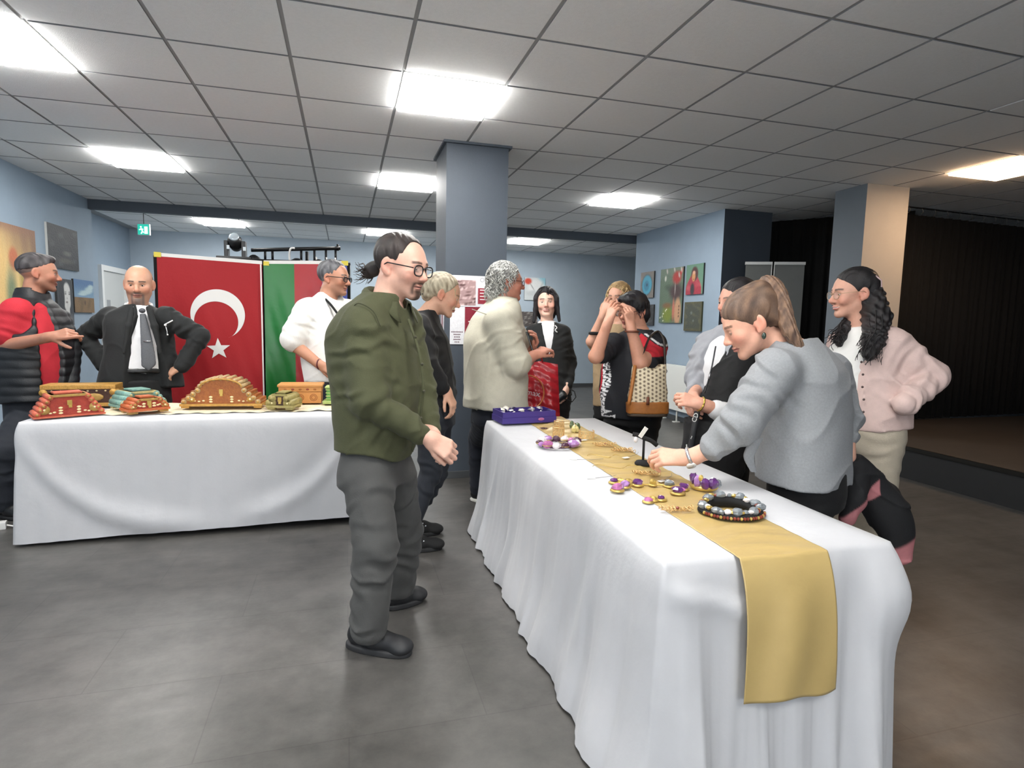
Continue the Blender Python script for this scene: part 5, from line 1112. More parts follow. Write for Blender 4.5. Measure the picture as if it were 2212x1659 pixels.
# ================================================================= the man in the olive shirt
def olive_man():
    d0 = 2.5; P = lambda x, y, dd=0: pix(x, y, d0 + dd); SK = (214, 168, 148)
    t = person('man in an olive overshirt and grey trousers, hands clasped, beside the jewellery table', feet=tuple(floorpt(840, 1370)))
    h = Head(P(868, 576), 66, -10, s=1.14, fat=.008, nose=1.1)
    S = Sdf(); h.add(S); S.cap(P(845, 610), P(832, 668), .060, .068, .03)
    A = Sdf(); A.cap(P(905, 938, -.12), P(928, 948, -.13), .030, .026, .02); A.cap(P(928, 925, .04), P(938, 940, -.03), .030, .026, .02)
    hand(A, P(926, 945, -.13), P(975, 975, -.13) - P(926, 945, -.13), P(0, 0) * 0 + UP * .5 - FWD, -1, (.75, .8, .85, .9), .02, (.5, .5), 1.08)
    hand(A, P(930, 938, -.02), P(972, 968, -.06) - P(930, 938, -.02), RIGHT + UP * .4, 1, (.8, .9, .9, .9), .02, (.4, .4), 1.05)
    T = Sdf(); under(T, [P(832, 668), P(815, 780), P(815, 960)], .08); under(T, [P(815, 960), P(812, 1180, -.12), P(793, 1360, -.12)], .04)
    bm_ = lambda x, y, z: (np.exp(-(x / .021) ** 4) * smooth(-.073, -.080, z) * smooth(.045, .06, y)) + np.exp(-((np.abs(x) - .028) / .007) ** 2) * smooth(-.045, -.055, z) * smooth(-.1, -.085, z) * smooth(.05, .065, y) * .9 + np.exp(-(x / .03) ** 4) * np.exp(-((z + .0485) / .0045) ** 2) * smooth(.07, .08, y)
    lids = h.eyes(t, open_=.30, gaze=(0, -18), skin=SK)
    sdfobj('body', [(S, .0034), (A, .004), (T, .016)], skinm, t, lambda V: h.color(V, SK, (178, 122, 110), (52, 36, 30), (40, 28, 24), bm_, .92, stub=.16), lids)
    H = haircap(h, (0, .052, .094), (0, .016, -.026), extra=lambda L: (earhole(L), L.ell((0, -.125, -.028), (.026, .030, .030), .02), L.ell((0, -.150, -.045), (.02, .022, .026), .02)))
    sdfobj('hair', [(H, .0045)], hairm, t, haircol((30, 22, 20), (52, 40, 36), 3))
    q = np.random.default_rng(4); po = []
    for k in range(60):
        a = q.uniform(0, 6.28); e = q.uniform(-1, 1); b = np.array([.022 * math.cos(a), -.145, -.045 + .02 * e]); o = np.array([.03 * math.cos(a), -.02 + .02 * math.sin(a) - .01, .03 * e - .015]); po.append([h.wld(b + o * s + np.array([.008 * math.sin(7 * s + k), -.012 * s, .008 * math.cos(6 * s + k)])) for s in np.linspace(0, .75, 8)])
    strands('bun_wisps', t, po, .0022, ((34, 24, 20), (66, 50, 42)))
    h.glasses(t, mat('black_frame', '#17171a', .3), .052, .038, .0026, lensm)
    sm = cloth('olive_wool', '#46482f', .08, 40, bump=.18, bscale=260)
    nk = P(838, 655); f = facing(60)
    def hemcut(p, d): return d
    sh = garment('overshirt', t, P, 64, [(812, 992, 0, .186, .146), (816, 905, 0, .198, .156), (812, 820, 0, .210, .165), (806, 740, 0, .215, .162), (816, 682, 0, .190, .118), (832, 640, 0, .100, .092)],
        [([(788, 706, -.15), (796, 862, -.20), (908, 938, -.13)], [.082, .072, .046]), ([(876, 694, .14), (912, 850, .12), (930, 925, .03)], [.075, .066, .044])], sm, .0062, .0035, 24, seed=4, folds=.0045,
        cuts=[], subs=[(P(855, 640), (.062, .062, .062), .02)],
        extra=lambda S: S.post.append(lambda p, d: np.maximum(d, (P(812, 980)[2] - .022 * np.cos((p - P(812, 980)) @ facing(150) / .17 * 3.0) + .010) - p[:, 2])))
    # collar and placket
    collar(sh, P(836, 648), 64, .078, sm, .055, 26, .055, .045, .024)
    pk = bez([P(882, 690, -.075), P(905, 760, -.115), P(914, 830, -.12), P(908, 900, -.09), P(890, 975, -.07)], 30); tube('placket', pk + 0, .006, sm, sh, 6)
    for q in (4, 10, 16, 22): v, fa = ball_arrays(pk[q] - FWD * .005 + RIGHT * .004, (.006, .006, .006), 8, 5); pydata('button', v, fa, mat('olive_button', '#3c3b2a', .4), sh)
    tube('sleeve_seam', bez([P(758, 668, -.17), P(775, 655, -.20), P(806, 672, -.21), P(822, 705, -.215)], 16), .0020, mat('olive_seam', '#393b27', .9), sh, 5)
    tube('hem_stitch', [P(742, 962, -.11), P(760, 968, -.17)], .0015, sm, sh, 4)
    tm = cloth('grey_chino', '#464645', .07, 25, bump=.1)
    L1 = [P(794, 1030, -.085), P(812, 1175, -.15), P(795, 1355, -.14)]; L2 = [P(848, 1030, .085), P(872, 1150, .17), P(858, 1288, .26)]
    S = Sdf(); S.loft([(P(812, 1040), .160, .122), (P(812, 960), .155, .115)], leftof(f), f, .03); S.chain(L1, [.104, .088, .074], .05); S.chain(L2, [.102, .086, .070], .05)
    for i in range(2):
        S.disp(limbfold(L1[i], L1[i + 1], .006 if i else .0045, 5 if i else 3, 3 + i)); S.disp(limbfold(L2[i], L2[i + 1], .006 if i else .004, 5 if i else 3, 8 + i))
    S.disp(wr(.004, 22, 9)); S.cut(P(0, 1376, -.14) * 0 + np.array([0, 0, .062]), -UP); sdfobj('trousers', [(S, .0075)], tm, t)
    sk = mat('black_sneaker', '#202124', .55, noise=.1, scale=40)
    shoe('shoe', floorpt(752, 1392), floorpt(886, 1416), sk, t, mat('dark_sole', '#2b2b2d', .6), .050)
    shoe('shoe', floorpt(832, 1316), floorpt(912, 1294), sk, t, mat('dark_sole', '#2b2b2d', .6), .050)
    settle(t)
olive_man()
def legs(t, P, phi, pelvis, L1, L2, m, r=(.10, .08, .06), res=.010, zc=.05, fold=.004, pw=(.165, .125), seed=3, k=.05, name='trousers'):
    f = facing(phi); S = Sdf(); a = P(*pelvis); S.loft([(a - UP * .08, pw[0], pw[1]), (a + UP * .10, pw[0], pw[1])], leftof(f), f, .03); S.chain(L1, r, k); S.chain(L2, r, k)
    for i in range(2): S.disp(limbfold(L1[i], L1[i + 1], fold, 5, seed + i)); S.disp(limbfold(L2[i], L2[i + 1], fold, 5, seed + 4 + i))
    S.cut(np.array([0, 0, zc]), -UP); return sdfobj(name, [(S, res)], m, t)
def stand(P, phi, pelvis, w=.09, step=0.0):
    """two straight legs below a pelvis point"""
    a = P(*pelvis); f = facing(phi); l = leftof(f); out = []
    for s in (1, -1): b = a + l * w * s; out.append([b, np.array([b[0], b[1], a[2] * .52]) + f * .02 + l * .01 * s, np.array([b[0], b[1], .09]) + f * step * s])
    return out[0], out[1]
def feet2(t, phi, L1, L2, m, ln=.27, **kw):
    f = facing(phi)
    for L in (L1, L2): a = L[-1].copy(); a[2] = 0; shoe('shoe', a - f * .07, a + f * (ln - .07), m, t, **kw)
def curls(h, n, seed, r0, length, amp, turns, plane=None, thick=.0, drop=1.0, zlo=-.05, ylim=.06, base=(.080, .098, .086), cen=(0, -.02, .04), out=.02, hang=None):
    q = np.random.default_rng(seed); po = []
    while len(po) < n:
        v = unit(q.normal(size=3)); p = np.array(cen) + v * np.array(base)
        if p[2] < zlo or p[1] > ylim: continue
        if plane is not None and (p - np.asarray(plane[1])) @ plane[2] > 0: continue
        L_ = length * q.uniform(.7, 1.15); ph = q.uniform(0, 6.28); a1 = unit(np.cross(v, [.1, .2, 1])); a2 = np.cross(v, a1); pts = []
        for s in np.linspace(0, 1, 16):
            rad = amp * min(1, s * 4) * (1 - .3 * s); c = p + v * out * min(1, s * 3) + np.array([0, -.15 * s * L_ * 0, -drop * L_ * s]) * 1.0 + v * np.array([1, 1, 0]) * .25 * L_ * s * (1 - s)
            pts.append(c + rad * (a1 * math.cos(ph + s * turns * 6.28) + np.array([0, 0, 1]) * .6 * math.sin(ph + s * turns * 6.28) + a2 * .5 * math.sin(ph + s * turns * 6.28)))
        po.append(h.wld(np.array(pts)))
    return po
def cutplane(pf, pb): n = unit([0, -(pb[2] - pf[2]), (pb[1] - pf[1])]); return (pf, pb, n if n[1] > 0 else -n)
blackcloth = cloth('black_cotton', '#101012', .15, 30); denim = cloth('dark_denim', '#1b1f27', .12, 40); shoem = mat('black_leather_shoe', '#161617', .4)
# ================================================================= man in the quilted vest
def vest_man():
    d0 = 4.14; P = lambda x, y, dd=0: pix(x, y, d0 + dd); SK = (168, 118, 96)
    t = person('man in a black quilted vest over a red tee, pointing across the table', feet=tuple(floorpt(45, 1118)))
    h = Head(P(84, 590), 124, -3, s=1.10, nose=1.2, fat=.002)
    S = Sdf(); h.add(S); S.cap(P(74, 615), P(70, 655), .062, .070, .03)
    A = Sdf(); W = [P(10, 722, -.2), P(8, 748, -.2), P(108, 728, -.30)]; A.chain(W, [.050, .047, .032], .02); hand(A, P(112, 727, -.30), P(178, 714, -.30) - P(112, 727, -.30), UP * .6 - FWD, -1, (.05, .75, .85, .95), .03, (.75, .2), 1.15, point=0)
    T = Sdf(); under(T, [P(70, 660), P(78, 760), P(80, 880)], .08)
    lids = h.eyes(t, open_=.5, skin=SK)
    sdfobj('body', [(S, .0042), (A, .0045), (T, .018)], skinm, t, lambda V: h.color(V, SK, (140, 84, 74), (44, 32, 28), (96, 84, 80), lambda x, y, z: np.exp(-(x / .03) ** 4) * np.exp(-((z + .049) / .005) ** 2) * (y > .07), .5, stub=.28), lids)
    H = haircap(h, (0, .086, .070), (0, -.030, .028), r=(.080, .101, .090), extra=lambda L: L.ell((0, .045, .094), (.045, .042, .026), .02)); sdfobj('hair', [(H, .005)], hairm, t, haircol((36, 32, 34), (78, 74, 76), 5))
    fade = haircap(h, (0, .060, .050), (0, -.040, -.055), r=(.0772, .0985, .084), strand=0); sdfobj('hair_fade', [(fade, .006)], mat('hair_fade', '#6f5d56', .7, noise=.2, scale=90), t)
    red = mat('red_cotton', rough=.85, attr=True, noise=.06, scale=30, bump=.1, bscale=200); f = facing(96); l = leftof(f); c0 = P(80, 735)
    def tee(V):
        c = np.tile(srgb(178, 34, 48), (len(V), 1)); q = V - c0; u = q @ l; z = q[:, 2]; fr = (q @ f) > .05
        for a, w_, zc in ((0, .022, .02), (.045, .02, .01), (-.045, .02, .01)): c = mixc(c, srgb(26, 20, 26), fr * (np.abs(u - a * (1 + (z - .02) * 6)) < w_ * smooth(.10, -.03, z)) * (z < .085) * (z > -.04) * 1.0)
        for zz in (-.052, -.066, -.080): c = mixc(c, srgb(26, 20, 26), fr * (np.abs(u) < .075) * (np.abs(z - zz) < .004) * 1.0)
        return c
    garment('tee_shirt', t, P, 96, [(84, 845, 0, .215, .175), (82, 790, 0, .225, .190), (80, 720, 0, .215, .172), (78, 672, 0, .19, .12), (72, 642, 0, .085, .08)], [([(36, 672, -.18), (14, 724, -.2)], [.092, .088])], red, .007, .003, seed=2, col=tee, folds=.003)
    vm = mat('black_quilted_nylon', '#15171b', .55, noise=.1, scale=20, bump=.12, bscale=120)
    op = lambda S: S.chain([P(92, 640, -.09), P(108, 700, -.13), P(119, 770, -.12), P(124, 895, -.12)], [.050, .075, .082, .080], .01, '-')
    v = garment('quilted_vest', t, P, 96, [(84, 868, 0, .240, .195), (83, 800, 0, .250, .212), (80, 725, 0, .240, .196), (76, 672, 0, .205, .145), (70, 640, 0, .100, .095), (68, 626, 0, .092, .088)], [], vm, .007, 0, seed=2, extra=lambda S: (op(S), S.ell(P(36, 690, -.24), (.085, .085, .10), .015, '-'), S.ell(P(80, 625), (.07, .07, .07), .01, '-'), S.disp(lambda p: -.006 * np.abs(np.sin(p[:, 2] * math.pi / .060 + .4 * snoise(p, 9, 2))) + .004 * snoise(p, 40, 3))))
    far = Sdf(); far.chain([P(128, 690, .16), P(150, 760, .12), P(148, 830, .05)], [.075, .07, .06], .03); far.disp(lambda p: -.006 * np.abs(np.sin(p[:, 2] * math.pi / .06))); sdfobj('vest_flap', [(far, .009)], vm, v)
    f1, f2 = floorpt(12, 1118), floorpt(60, 1112)
    legs(t, P, 50, (82, 880, 0), [P(62, 900, -.1), f1 * [1, 1, 0] + UP * .45 + RIGHT * .03, f1 + UP * .10], [P(105, 900, .1), f2 * [1, 1, 0] + UP * .45, f2 + UP * .10], denim, (.115, .085, .072), pw=(.19, .16))
    for a in (f1, f2): shoe('shoe', a - RIGHT * .06 + FWD * .02, a + RIGHT * .20 - FWD * .05, shoem, t)
    settle(t)
vest_man()
# ================================================================= bald man in the dark suit
def suit_man():
    d0 = 4.37; P = lambda x, y, dd=0: pix(x, y, d0 + dd); SK = (196, 148, 122)
    t = person('bald man in a black suit with grey tie, hands on hips behind the chests', feet=tuple(P(305, 800)[:2]) + (0,))
    h = Head(P(300, 614), 24, -8, s=1.17, nose=1.15, fat=.005)
    S = Sdf(); h.add(S); S.cap(P(300, 635), P(299, 678), .060, .068, .03); T = Sdf(); under(T, [P(299, 678), P(302, 760), P(305, 850)], .08)
    A = Sdf(); hand(A, P(230, 792, -.02), RIGHT + UP * -.6 - FWD * .1, -FWD + UP, 1, (.5, .5, .5, .5)); hand(A, P(390, 792, -.02), -RIGHT - UP * .6 - FWD * .1, -FWD + UP, -1, (.5, .5, .5, .5))
    gm_ = lambda x, y, z: np.exp(-(x / .033) ** 4) * np.exp(-((z + .049) / .0065) ** 2) * (y > .07) + np.exp(-(x / .024) ** 4) * smooth(-.076, -.084, z) * (y > .05) + np.exp(-((np.abs(x) - .030) / .007) ** 2) * smooth(-.05, -.06, z) * (y > .05)
    sdfobj('body', [(S, .0042), (A, .006), (T, .018)], skinm, t, lambda V: h.color(V, SK, (150, 96, 86), (48, 36, 32), (84, 76, 74), gm_, .85, stub=.30, browk=.95), h.eyes(t, open_=.55, skin=SK))
    st = mat('side_stubble', '#7d685e', .7, noise=.2, scale=120); fd = haircap(h, (0, .030, .030), (0, -.012, -.05), r=(.0768, .0985, .080), c=(0, -.018, .026), strand=0, extra=lambda L: L.ell((0, .0, .115), (.09, .10, .062), .02, '-')); sdfobj('hair', [(fd, .006)], st, t)
    wm = cloth('white_poplin', '#dcdcde', .03, 20); sh = garment('shirt', t, P, 27, [(305, 806, 0, .172, .135), (304, 785, 0, .175, .142), (300, 735, 0, .18, .135), (298, 690, 0, .17, .105), (299, 662, 0, .074, .074)], [], wm, .007, .003, seed=6, subs=[(P(299, 648), (.066, .066, .05), .01)])
    collar(sh, P(300, 660), 27, .070, wm, .036, 16, .045, .030, .016)
    tie = Sdf(); f = facing(27); tie.ell(P(307, 671, -.100), (.022, .018, .018), .01); tie.loft([(P(321, 800, -.150), .006, .006), (P(321, 787, -.150), .046, .009), (P(317, 740, -.142), .038, .009), (P(308, 678, -.108), .018, .010)], leftof(f), f, .01, 2.6); tm = mat('grey_tie', '#4b4d52', .6, noise=.2, scale=160); to = sdfobj('tie', [(tie, .0045)], tm, t)
    pydata('tie_clip', *tube_arrays([P(310, 737, -.158), P(325, 737, -.150)], .004, 6), mat('silver', '#c8c8cc', .25, metal=.8), to)
    jm = cloth('black_wool_suit', '#17191a', .12, 60, sheen=.08)
    def wedge(S): S.loft([(P(316, 870, -.20), .200, .16), (P(316, 820, -.20), .185, .16), (P(314, 780, -.20), .160, .155), (P(312, 720, -.185), .125, .135), (P(308, 668, -.14), .065, .10), (P(306, 640, -.09), .055, .11)], leftof(f), f, .008, 2.2, '-')
    garment('suit_jacket', t, P, 27, [(306, 838, 0, .285, .150), (305, 800, 0, .262, .165), (303, 750, 0, .228, .168), (300, 705, 0, .225, .145), (299, 680, 0, .20, .105), (299, 660, 0, .09, .085)], [([(240, 686, .0), (186, 726, .05), (226, 790, .0)], [.085, .070, .058]), ([(360, 686, .0), (432, 726, .05), (394, 790, .0)], [.085, .070, .058])], jm, .007, .003, seed=8, folds=.005, extra=wedge)
    lp = Sdf()
    for s_, xs in ((-1, (281, 272, 262)), (1, (317, 328, 340))): lp.chain([P(xs[0] + 4, 666, -.085), P(xs[1] + 6, 705, -.135 + .015 * s_), P(xs[2] + 6, 762, -.150 + .03 * s_)], [.018, .024, .010], .01)
    sdfobj('lapels', [(lp, .006)], jm, t)
    pin = [tube_arrays([P(358, 700, -.150), P(373, 692, -.12)], .0045, 6), ball_arrays(P(357, 702, -.150), .009, 8, 5), tube_arrays([P(358, 705, -.15), P(361, 716, -.15), P(361, 722, -.15)], .002, 5), ball_arrays(P(362, 723, -.15), .006, 8, 5)]; V, F = merge(pin); pydata('lapel_pin', V, F, mat('white_enamel', '#e8e8e8', .3), t)
    L1, L2 = stand(P, 27, (305, 850, 0)); legs(t, P, 27, (305, 850, 0), L1, L2, blackcloth, pw=(.172, .125)); feet2(t, 27, L1, L2, shoem)
    belt = Sdf(); belt.loft([(P(305, 806), .176, .145), (P(305, 797), .176, .145)], leftof(f), f); sdfobj('belt', [(belt, .007)], shoem, t)
    settle(t)
suit_man()
# ================================================================= man in the white T-shirt
def white_man():
    d0 = 4.76; P = lambda x, y, dd=0: pix(x, y, d0 + dd); SK = (186, 134, 108)
    t = person('grey haired man in a white tee with dark glasses, in front of the striped flag', feet=tuple(P(712, 800)[:2]) + (0,))
    h = Head(P(722, 601), 80, -4, s=1.20, nose=1.2, fat=.007)
    S = Sdf(); h.add(S); S.cap(P(712, 625), P(706, 655), .068, .080, .03); T = Sdf(); under(T, [P(706, 658), P(710, 760), P(712, 850)], .08)
    A = Sdf(); A.chain([P(654, 690, -.18), P(640, 748, -.2), P(690, 787, -.24)], [.058, .050, .034], .02); hand(A, P(692, 788, -.24), P(730, 806, -.24) - P(692, 788, -.24), UP * .5 - FWD, -1, (.5, .5, .55, .6), .05, (.5, .4), 1.05)
    sdfobj('body', [(S, .0044), (A, .005), (T, .018)], skinm, t, lambda V: h.color(V, SK, (158, 100, 88), (60, 54, 52), (120, 112, 108), None, stub=.25), h.eyes(t, open_=.45, skin=SK))
    H = haircap(h, (0, .062, .086), (0, .010, -.028), r=(.080, .101, .087), extra=earhole); sdfobj('hair', [(H, .005)], hairm, t, haircol((62, 62, 66), (120, 120, 124), 6))
    h.glasses(t, mat('black_frame', '#17171a', .3), .052, .034, .0030, mat('tinted_lens', '#3a3f46', .05, alpha=.45))
    wm = cloth('white_jersey', '#e2e1de', .03, 20); f = facing(70)
    garment('tee_shirt', t, P, 70, [(712, 826, 0, .20, .175), (713, 780, 0, .225, .20), (708, 725, 0, .235, .19), (704, 680, 0, .225, .155), (706, 652, 0, .16, .11), (712, 634, 0, .095, .085)], [([(664, 672, -.16), (634, 732, -.2)], [.105, .100]), ([(752, 672, .14), (770, 740, .12)], [.10, .09])], wm, .008, .004, seed=12, folds=.004, subs=[(P(722, 632, -.03), (.085, .085, .06), .015)])
    tube('lanyard', bez([P(694, 622, .03), P(698, 640, -.10), P(716, 660, -.16), P(738, 690, -.17)], 16), .010, blackcloth, t, 6)
    tube('bracelet', [P(690, 787, -.24) + .038 * (np.cos(a) * UP + np.sin(a) * unit(FWD + RIGHT * .2)) for a in np.linspace(0, 6.283, 16)], .006, mat('dark_red_beads', '#5a1f22', .4), t, 6)
    L1, L2 = stand(P, 70, (714, 850, 0)); legs(t, P, 70, (714, 850, 0), L1, L2, cloth('navy_cotton', '#1d2230', .1, 30), pw=(.20, .165)); feet2(t, 70, L1, L2, shoem); settle(t)
white_man()
# ================================================================= grey-blonde woman in black, bending forward
def black_sweater_woman():
    d0 = 3.6; P = lambda x, y, dd=0: pix(x, y, d0 + dd); SK = (206, 158, 132)
    t = person('grey blonde woman in a black sweater, bending forward behind the olive man', feet=tuple(floorpt(910, 1168)))
    h = Head(P(957, 637), 98, -20, s=1.06, fem=1, nose=1.05)
    S = Sdf(); h.add(S); S.cap(P(940, 655), P(915, 690), .050, .062, .03); A = Sdf(); A.chain([P(948, 828, -.17), P(966, 846, -.15)], [.032, .026], .02); hand(A, P(966, 846, -.15), P(980, 876, -.15) - P(966, 846, -.15), RIGHT - FWD * .4, -1, (.5, .55, .6, .6)); T = Sdf(); under(T, [P(915, 690), P(925, 780), P(935, 880)], .07)
    sdfobj('body', [(S, .004), (A, .0048), (T, .018)], skinm, t, lambda V: h.color(V, SK, (170, 100, 92), (120, 96, 76), blush=1.3), h.eyes(t, open_=.4, skin=SK))
    H = haircap(h, (0, .060, .080), (0, -.020, -.020), r=(.083, .103, .089), extra=lambda L: (L.ell((0, -.105, .015), (.045, .04, .05), .03), L.ell((0, -.080, -.040), (.050, .035, .030), .03)), freq=200); sdfobj('hair', [(H, .0045)], hairm, t, haircol((122, 106, 84), (198, 186, 160), 7, 90))
    q = np.random.default_rng(3); po = [[h.wld(np.array([sx * (.06 - .02 * s), .05 + .035 * s + .006 * math.sin(9 * s + k), .055 - .12 * s + k * .001])) for s in np.linspace(0, 1, 12)] for k in range(6) for sx in (1, -1)]; strands('wisps', t, po, .0016, ((176, 156, 120), (214, 200, 170)))
    ck = Sdf(); 
    for k in range(7): a = h.wld(np.array([0, -.128 - .010 * abs(k - 3) * -.6, .045 - k * .014])); ck.cap(a - h.M[0] * .03, a + h.M[0] * .03, .006, None, .004)
    ck.cap(h.wld(np.array([0, -.125, .05])), h.wld(np.array([0, -.125, -.045])), .010, None, .01); sdfobj('hair_claw', [(ck, .004)], mat('black_plastic', '#1b1c1e', .38), t)
    garment('sweater', t, P, 82, [(938, 880, 0, .175, .130), (930, 815, 0, .18, .142), (920, 745, 0, .19, .138), (910, 698, 0, .17, .108), (914, 676, 0, .10, .085)], [([(903, 706, -.16), (922, 790, -.22), (955, 836, -.17)], [.075, .066, .048]), ([(920, 706, .14), (950, 800, .14), (972, 845, .05)], [.07, .06, .045])], blackcloth, .0075, .004, seed=14, folds=.005)
    n1, n2 = floorpt(888, 1190), floorpt(900, 1156)
    legs(t, P, 85, (937, 890, 0), [P(930, 900, -.08), P(930, 1020, -.08), n1 + UP * .14], [P(945, 900, .08), P(945, 1020, .1), n2 + UP * .14], denim, (.095, .066, .045), res=.009, zc=.12, fold=.005, pw=(.165, .125))
    bo = mat('black_suede_boot', '#131314', .8); 
    for a, b in ((floorpt(870, 1192), floorpt(954, 1185)), (floorpt(884, 1157), floorpt(950, 1152))):
        o = shoe('boot', a, b, bo, t, h=.12, boot=.05, w=.044)
        for k in range(3): v, fa = ball_arrays(a + (b - a) * (.38 + .09 * k) + UP * (.105 - .018 * k) - FWD * .04, .006, 8, 5); pydata('eyelet', v, fa, mat('silver', '#c8c8cc', .25, metal=.8), o)
        tube('laces', bez([a + (b - a) * .34 + UP * .125 - FWD * .035, a + (b - a) * .42 + UP * .15 - FWD * .03, a + (b - a) * .48 + UP * .12 - FWD * .035], 10), .003, mat('grey_lace', '#8a8577', .7), o, 5)
    settle(t)
black_sweater_woman()
# ================================================================= grey curly haired man in the cream shirt
def cream_man():
    d0 = 4.0; P = lambda x, y, dd=0: pix(x, y, d0 + dd); SK = (190, 132, 112)
    t = person('man with grey curls and cream short sleeved shirt, back half turned', feet=tuple(P(1072, 800)[:2]) + (0,))
    h = Head(P(1094, 610), 106, 0, s=1.10, nose=1.25, fat=.005)
    S = Sdf(); h.add(S); S.cap(P(1090, 630), P(1084, 668), .066, .074, .03); A = Sdf(); A.chain([P(1112, 765, -.21), P(1122, 788, -.2), P(1153, 768, -.12)], [.054, .050, .034], .02); hand(A, P(1155, 767, -.12), P(1186, 748, -.06) - P(1155, 767, -.12), UP - FWD * .5, -1, (.6, .65, .7, .7), .03, (.4, .3), 1.05)
    hand(A, P(1150, 758, .02), P(1160, 728, -.04) - P(1150, 758, .02), RIGHT + FWD * .3, 1, (.5, .5, .5, .5), .03, (.4, .3), 1.05); A.cap(P(1130, 772, .1), P(1150, 758, .02), .036, .03, .02); T = Sdf(); under(T, [P(1084, 668), P(1074, 760), P(1072, 870)], .08)
    sdfobj('body', [(S, .0044), (A, .005), (T, .018)], skinm, t, lambda V: h.color(V, SK, (160, 98, 88), (120, 116, 112), blush=1.3), h.eyes(t, open_=.45, skin=SK))
    pl_ = cutplane((0, .066, .082), (0, -.012, -.020)); H = haircap(h, pl_[0], pl_[1], r=(.088, .104, .094), extra=lambda L: L.ell((0, -.075, -.045), (.068, .05, .055), .03), strand=.004, freq=120); sdfobj('hair', [(H, .0055)], hairm, t, haircol((92, 92, 90), (176, 176, 172), 8, 120))
    po = curls(h, 330, 9, .003, .055, .010, 1.6, pl_, zlo=-.07, base=(.088, .104, .094), out=.006); po += curls(h, 120, 10, .003, .05, .010, 1.5, None, zlo=-.09, ylim=-.03, base=(.07, .055, .06), cen=(0, -.075, -.045), out=.006)
    strands('curls', t, po, .0042, ((120, 120, 116), (214, 214, 208)), seg=4)
    h.glasses(t, mat('dark_red_frame', '#4a1c1c', .3), .048, .030, .0022, lensm)
    cm = cloth('cream_linen', '#b9b5a4', .06, 26); f = facing(118)
    sh = garment('shirt', t, P, 118, [(1070, 884, 0, .250, .205), (1070, 820, 0, .245, .200), (1068, 750, 0, .245, .195), (1072, 695, 0, .235, .155), (1082, 662, 0, .17, .11), (1088, 644, 0, .095, .085)], [([(1078, 698, -.20), (1116, 784, -.22)], [.108, .098]), ([(1095, 692, .16), (1132, 770, .14)], [.10, .085])], cm, .0075, .005, 20, seed=16, folds=.004, subs=[(P(1092, 640), (.07, .07, .04), .01)])
    collar(sh, P(1088, 652), 112, .080, cm, .040, 24, .05, .03, .020)
    tube('yoke_seam', bez([P(1020, 668, -.17), P(1042, 676, -.235), P(1066, 684, -.26)], 12), .003, mat('cream_seam', '#a39f8e', .9), sh, 5)
    n1, n2 = floorpt(1034, 1082), P(1085, 800); n2 = np.array([n2[0], n2[1], 0]) + FWD * -.02
    legs(t, P, 110, (1072, 885, 0), [P(1060, 900, -.06), n1 * [1, 1, 0] + UP * .48, n1 + UP * .10], [P(1085, 900, .06), n2 + UP * .46, n2 + UP * .10], cloth('navy_trousers', '#191d27', .1, 30), (.11, .085, .068), pw=(.19, .16))
    shoe('shoe', floorpt(1018, 1080), floorpt(1078, 1092), blackcloth, t, mat('white_sole', '#d9d7cf', .6)); shoe('shoe', n2 - RIGHT * .07, n2 + RIGHT * .2, blackcloth, t, mat('white_sole', '#d9d7cf', .6)); settle(t)
    ph = empty('phone', tuple(P(1146, 738, -.03))); tag(ph, 'black phone held up by the curly haired man', 'phone'); ph.rotation_euler = (math.radians(70), 0, math.radians(60))
    box('phone_body', -.035, .035, -.072, .072, -.004, .004, mat('black_glass', '#0b0b0d', .12), ph, .003); box('camera_bump', -.03, -.008, .04, .066, .004, .006, mat('black_plastic', '#1b1c1e', .38), ph, .001)
cream_man()
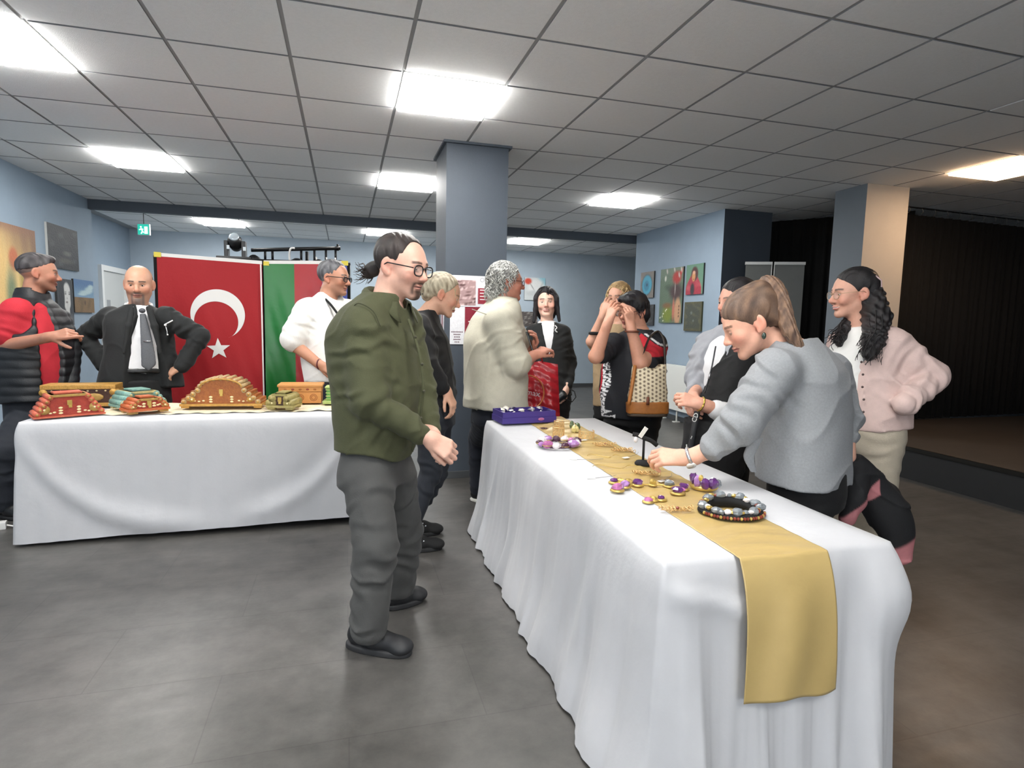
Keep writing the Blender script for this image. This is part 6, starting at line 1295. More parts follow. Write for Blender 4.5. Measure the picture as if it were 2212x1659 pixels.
# ================================================================= smiling woman in the black suit
def smiling_woman():
    d0 = 4.9; P = lambda x, y, dd=0: pix(x, y, d0 + dd); SK = (228, 186, 166)
    t = person('smiling woman with black hair and black suit, white collar', feet=tuple(P(1186, 800)[:2]) + (0,))
    h = Head(P(1180, 654), -4, 2, roll=3, s=1.06, fem=1, nose=1.05)
    S = Sdf(); h.add(S, smile=1.0); S.cap(P(1181, 672), P(1182, 705), .048, .058, .03); A = Sdf(); hand(A, P(1224, 838, -.1), -UP - RIGHT * .1 - FWD * .1, RIGHT - FWD * .5, -1, (.5, .6, .65, .7)); T = Sdf(); under(T, [P(1182, 705), P(1185, 780), P(1187, 860)], .07)
    sdfobj('body', [(S, .0042), (A, .0055), (T, .018)], skinm, t, lambda V: h.color(V, SK, (176, 92, 88), (36, 28, 26), teeth=True, blush=1.4), h.eyes(t, open_=.28, skin=SK))
    H = haircap(h, (0, .078, .076), (0, -.002, -.03), r=(.090, .106, .094), extra=lambda L: (L.cap((.070, -.02, .03), (.072, -.010, -.11), .030, .030, .03), L.cap((-.070, -.02, .03), (-.072, -.010, -.11), .030, .030, .03), L.ell((0, -.06, -.07), (.080, .055, .085), .03)))
    side = Sdf()
    for sx in (1, -1): side.chain([h.wld(np.array(q)) for q in ((sx * .045, .055, .09), (sx * .076, .038, .03), (sx * .084, .018, -.05), (sx * .100, .02, -.145))], [.018, .019, .022, .014], .02)
    side.disp(wr(.004, 90, 4, (1, 1, .3))); sdfobj('hair', [(H, .005), (side, .005)], hairm, t, haircol((14, 12, 14), (38, 34, 38), 9))
    po = [[h.wld(np.array([.006 + .004 * k, .083 + .010 * s - .02 * s * s, .098 - .07 * s])) for s in np.linspace(0, 1, 8)] for k in range(5)]; strands('fringe', t, po, .0022, ((14, 12, 14), (30, 26, 28)))
    wm = cloth('white_poplin', '#dcdcde', .03, 20); sh = garment('shirt', t, P, -6, [(1186, 800, 0, .15, .105), (1185, 750, 0, .16, .115), (1183, 715, 0, .15, .085), (1182, 695, 0, .062, .06)], [], wm, .008, .002)
    collar(sh, P(1182, 698), -6, .058, wm, .030, 14, .045, .028, .014)
    jm = cloth('black_wool_suit', '#17191a', .12, 60, sheen=.08); f = facing(-6)
    garment('suit_jacket', t, P, -6, [(1188, 856, 0, .185, .125), (1187, 800, 0, .175, .13), (1185, 745, 0, .18, .128), (1183, 714, 0, .165, .092), (1182, 698, 0, .08, .07)], [([(1214, 718, 0), (1232, 782, .03), (1226, 832, -.08)], [.066, .056, .045]), ([(1152, 718, 0), (1132, 785, .03), (1140, 832, -.08)], [.066, .056, .045])], jm, .008, .003, folds=.004, extra=lambda S: S.loft([(P(1186, 762, -.16), .010, .05), (P(1184, 715, -.13), .046, .08), (P(1182, 680, -.08), .055, .09)], leftof(f), f, .008, 2.2, '-'))
    V, F = merge([tube_arrays(bez([P(1199, 703, -.118), P(1203, 708, -.118), P(1199, 713, -.118), P(1204, 718, -.118)], 10), .005, 6), tube_arrays([P(1196, 697, -.10), P(1197, 710, -.10)], .005, 6)]); pydata('brooch', V, F, mat('white_enamel', '#e8e8e8', .3), t)
    L1, L2 = stand(P, -6, (1188, 860, 0), .08); legs(t, P, -6, (1188, 860, 0), L1, L2, blackcloth, (.085, .07, .055), res=.011, pw=(.16, .12)); feet2(t, -6, L1, L2, shoem, ln=.24); settle(t)
    c = empty('camera_lens', tuple(P(1212, 856, -.16))); tag(c, 'black camera lens with strap in the smiling woman’s hand'.replace('’', "'"), 'camera')
    c.rotation_euler = (0, math.radians(60), .3); v, fa = lathe_arrays([(.030, -.05), (.034, -.045), (.034, .0), (.038, .005), (.038, .035), (.030, .04)], 20); pydata('barrel', v, fa, mat('black_plastic', '#1b1c1e', .38), c); v, fa = lathe_arrays([(.028, .038), (.02, .0405)], 18); pydata('glass', v, fa, mat('black_glass', '#0b0b0d', .12), c)
    w_ = [Vector(P(*q)) for q in ((1216, 860, -.16), (1236, 868, -.15), (1244, 858, -.15), (1241, 846, -.14), (1232, 840, -.12))]; mi = c.matrix_basis.inverted(); tube('strap', [tuple(mi @ q) for q in w_], .005, blackcloth, c, 6)
smiling_woman()
# ================================================================= woman with blonde curls, behind
def curly_woman():
    d0 = 4.6; P = lambda x, y, dd=0: pix(x, y, d0 + dd); SK = (204, 154, 130)
    t = person('woman with long blonde curls, half hidden behind the black haired woman', feet=tuple(P(1335, 800)[:2]) + (0,))
    h = Head(P(1336, 645), -34, -4, s=1.04, fem=1)
    S = Sdf(); h.add(S); S.cap(P(1338, 664), P(1342, 705), .050, .060, .03); A = Sdf(); A.chain([P(1298, 736, -.06), P(1278, 738, -.18), P(1302, 682, -.24)], [.05, .042, .028], .02); hand(A, P(1303, 680, -.24), P(1318, 644, -.22) - P(1303, 680, -.24), -RIGHT * .6 - FWD, 1, (.35, .4, .45, .5)); T = Sdf(); under(T, [P(1342, 705), P(1338, 780), P(1336, 880)], .07)
    sdfobj('body', [(S, .0044), (A, .005), (T, .018)], skinm, t, lambda V: h.color(V, SK, (160, 90, 84), (74, 54, 42)), h.eyes(t, open_=.5, skin=SK))
    pl_ = cutplane((0, .066, .080), (0, -.004, -.03)); H = haircap(h, pl_[0], pl_[1], r=(.088, .104, .092), extra=lambda L: L.ell((0, -.05, -.05), (.085, .06, .08), .03), freq=120, strand=.004); sdfobj('hair', [(H, .006)], hairm, t, haircol((120, 92, 58), (176, 146, 100), 10, 90))
    po = curls(h, 150, 21, .003, .13, .014, 2.6, pl_, zlo=-.04, base=(.088, .104, .092), out=.008); strands('curls', t, po, .0040, ((128, 98, 60), (214, 186, 136)), seg=4)
    tube('wrist_band', [P(1286, 720, -.205) + .040 * (np.cos(a) * RIGHT + np.sin(a) * FWD) for a in np.linspace(0, 6.283, 16)], .012, blackcloth, t, 8)
    garment('beige_top', t, P, -34, [(1330, 880, 0, .18, .14), (1328, 800, 0, .175, .135), (1334, 745, 0, .18, .125), (1340, 718, 0, .15, .09), (1342, 702, 0, .07, .065)], [([(1302, 732, -.05), (1284, 742, -.14)], [.066, .058])], cloth('beige_jersey', '#a8906f', .08, 30), .009, .004)
    L1, L2 = stand(P, -30, (1332, 880, 0), .08); legs(t, P, -30, (1332, 880, 0), L1, L2, blackcloth, (.09, .07, .055), res=.011, pw=(.165, .13)); feet2(t, -30, L1, L2, shoem, ln=.24); settle(t)
curly_woman()
# ================================================================= black haired woman with the shoulder bag
def bag_woman():
    d0 = 4.1; P = lambda x, y, dd=0: pix(x, y, d0 + dd); SK = (200, 146, 122)
    t = person('woman with short black hair and patterned black tunic, both hands at her glasses', feet=tuple(P(1368, 800)[:2]) + (0,))
    h = Head(P(1366, 672), -52, -10, s=1.04, fem=1, fat=.004)
    S = Sdf(); h.add(S); S.cap(P(1374, 690), P(1382, 722), .054, .066, .03); A = Sdf()
    A.chain([P(1314, 748, -.10), P(1287, 770, -.24), P(1312, 700, -.30)], [.055, .048, .030], .02); hand(A, P(1313, 697, -.30), P(1327, 656, -.28) - P(1313, 697, -.30), -RIGHT * .7 - FWD * .6, 1, (.25, .4, .5, .55), .08, (.5, .3), 1.05)
    A.chain([P(1408, 765, -.12), P(1384, 784, -.26), P(1364, 712, -.30)], [.058, .052, .032], .02); hand(A, P(1363, 708, -.30), P(1356, 664, -.28) - P(1363, 708, -.30), RIGHT * .5 - FWD, -1, (.55, .6, .65, .7), .06, (.4, .3), 1.08)
    T = Sdf(); under(T, [P(1380, 722), P(1368, 800), P(1366, 890)], .08)
    sdfobj('body', [(S, .0042), (A, .0046), (T, .018)], skinm, t, lambda V: h.color(V, SK, (166, 84, 80), (40, 30, 28)), h.eyes(t, open_=.35, skin=SK))
    H = haircap(h, (0, .080, .066), (0, -.002, -.045), r=(.092, .108, .096), extra=lambda L: (L.ell((0, -.065, -.03), (.085, .065, .075), .03), L.ell((0, .055, .085), (.065, .04, .03), .02)), strand=.004, freq=160); sdfobj('hair', [(H, .0048)], hairm, t, haircol((12, 11, 14), (34, 32, 38), 12))
    pl_ = cutplane((0, .080, .066), (0, -.002, -.045)); strands('hair_tips', t, curls(h, 130, 31, .003, .05, .006, .7, pl_, zlo=-.08, base=(.092, .108, .096), out=.004), .003, ((12, 11, 14), (40, 38, 44)), seg=4)
    h.glasses(t, mat('black_frame', '#17171a', .3), .050, .032, .0022, lensm)
    f = facing(-38); l = leftof(f); c0 = P(1368, 800)
    def pat(V):
        c = np.tile(srgb(19, 21, 28), (len(V), 1)); q = V - c0; u = q @ l; fr = q @ f; z = q[:, 2]
        edge = -.085 + .05 * z - .02 * np.sin(z * 20); n = snoise(V * np.array([1, 1, 6.0]), 42, 5)
        band = (fr > 0) * (u < edge) * (u > edge - .085) * (z < .14) * (z > -.30); c = mixc(c, srgb(226, 226, 228), band * (np.sin(z * 210 + 4 * n + u * 60) > -.35) * (n > -.75) * 1.0)
        c = mixc(c, srgb(176, 24, 44), (fr > -.02) * (np.abs(u - (edge - .092)) < .009) * (z < .18) * 1.0)
        sh = (u > .07) & (z > .11) & (z < .26); c = mixc(c, srgb(178, 28, 42), sh * (np.abs((z - .17) + 1.1 * (u - .15) * .6) < .042) * 1.0); c = mixc(c, srgb(214, 212, 212), sh * (np.abs(np.abs((z - .17) + .66 * (u - .15)) - .055) < .006) * 1.0)
        return mixc(c, srgb(214, 214, 216), (z < -.27) * (u < -.02) * (u > -.2) * (fr > 0) * (n > .1) * 1.0)
    garment('tunic', t, P, -38, [(1362, 905, 0, .205, .165), (1362, 850, 0, .215, .185), (1366, 790, 0, .21, .175), (1372, 742, 0, .20, .13), (1380, 714, 0, .09, .085)], [([(1326, 744, -.06), (1300, 764, -.18)], [.078, .070]), ([(1416, 742, -.02), (1400, 782, -.18)], [.080, .074])], mat('patterned_tunic', rough=.8, attr=True, noise=.08, scale=30, bump=.1, bscale=200), .0062, .004, col=pat, seed=21)
    tube('brown_bracelet', [P(1365, 716, -.30) + .042 * (np.cos(a) * RIGHT + np.sin(a) * FWD) for a in np.linspace(0, 6.283, 18)], .007, mat('brown_leather', '#6b3a26', .5), t, 6)
    L1, L2 = stand(P, -38, (1366, 890, 0), .09); legs(t, P, -38, (1366, 890, 0), L1, L2, blackcloth, (.11, .085, .065), res=.010, pw=(.19, .155)); feet2(t, -38, L1, L2, shoem, ln=.24); settle(t)
    # shoulder bag
    d1 = 3.86; Q = lambda x, y, dd=0: pix(x, y, d1 + dd); b = empty('shoulder_bag', tuple(Q(1398, 895))); tag(b, 'tan and cream checked bucket bag with brown leather base, on the black haired woman', 'bag'); o0 = np.array(b.location)
    lea = mat('tan_leather', '#a8692f', .5, noise=.12, scale=30); S = Sdf(); S.loft([(Q(1398, 893), .135, .085), (Q(1398, 870), .137, .088), (Q(1398, 868), .134, .086)], RIGHT, -FWD, .02, 3.2)
    L_ = lambda V: V - o0
    def sobj(nm, S, res, m, col=None): o = sdfobj(nm, [(S, res)], m, None, col); o.parent = b; o.matrix_parent_inverse = Matrix.Translation(o0).inverted(); return o
    S.cut(Q(1398, 893), -UP); sobj('leather_base', S, .006, lea); S = Sdf(); S.loft([(Q(1398, 899), .128, .080), (Q(1398, 892), .130, .082)], RIGHT, -FWD, .01, 3.0); sobj('bottom', S, .006, mat('dark_bag_bottom', '#54463a', .7))
    S = Sdf(); S.loft([(Q(1398, 872), .132, .084), (Q(1400, 830), .118, .074), (Q(1402, 795), .104, .062), (Q(1403, 786), .100, .058)], RIGHT, -FWD, .01, 2.8); S.ell(Q(1404, 786), (.05, .09, .030), .03, '-'); S.cap(Q(1400, 800, -.085), Q(1398, 872, -.10), .012, .006, .02, '-'); S.cut(Q(1402, 782), UP); S.disp(wr(.003, 30, 4))
    def chk(V):
        u = (V - o0) @ RIGHT; w_ = (V - o0)[:, 2]; a = np.mod(u / .026, 1) - .5; k = np.floor(u / .026); bb = np.mod(w_ / .026 + .5 * k, 1) - .5; c = np.tile(srgb(222, 208, 178), (len(V), 1)); return mixc(c, srgb(118, 100, 80), 1 - smooth(.26, .34, np.sqrt(a * a + bb * bb)))
    sobj('checked_body', S, .0042, mat('checked_canvas', rough=.6, attr=True, noise=.05, scale=40), chk)
    def pt(nm, pts, r, m, seg=6): v, fa = tube_arrays(pts, r, seg); pydata(nm, v - o0, fa, m, b)
    pt('side_trim', bez([Q(1372, 790, -.05), Q(1366, 830, -.075), Q(1358, 875, -.08)], 10), .012, lea); pt('buckle', [Q(1368, 790, -.05), Q(1382, 790, -.05)], .004, mat('brass_fitting', '#d8b765', .3, metal=.6)); pt('front_tab', [Q(1400, 858, -.095), Q(1399, 874, -.105)], .010, mat('brown_leather', '#6b3a26', .5))
    pt('shoulder_strap', bez([Q(1437, 800, 0), Q(1436, 765, .02), Q(1434, 735, .10), Q(1422, 716, .18), Q(1404, 728, .06), Q(1390, 760, -.06), Q(1375, 790, -.05)], 30), .008, mat('dark_strap', '#2a2420', .5)); pt('ring', [Q(1437, 802, 0) + .012 * (np.cos(a) * RIGHT + np.sin(a) * UP) for a in np.linspace(0, 6.283, 14)], .003, mat('silver', '#c8c8cc', .25, metal=.8))
bag_woman()
# ================================================================= woman in the grey blazer, coat over her arm
def blazer_woman():
    d0 = 3.3; P = lambda x, y, dd=0: pix(x, y, d0 + dd); SK = (214, 160, 138)
    t = person('dark haired woman in a light grey blazer, hidden behind the ponytail woman', feet=tuple(P(1565, 800)[:2]) + (0,))
    h = Head(P(1592, 652), -75, -5, s=1.05, fem=1); S = Sdf(); h.add(S); S.cap(P(1592, 676), P(1588, 715), .05, .06, .03); A = Sdf()
    A.chain([P(1506, 838, -.02), P(1497, 856, -.14)], [.036, .029], .02); hand(A, P(1497, 855, -.15), P(1486, 884, -.24) - P(1497, 855, -.15), -RIGHT - FWD * .5, 1, (.5, .55, .6, .65), .03, (.5, .3), 1.05)
    A.chain([P(1560, 890, -.30), P(1512, 872, -.31)], [.042, .030], .02); hand(A, P(1514, 873, -.31), P(1490, 866, -.30) - P(1514, 873, -.31), -FWD + UP * .6, -1, (.6, .7, .8, .8), .02, (.4, .4), .98); T = Sdf(); under(T, [P(1588, 715), P(1570, 800), P(1560, 920)], .07)
    sdfobj('body', [(S, .005), (A, .0042), (T, .018)], skinm, t, lambda V: h.color(V, SK), h.eyes(t, skin=SK))
    H = haircap(h, (0, .074, .072), (0, -.004, -.03), r=(.086, .103, .092), extra=lambda L: L.ell((0, -.09, -.02), (.05, .04, .05), .03)); sdfobj('hair', [(H, .005)], hairm, t, haircol((18, 16, 18), (44, 40, 42), 13))
    garment('white_blouse', t, P, -70, [(1560, 900, 0, .165, .13), (1556, 800, 0, .165, .135), (1564, 752, 0, .125, .115), (1580, 715, 0, .055, .06)], [], cloth('white_poplin', '#dcdcde', .03, 20), .008, .003)
    f = facing(-70)
    garment('grey_blazer', t, P, -70, [(1562, 950, 0, .20, .16), (1558, 860, 0, .20, .16), (1560, 780, 0, .205, .155), (1574, 735, 0, .19, .115), (1586, 704, 0, .09, .08)], [([(1532, 742, .12), (1508, 812, .06), (1504, 846, -.06)], [.074, .066, .052]), ([(1622, 748, -.12), (1640, 850, -.18), (1590, 895, -.28)], [.074, .064, .052])], cloth('light_grey_wool', '#9a9ca2', .06, 30), .0075, .004, seed=24, folds=.005, extra=lambda S: S.chain([P(1560, 690, -.08), P(1532, 760, -.14), P(1522, 800, -.16), P(1510, 900, -.16)], [.05, .085, .09, .09], .01, '-'))
    cf = Sdf(); cf.chain([P(1548, 886, -.30), P(1562, 892, -.30)], [.050, .056], .01); cf.disp(wr(.004, 60, 3)); sdfobj('blouse_cuff', [(cf, .0045)], cloth('white_poplin', '#dcdcde', .03, 20), t)
    gd = mat('gold_bangle', '#d2b25a', .25, metal=.8); ax = unit(P(1560, 890, -.30) - P(1512, 872, -.31)); e1 = unit(np.cross(ax, UP)); e2 = np.cross(ax, e1); tube('bangle', [P(1514, 873, -.31) + .036 * (np.cos(a) * e1 + np.sin(a) * e2) for a in np.linspace(0, 6.283, 22)], .005, gd, t, 8)
    L1, L2 = stand(P, -60, (1565, 930, 0), .08); legs(t, P, -60, (1565, 930, 0), L1, L2, blackcloth, (.095, .075, .06), pw=(.17, .14)); feet2(t, -60, L1, L2, shoem, ln=.24); settle(t)
    c = empty('coat', tuple(P(1545, 1000, -.2))); tag(c, 'black zip coat carried over the arm of the woman in the grey blazer', 'coat'); o0 = np.array(c.location)
    S = Sdf(); S.loft([(P(1530, 1030, -.22), .150, .075), (P(1543, 960, -.22), .165, .085), (P(1566, 890, -.19), .155, .085), (P(1588, 820, -.17), .125, .080), (P(1606, 770, -.15), .105, .075), (P(1622, 728, -.12), .085, .075)], RIGHT, -FWD, .03); S.cap(P(1610, 760, -.2), P(1560, 895, -.25), .07, .055, .03); S.disp(wr(.009, 16, 7, (1.6, 1.6, .6))); S.disp(wr(.003, 60, 8))
    S.chain([P(1500, 858, -.28), P(1540, 880, -.36)], [.040, .05], .015, '-')
    def put(nm, o): o.parent = c; o.matrix_parent_inverse = Matrix.Translation(o0).inverted(); return o
    put('cloth', sdfobj('coat_body', [(S, .0065)], blackcloth)); zp = bez([P(1546, 748, -.235), P(1536, 800, -.262), P(1522, 850, -.275)], 16); put('z', tube('zip', zp, .004, mat('dark_zip', '#3a3b3e', .35, metal=.6), None, 6)); put('z', tube('zip_pull', [P(1534, 806, -.27), P(1531, 818, -.275)], .004, mat('silver', '#c8c8cc', .25, metal=.8), None, 6))
    st_ = bez([P(1506, 890, -.315), P(1499, 930, -.335), P(1487, 1000, -.315)], 16); put('z', tube('webbing_strap', st_, .016, mat('black_webbing', '#1e1f22', .6), None, 8))
    wt = mat('white_print', '#d9d9d4', .5)
    for (x, y, s_, sz) in ((1502, 902, 'CD', .034), (1493, 945, '~', .03), (1486, 968, 'L', .05)):
        q = P(x, y, -.362); mw = Matrix.Translation(q) @ Matrix(((RIGHT[0], 0, -FWD[0]), (RIGHT[1], 0, -FWD[1]), (0, 1, 0))).to_4x4() @ Matrix.Rotation(math.radians(75 if s_ != 'L' else 5), 4, 'Z'); o = text_obj('strap_lettering', s_, sz, wt, None, mw, ext=.001); put('z', o)
blazer_woman()
# ================================================================= ponytail woman leaning over the table
def ponytail_woman():
    d0 = 2.42; P = lambda x, y, dd=0: pix(x, y, d0 + dd); SK = (222, 170, 146)
    t = person('woman with a brown ponytail and grey sweater, leaning over the jewellery', feet=tuple(P(1745, 900)[:2]) + (0,))
    h = Head(P(1622, 698), -100, -28, s=1.13, fem=1, nose=1.05)
    S = Sdf(); h.add(S); S.cap(P(1648, 714), P(1712, 768), .052, .066, .03); A = Sdf(); W = [P(1552, 966, -.180), P(1486, 988, -.14)]; A.chain(W, [.040, .028], .02)
    hand(A, P(1482, 989, -.14), P(1424, 986, -.10) - P(1482, 989, -.14), UP * .75 - FWD * .8, -1, (.55, .55, .6, .65), .04, (.30, .15), 1.06)
    A.cap(P(1826, 935, .08), P(1832, 985, .05), .036, .03, .02); T = Sdf(); under(T, [P(1712, 768), P(1735, 880), P(1738, 1040)], .08)
    sdfobj('body', [(S, .0034), (A, .0038), (T, .018)], skinm, t, lambda V: h.color(V, SK, (188, 116, 106), (92, 66, 50), blush=1.2), h.eyes(t, open_=.12, gaze=(0, -25), skin=SK))
    H = haircap(h, (0, .082, .066), (0, .002, -.018), r=(.085, .106, .093), extra=lambda L: (L.ell((0, -.075, .095), (.036, .036, .034), .03), L.ell((0, -.085, -.02), (.06, .04, .04), .02)), strand=.002, freq=300); sdfobj('hair', [(H, .004)], hairm, t, haircol((74, 56, 46), (128, 100, 80), 14, 60))
    q = np.random.default_rng(6); po = []
    path = [P(1640, 628, .02), P(1658, 612, .0), P(1676, 628, -.03), P(1692, 668, -.07), P(1704, 712, -.10), P(1722, 742, -.11), P(1742, 785, -.12)]
    pc = bez(path, 40); S = Sdf(); S.chain(list(pc[::3]), list(np.interp(np.linspace(0, 1, 14), [0, .12, .35, .7, 1], [.020, .030, .034, .026, .006])), .015); S.disp(lambda p: .0022 * np.sin((p @ unit(RIGHT + UP * .35)) * 420 + 6 * snoise(p, 12, 2))); sdfobj('ponytail_core', [(S, .004)], hairm, t, haircol((78, 58, 48), (140, 110, 88), 16, 90))
    for k in range(110):
        j = unit(q.normal(size=3)) * .030 * q.uniform(.75, 1.05); e = q.uniform(.8, 1.0); off = np.interp(np.linspace(0, 1, 40), [0, .12, .35, .7, 1], [.6, .95, 1.1, .9, .45])[:, None] * j; po.append((pc + off)[2:int(40 * e)])
    strands('ponytail', t, po, .0024, ((70, 52, 42), (150, 120, 96)), seg=4, seed=2)
    v, fa = ball_arrays(h.wld(np.array([.086, -.004, -.052])), (.009, .009, .014), 10, 7); pydata('earring', v, fa, mat('dark_green_stone', '#2f4038', .2, coat=.5), t)
    f = facing(-138); gm_ = cloth('heather_grey_knit', '#8d8f92', .10, 120, bump=.2, bscale=320)
    def hem(S): S.chain([P(1625, 1000, -.19), P(1632, 1050, -.19)], [.030, .028], .01, '-')
    sw = garment('sweater', t, P, -138, [(1735, 1046, 0, .205, .165), (1735, 960, 0, .210, .170), (1736, 880, 0, .215, .165), (1736, 815, 0, .212, .150), (1728, 770, 0, .185, .115), (1712, 736, 0, .105, .085)], [([(1676, 800, -.15), (1598, 912, -.21), (1543, 968, -.18)], [.088, .078, .055]), ([(1792, 800, .12), (1822, 895, .12), (1826, 935, .09)], [.080, .068, .058])], gm_, .0058, .0055, 17, seed=27, folds=.006, nf=4, subs=[(P(1700, 728, -.02), (.072, .072, .045), .015)], extra=lambda S: S.post.append(lambda p, d: np.maximum(d, P(1735, 1036)[2] - p[:, 2] + .0)))
    tb_ = Sdf(); tb_.loft([(P(1628, 1020, -.17), .012, .006), (P(1618, 985, -.185), .022, .008), (P(1636, 945, -.19), .024, .010)], unit(RIGHT + UP * .3), -FWD, .01); sdfobj('side_slit_flap', [(tb_, .0045)], gm_, sw)
    wt = mat('silver', '#c8c8cc', .25, metal=.8); ax = unit(P(1490, 988, -.14) - P(1560, 965, -.19)); e1 = unit(np.cross(ax, UP)); e2 = np.cross(ax, e1)
    wo = tube('watch_band', [P(1491, 987, -.142) + .034 * (np.cos(a) * e1 + np.sin(a) * e2) for a in np.linspace(0, 6.283, 24)], .0075, wt, t, 8); v, fa = lathe_arrays([(.019, -.005), (.020, 0), (.018, .005)], 18); R_ = np.array([e1, ax, np.cross(e1, ax)]); fd = unit(-FWD * .5 - UP * .7); bx_ = unit(np.cross(fd, ax)); v = v @ np.array([bx_, ax, fd]) + P(1491, 987, -.142) + fd * .036; pydata('watch_dial', v, fa, mat('watch_white', '#e4e2dc', .2), wo)
    L1, L2 = stand(P, -110, (1742, 1040, .03), .085); legs(t, P, -120, (1742, 1040, .02), L1, L2, blackcloth, (.105, .078, .06), res=.010, pw=(.185, .150)); feet2(t, -110, L1, L2, shoem, ln=.24); settle(t)
    # jacket with pink lining over her far arm
    c = empty('jacket', tuple(P(1890, 1180, .15))); tag(c, 'black jacket with dusty pink lining hanging over the ponytail woman’s arm'.replace('’', "'"), 'jacket'); o0 = np.array(c.location)
    jl = mat('jacket_black_pink', rough=.8, attr=True, noise=.08, scale=30, bump=.1, bscale=180)
    S = Sdf(); S.loft([(P(1952, 1212, .10), .042, .035), (P(1942, 1160, .10), .070, .050), (P(1905, 1090, .10), .085, .065), (P(1868, 1030, .09), .060, .060), (P(1838, 990, .08), .040, .045)], RIGHT, -FWD, .03, axis=None); S.chain([P(1850, 1010, .10), P(1915, 1068, .16), P(1962, 1098, .18)], [.045, .050, .012], .02); S.chain([P(1850, 1030, .06), P(1845, 1080, .03), P(1830, 1118, .02)], [.05, .05, .028], .02); S.disp(wr(.007, 26, 5))
    a0, b0 = P(1980, 1165, .1), P(1920, 1222, .1)
    def jc(V):
        c_ = np.tile(srgb(20, 20, 23), (len(V), 1)); pk_ = srgb(176, 112, 116); tt = (V - P(1838, 990, .08)) @ unit(P(1950, 1200, .1) - P(1838, 990, .08)); L_ = np.linalg.norm(P(1950, 1200, .1) - P(1838, 990, .08))
        c_ = mixc(c_, pk_, smooth(.86 * L_, .90 * L_, tt)); e = np.abs((V - P(1862, 1075, .05)) @ unit(P(1830, 1110, .05) - P(1885, 1052, .05) + 0) * 0 + (V - P(1850, 1090, .05)) @ unit(UP * .75 + RIGHT * -.66) * 1.0)
        return mixc(c_, pk_, (1 - smooth(.022, .030, e)) * ((V - P(1895, 1090, .05)) @ RIGHT < 0) * (tt < .75 * L_) * (tt > .1 * L_))
    o = sdfobj('jacket_body', [(S, .006)], jl, None, jc); o.parent = c; o.matrix_parent_inverse = Matrix.Translation(o0).inverted()
ponytail_woman()
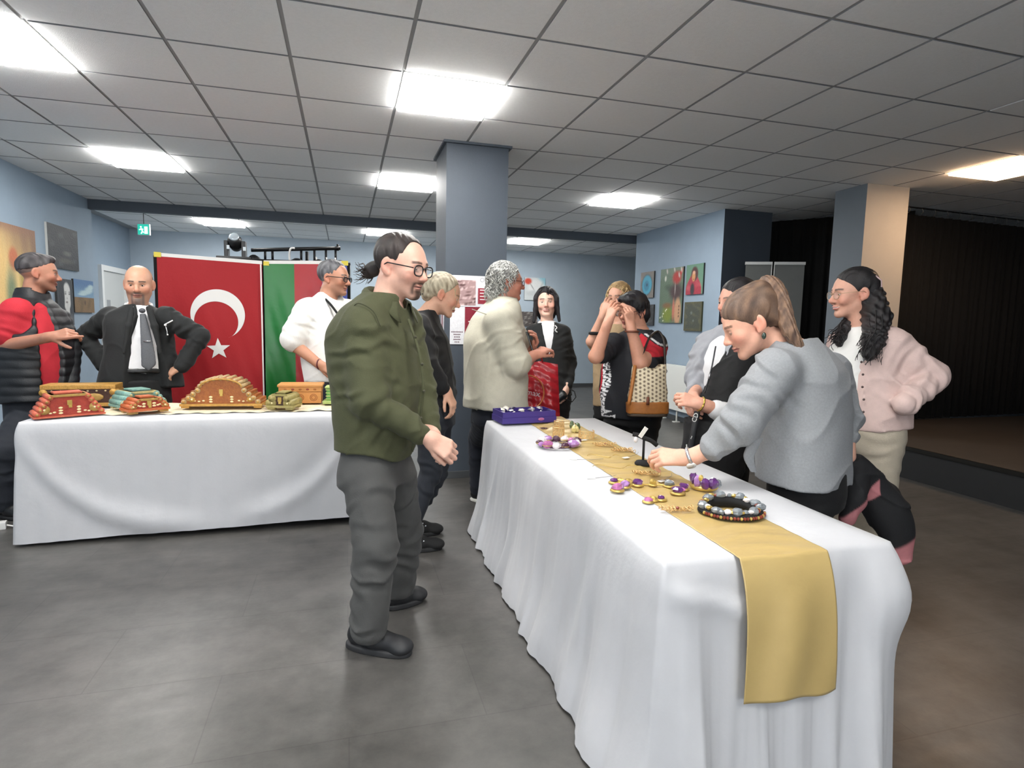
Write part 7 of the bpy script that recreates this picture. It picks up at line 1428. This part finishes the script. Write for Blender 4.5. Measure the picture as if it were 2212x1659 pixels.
# ================================================================= woman in the pink shirt
def pink_woman():
    d0 = 3.0; P = lambda x, y, dd=0: pix(x, y, d0 + dd); SK = (206, 156, 134)
    t = person('woman with long black curls in a pale pink shirt and white tee', feet=tuple(P(1876, 900)[:2]) + (0,))
    h = Head(P(1843, 634), -92, -6, s=1.04, fem=1, nose=1.15)
    S = Sdf(); h.add(S, smile=.6); S.cap(P(1850, 660), P(1862, 715), .048, .060, .03); A = Sdf(); A.chain([P(1803, 850, .10), P(1806, 925, .05)], [.036, .028], .02); hand(A, P(1806, 926, .05), -UP, -RIGHT, 1, (.3, .3, .3, .3)); T = Sdf(); under(T, [P(1862, 715), P(1866, 800), P(1874, 900)], .07)
    sdfobj('body', [(S, .0036), (A, .0055), (T, .018)], skinm, t, lambda V: h.color(V, SK, (176, 100, 96), (30, 24, 24), teeth=True), h.eyes(t, open_=.4, gaze=(0, -10), skin=SK))
    pl_ = cutplane((0, .070, .082), (0, .002, -.02)); H = haircap(h, pl_[0], pl_[1], r=(.084, .103, .090), extra=lambda L: (L.ell((0, -.07, -.05), (.075, .055, .09), .03),)); sdfobj('hair', [(H, .0045)], hairm, t, haircol((14, 12, 14), (40, 36, 38), 15))
    q = np.random.default_rng(8); po = []
    HM = Sdf(); HM.chain([P(1882, 640, -.03), P(1894, 688, -.09), P(1888, 732, -.16), P(1876, 768, -.185)], [.060, .064, .052, .028], .03); HM.chain([P(1866, 665, .05), P(1830, 708, .03), P(1812, 738, -.01)], [.042, .042, .026], .03); HM.disp(lambda p: .007 * np.sin(p[:, 2] * 120 + 5 * snoise(p, 18, 3)) * np.sin((p @ RIGHT) * 130) ); sdfobj('hair_mass', [(HM, .005)], hairm, t, haircol((13, 12, 14), (42, 38, 40), 17))
    for k in range(240):
        g = k % 3; a = q.normal(size=3) * .012; ph = q.uniform(0, 6.28)
        if g < 2: st, md, en = P(1884, 650, -.03 + .04 * g), P(1894, 712, -.14), P(1878 + q.uniform(-16, 18), 768 + q.uniform(-25, 14), -.20)
        else: st, md, en = P(1868, 660, .06), P(1822, 712, .02), P(1806 + q.uniform(-12, 14), 738 + q.uniform(-20, 12), -.03)
        c_ = bez([st + a, md + a * 1.6, en + a * 1.2], 26); s_ = np.linspace(0, 1, 26); c_ = c_ + (.007 * s_)[:, None] * (np.cos(ph + s_ * 16)[:, None] * RIGHT + np.sin(ph + s_ * 16)[:, None] * (FWD * .7 + UP * .5)); po.append(c_)
    strands('long_curls', t, po, .0036, ((12, 11, 13), (46, 42, 44)), seg=4)
    h.glasses(t, mat('thin_gold_frame', '#b59a7a', .3, metal=.7), .046, .036, .0013, lensm)
    V, F = merge([tube_arrays([h.wld(np.array(a_)) for a_ in ((.062, -.075, .075), (.074, -.095, .05), (.064, -.10, .02), (.058, -.085, .0))], .004, 6)]); pydata('hair_clip', V, F, mat('pale_clip', '#b8a0a0', .3), t)
    wt = cloth('white_jersey', '#e2e1de', .03, 20); f = facing(-76)
    garment('white_tee', t, P, -76, [(1858, 886, 0, .150, .115), (1858, 830, 0, .155, .125), (1858, 770, 0, .165, .128), (1864, 730, 0, .15, .10), (1864, 708, 0, .075, .07)], [], wt, .007, .003, 30)
    pm = cloth('pale_pink_linen', '#d3b9b2', .05, 30)
    sh = garment('pink_shirt', t, P, -76, [(1884, 925, 0, .185, .155), (1878, 860, 0, .200, .165), (1876, 790, 0, .200, .158), (1880, 740, 0, .185, .118), (1874, 704, 0, .092, .085)], [([(1925, 742, -.12), (2012, 814, -.16), (1956, 874, -.24)], [.080, .074, .054]), ([(1822, 745, .13), (1806, 830, .12), (1806, 890, .06)], [.078, .068, .052])], pm, .0065, .005, 20, seed=31, folds=.006, nf=4, extra=lambda S: S.chain([P(1848, 690, -.05), P(1826, 740, -.13), P(1822, 820, -.145), P(1822, 950, -.14)], [.045, .075, .082, .085], .012, '-'))
    for k in range(6): v, fa = ball_arrays(P(1862 - (2 if k % 2 else 0) + k * 1.0, 755 + k * 27, -.178 + .004 * k), .006, 8, 5); pydata('button', v, fa, mat('dark_button', '#4a3a38', .4), sh)
    bg = cloth('beige_trousers', '#b5aa98', .05, 30); L1, L2 = stand(P, -76, (1876, 930, 0), .07); legs(t, P, -76, (1876, 930, 0), L1, L2, bg, (.105, .10, .10), res=.010, zc=.03, pw=(.155, .125)); feet2(t, -76, L1, L2, shoem, ln=.24); settle(t)
pink_woman()
# ================================================================= red shopping bag
def red_bag():
    d0 = 4.42; P = lambda x, y, dd=0: pix(x, y, d0 + dd); b = empty('shopping_bag', tuple(P(1164, 905))); tag(b, 'large red plastic shopping bag with white lettering and gold ring', 'bag'); o0 = np.array(b.location)
    n1, n2 = 34, 60; V = []; F = []
    for side in (1, -1):
        for j in range(n2):
            for i in range(n1):
                u = i / (n1 - 1) - .5; v_ = j / (n2 - 1); w_ = 86 - 12 * v_ * (v_ > .8); x = 1166 + u * (88 - 10 * v_); y = 912 - v_ * (132 - 14 * abs(u)); bl = .045 * (1 - (2 * u) ** 4) * (1 - v_ ** 3); V.append(P(x, y, -side * bl + .006 * math.sin(u * 30 + v_ * 4) * (1 - v_) - .004 * math.sin(v_ * 40 + u * 9)))
    for s in range(2):
        for j in range(n2 - 1):
            for i in range(n1 - 1): a = s * n1 * n2 + j * n1 + i; F.append((a, a + 1, a + n1 + 1, a + n1))
    for i in range(n1 - 1): F.append((i, i + 1, n1 * n2 + i + 1, n1 * n2 + i))
    pydata('bag_body', np.array(V) - o0, F, mat('red_plastic', '#a01f28', .28, noise=.1, scale=12, bump=.3, bscale=18), b)
    hp = bez([P(1140, 782, 0), P(1146, 766, -.03), P(1158, 760, -.08), P(1168, 768, -.03), P(1172, 783, 0)], 16); v, fa = tube_arrays(hp, .006, 6); pydata('handle', v - o0, fa, MATS['red_plastic'], b)
    gr = [P(1140 + 35 * math.cos(a), 848 + 37 * math.sin(a), -.056 + .012 * abs(math.cos(a)) ** 2) for a in np.linspace(-1.5, 1.75, 26)]; v, fa = tube_arrays(gr, .006, 6); pydata('printed_ring', v - o0, fa, mat('gold_print', '#b5652f', .5), b)
    mw = Matrix.Translation(Vector(P(1145, 848, -.062) - o0)) @ Matrix(((RIGHT[0], 0, -FWD[0]), (RIGHT[1], 0, -FWD[1]), (0, 1, 0))).to_4x4() @ Matrix.Rotation(math.radians(-10), 4, 'Z'); text_obj('printed_name', 'k·max', .062, mat('pale_print', '#d9c6c8', .5), b, mw, ext=.002)
red_bag()
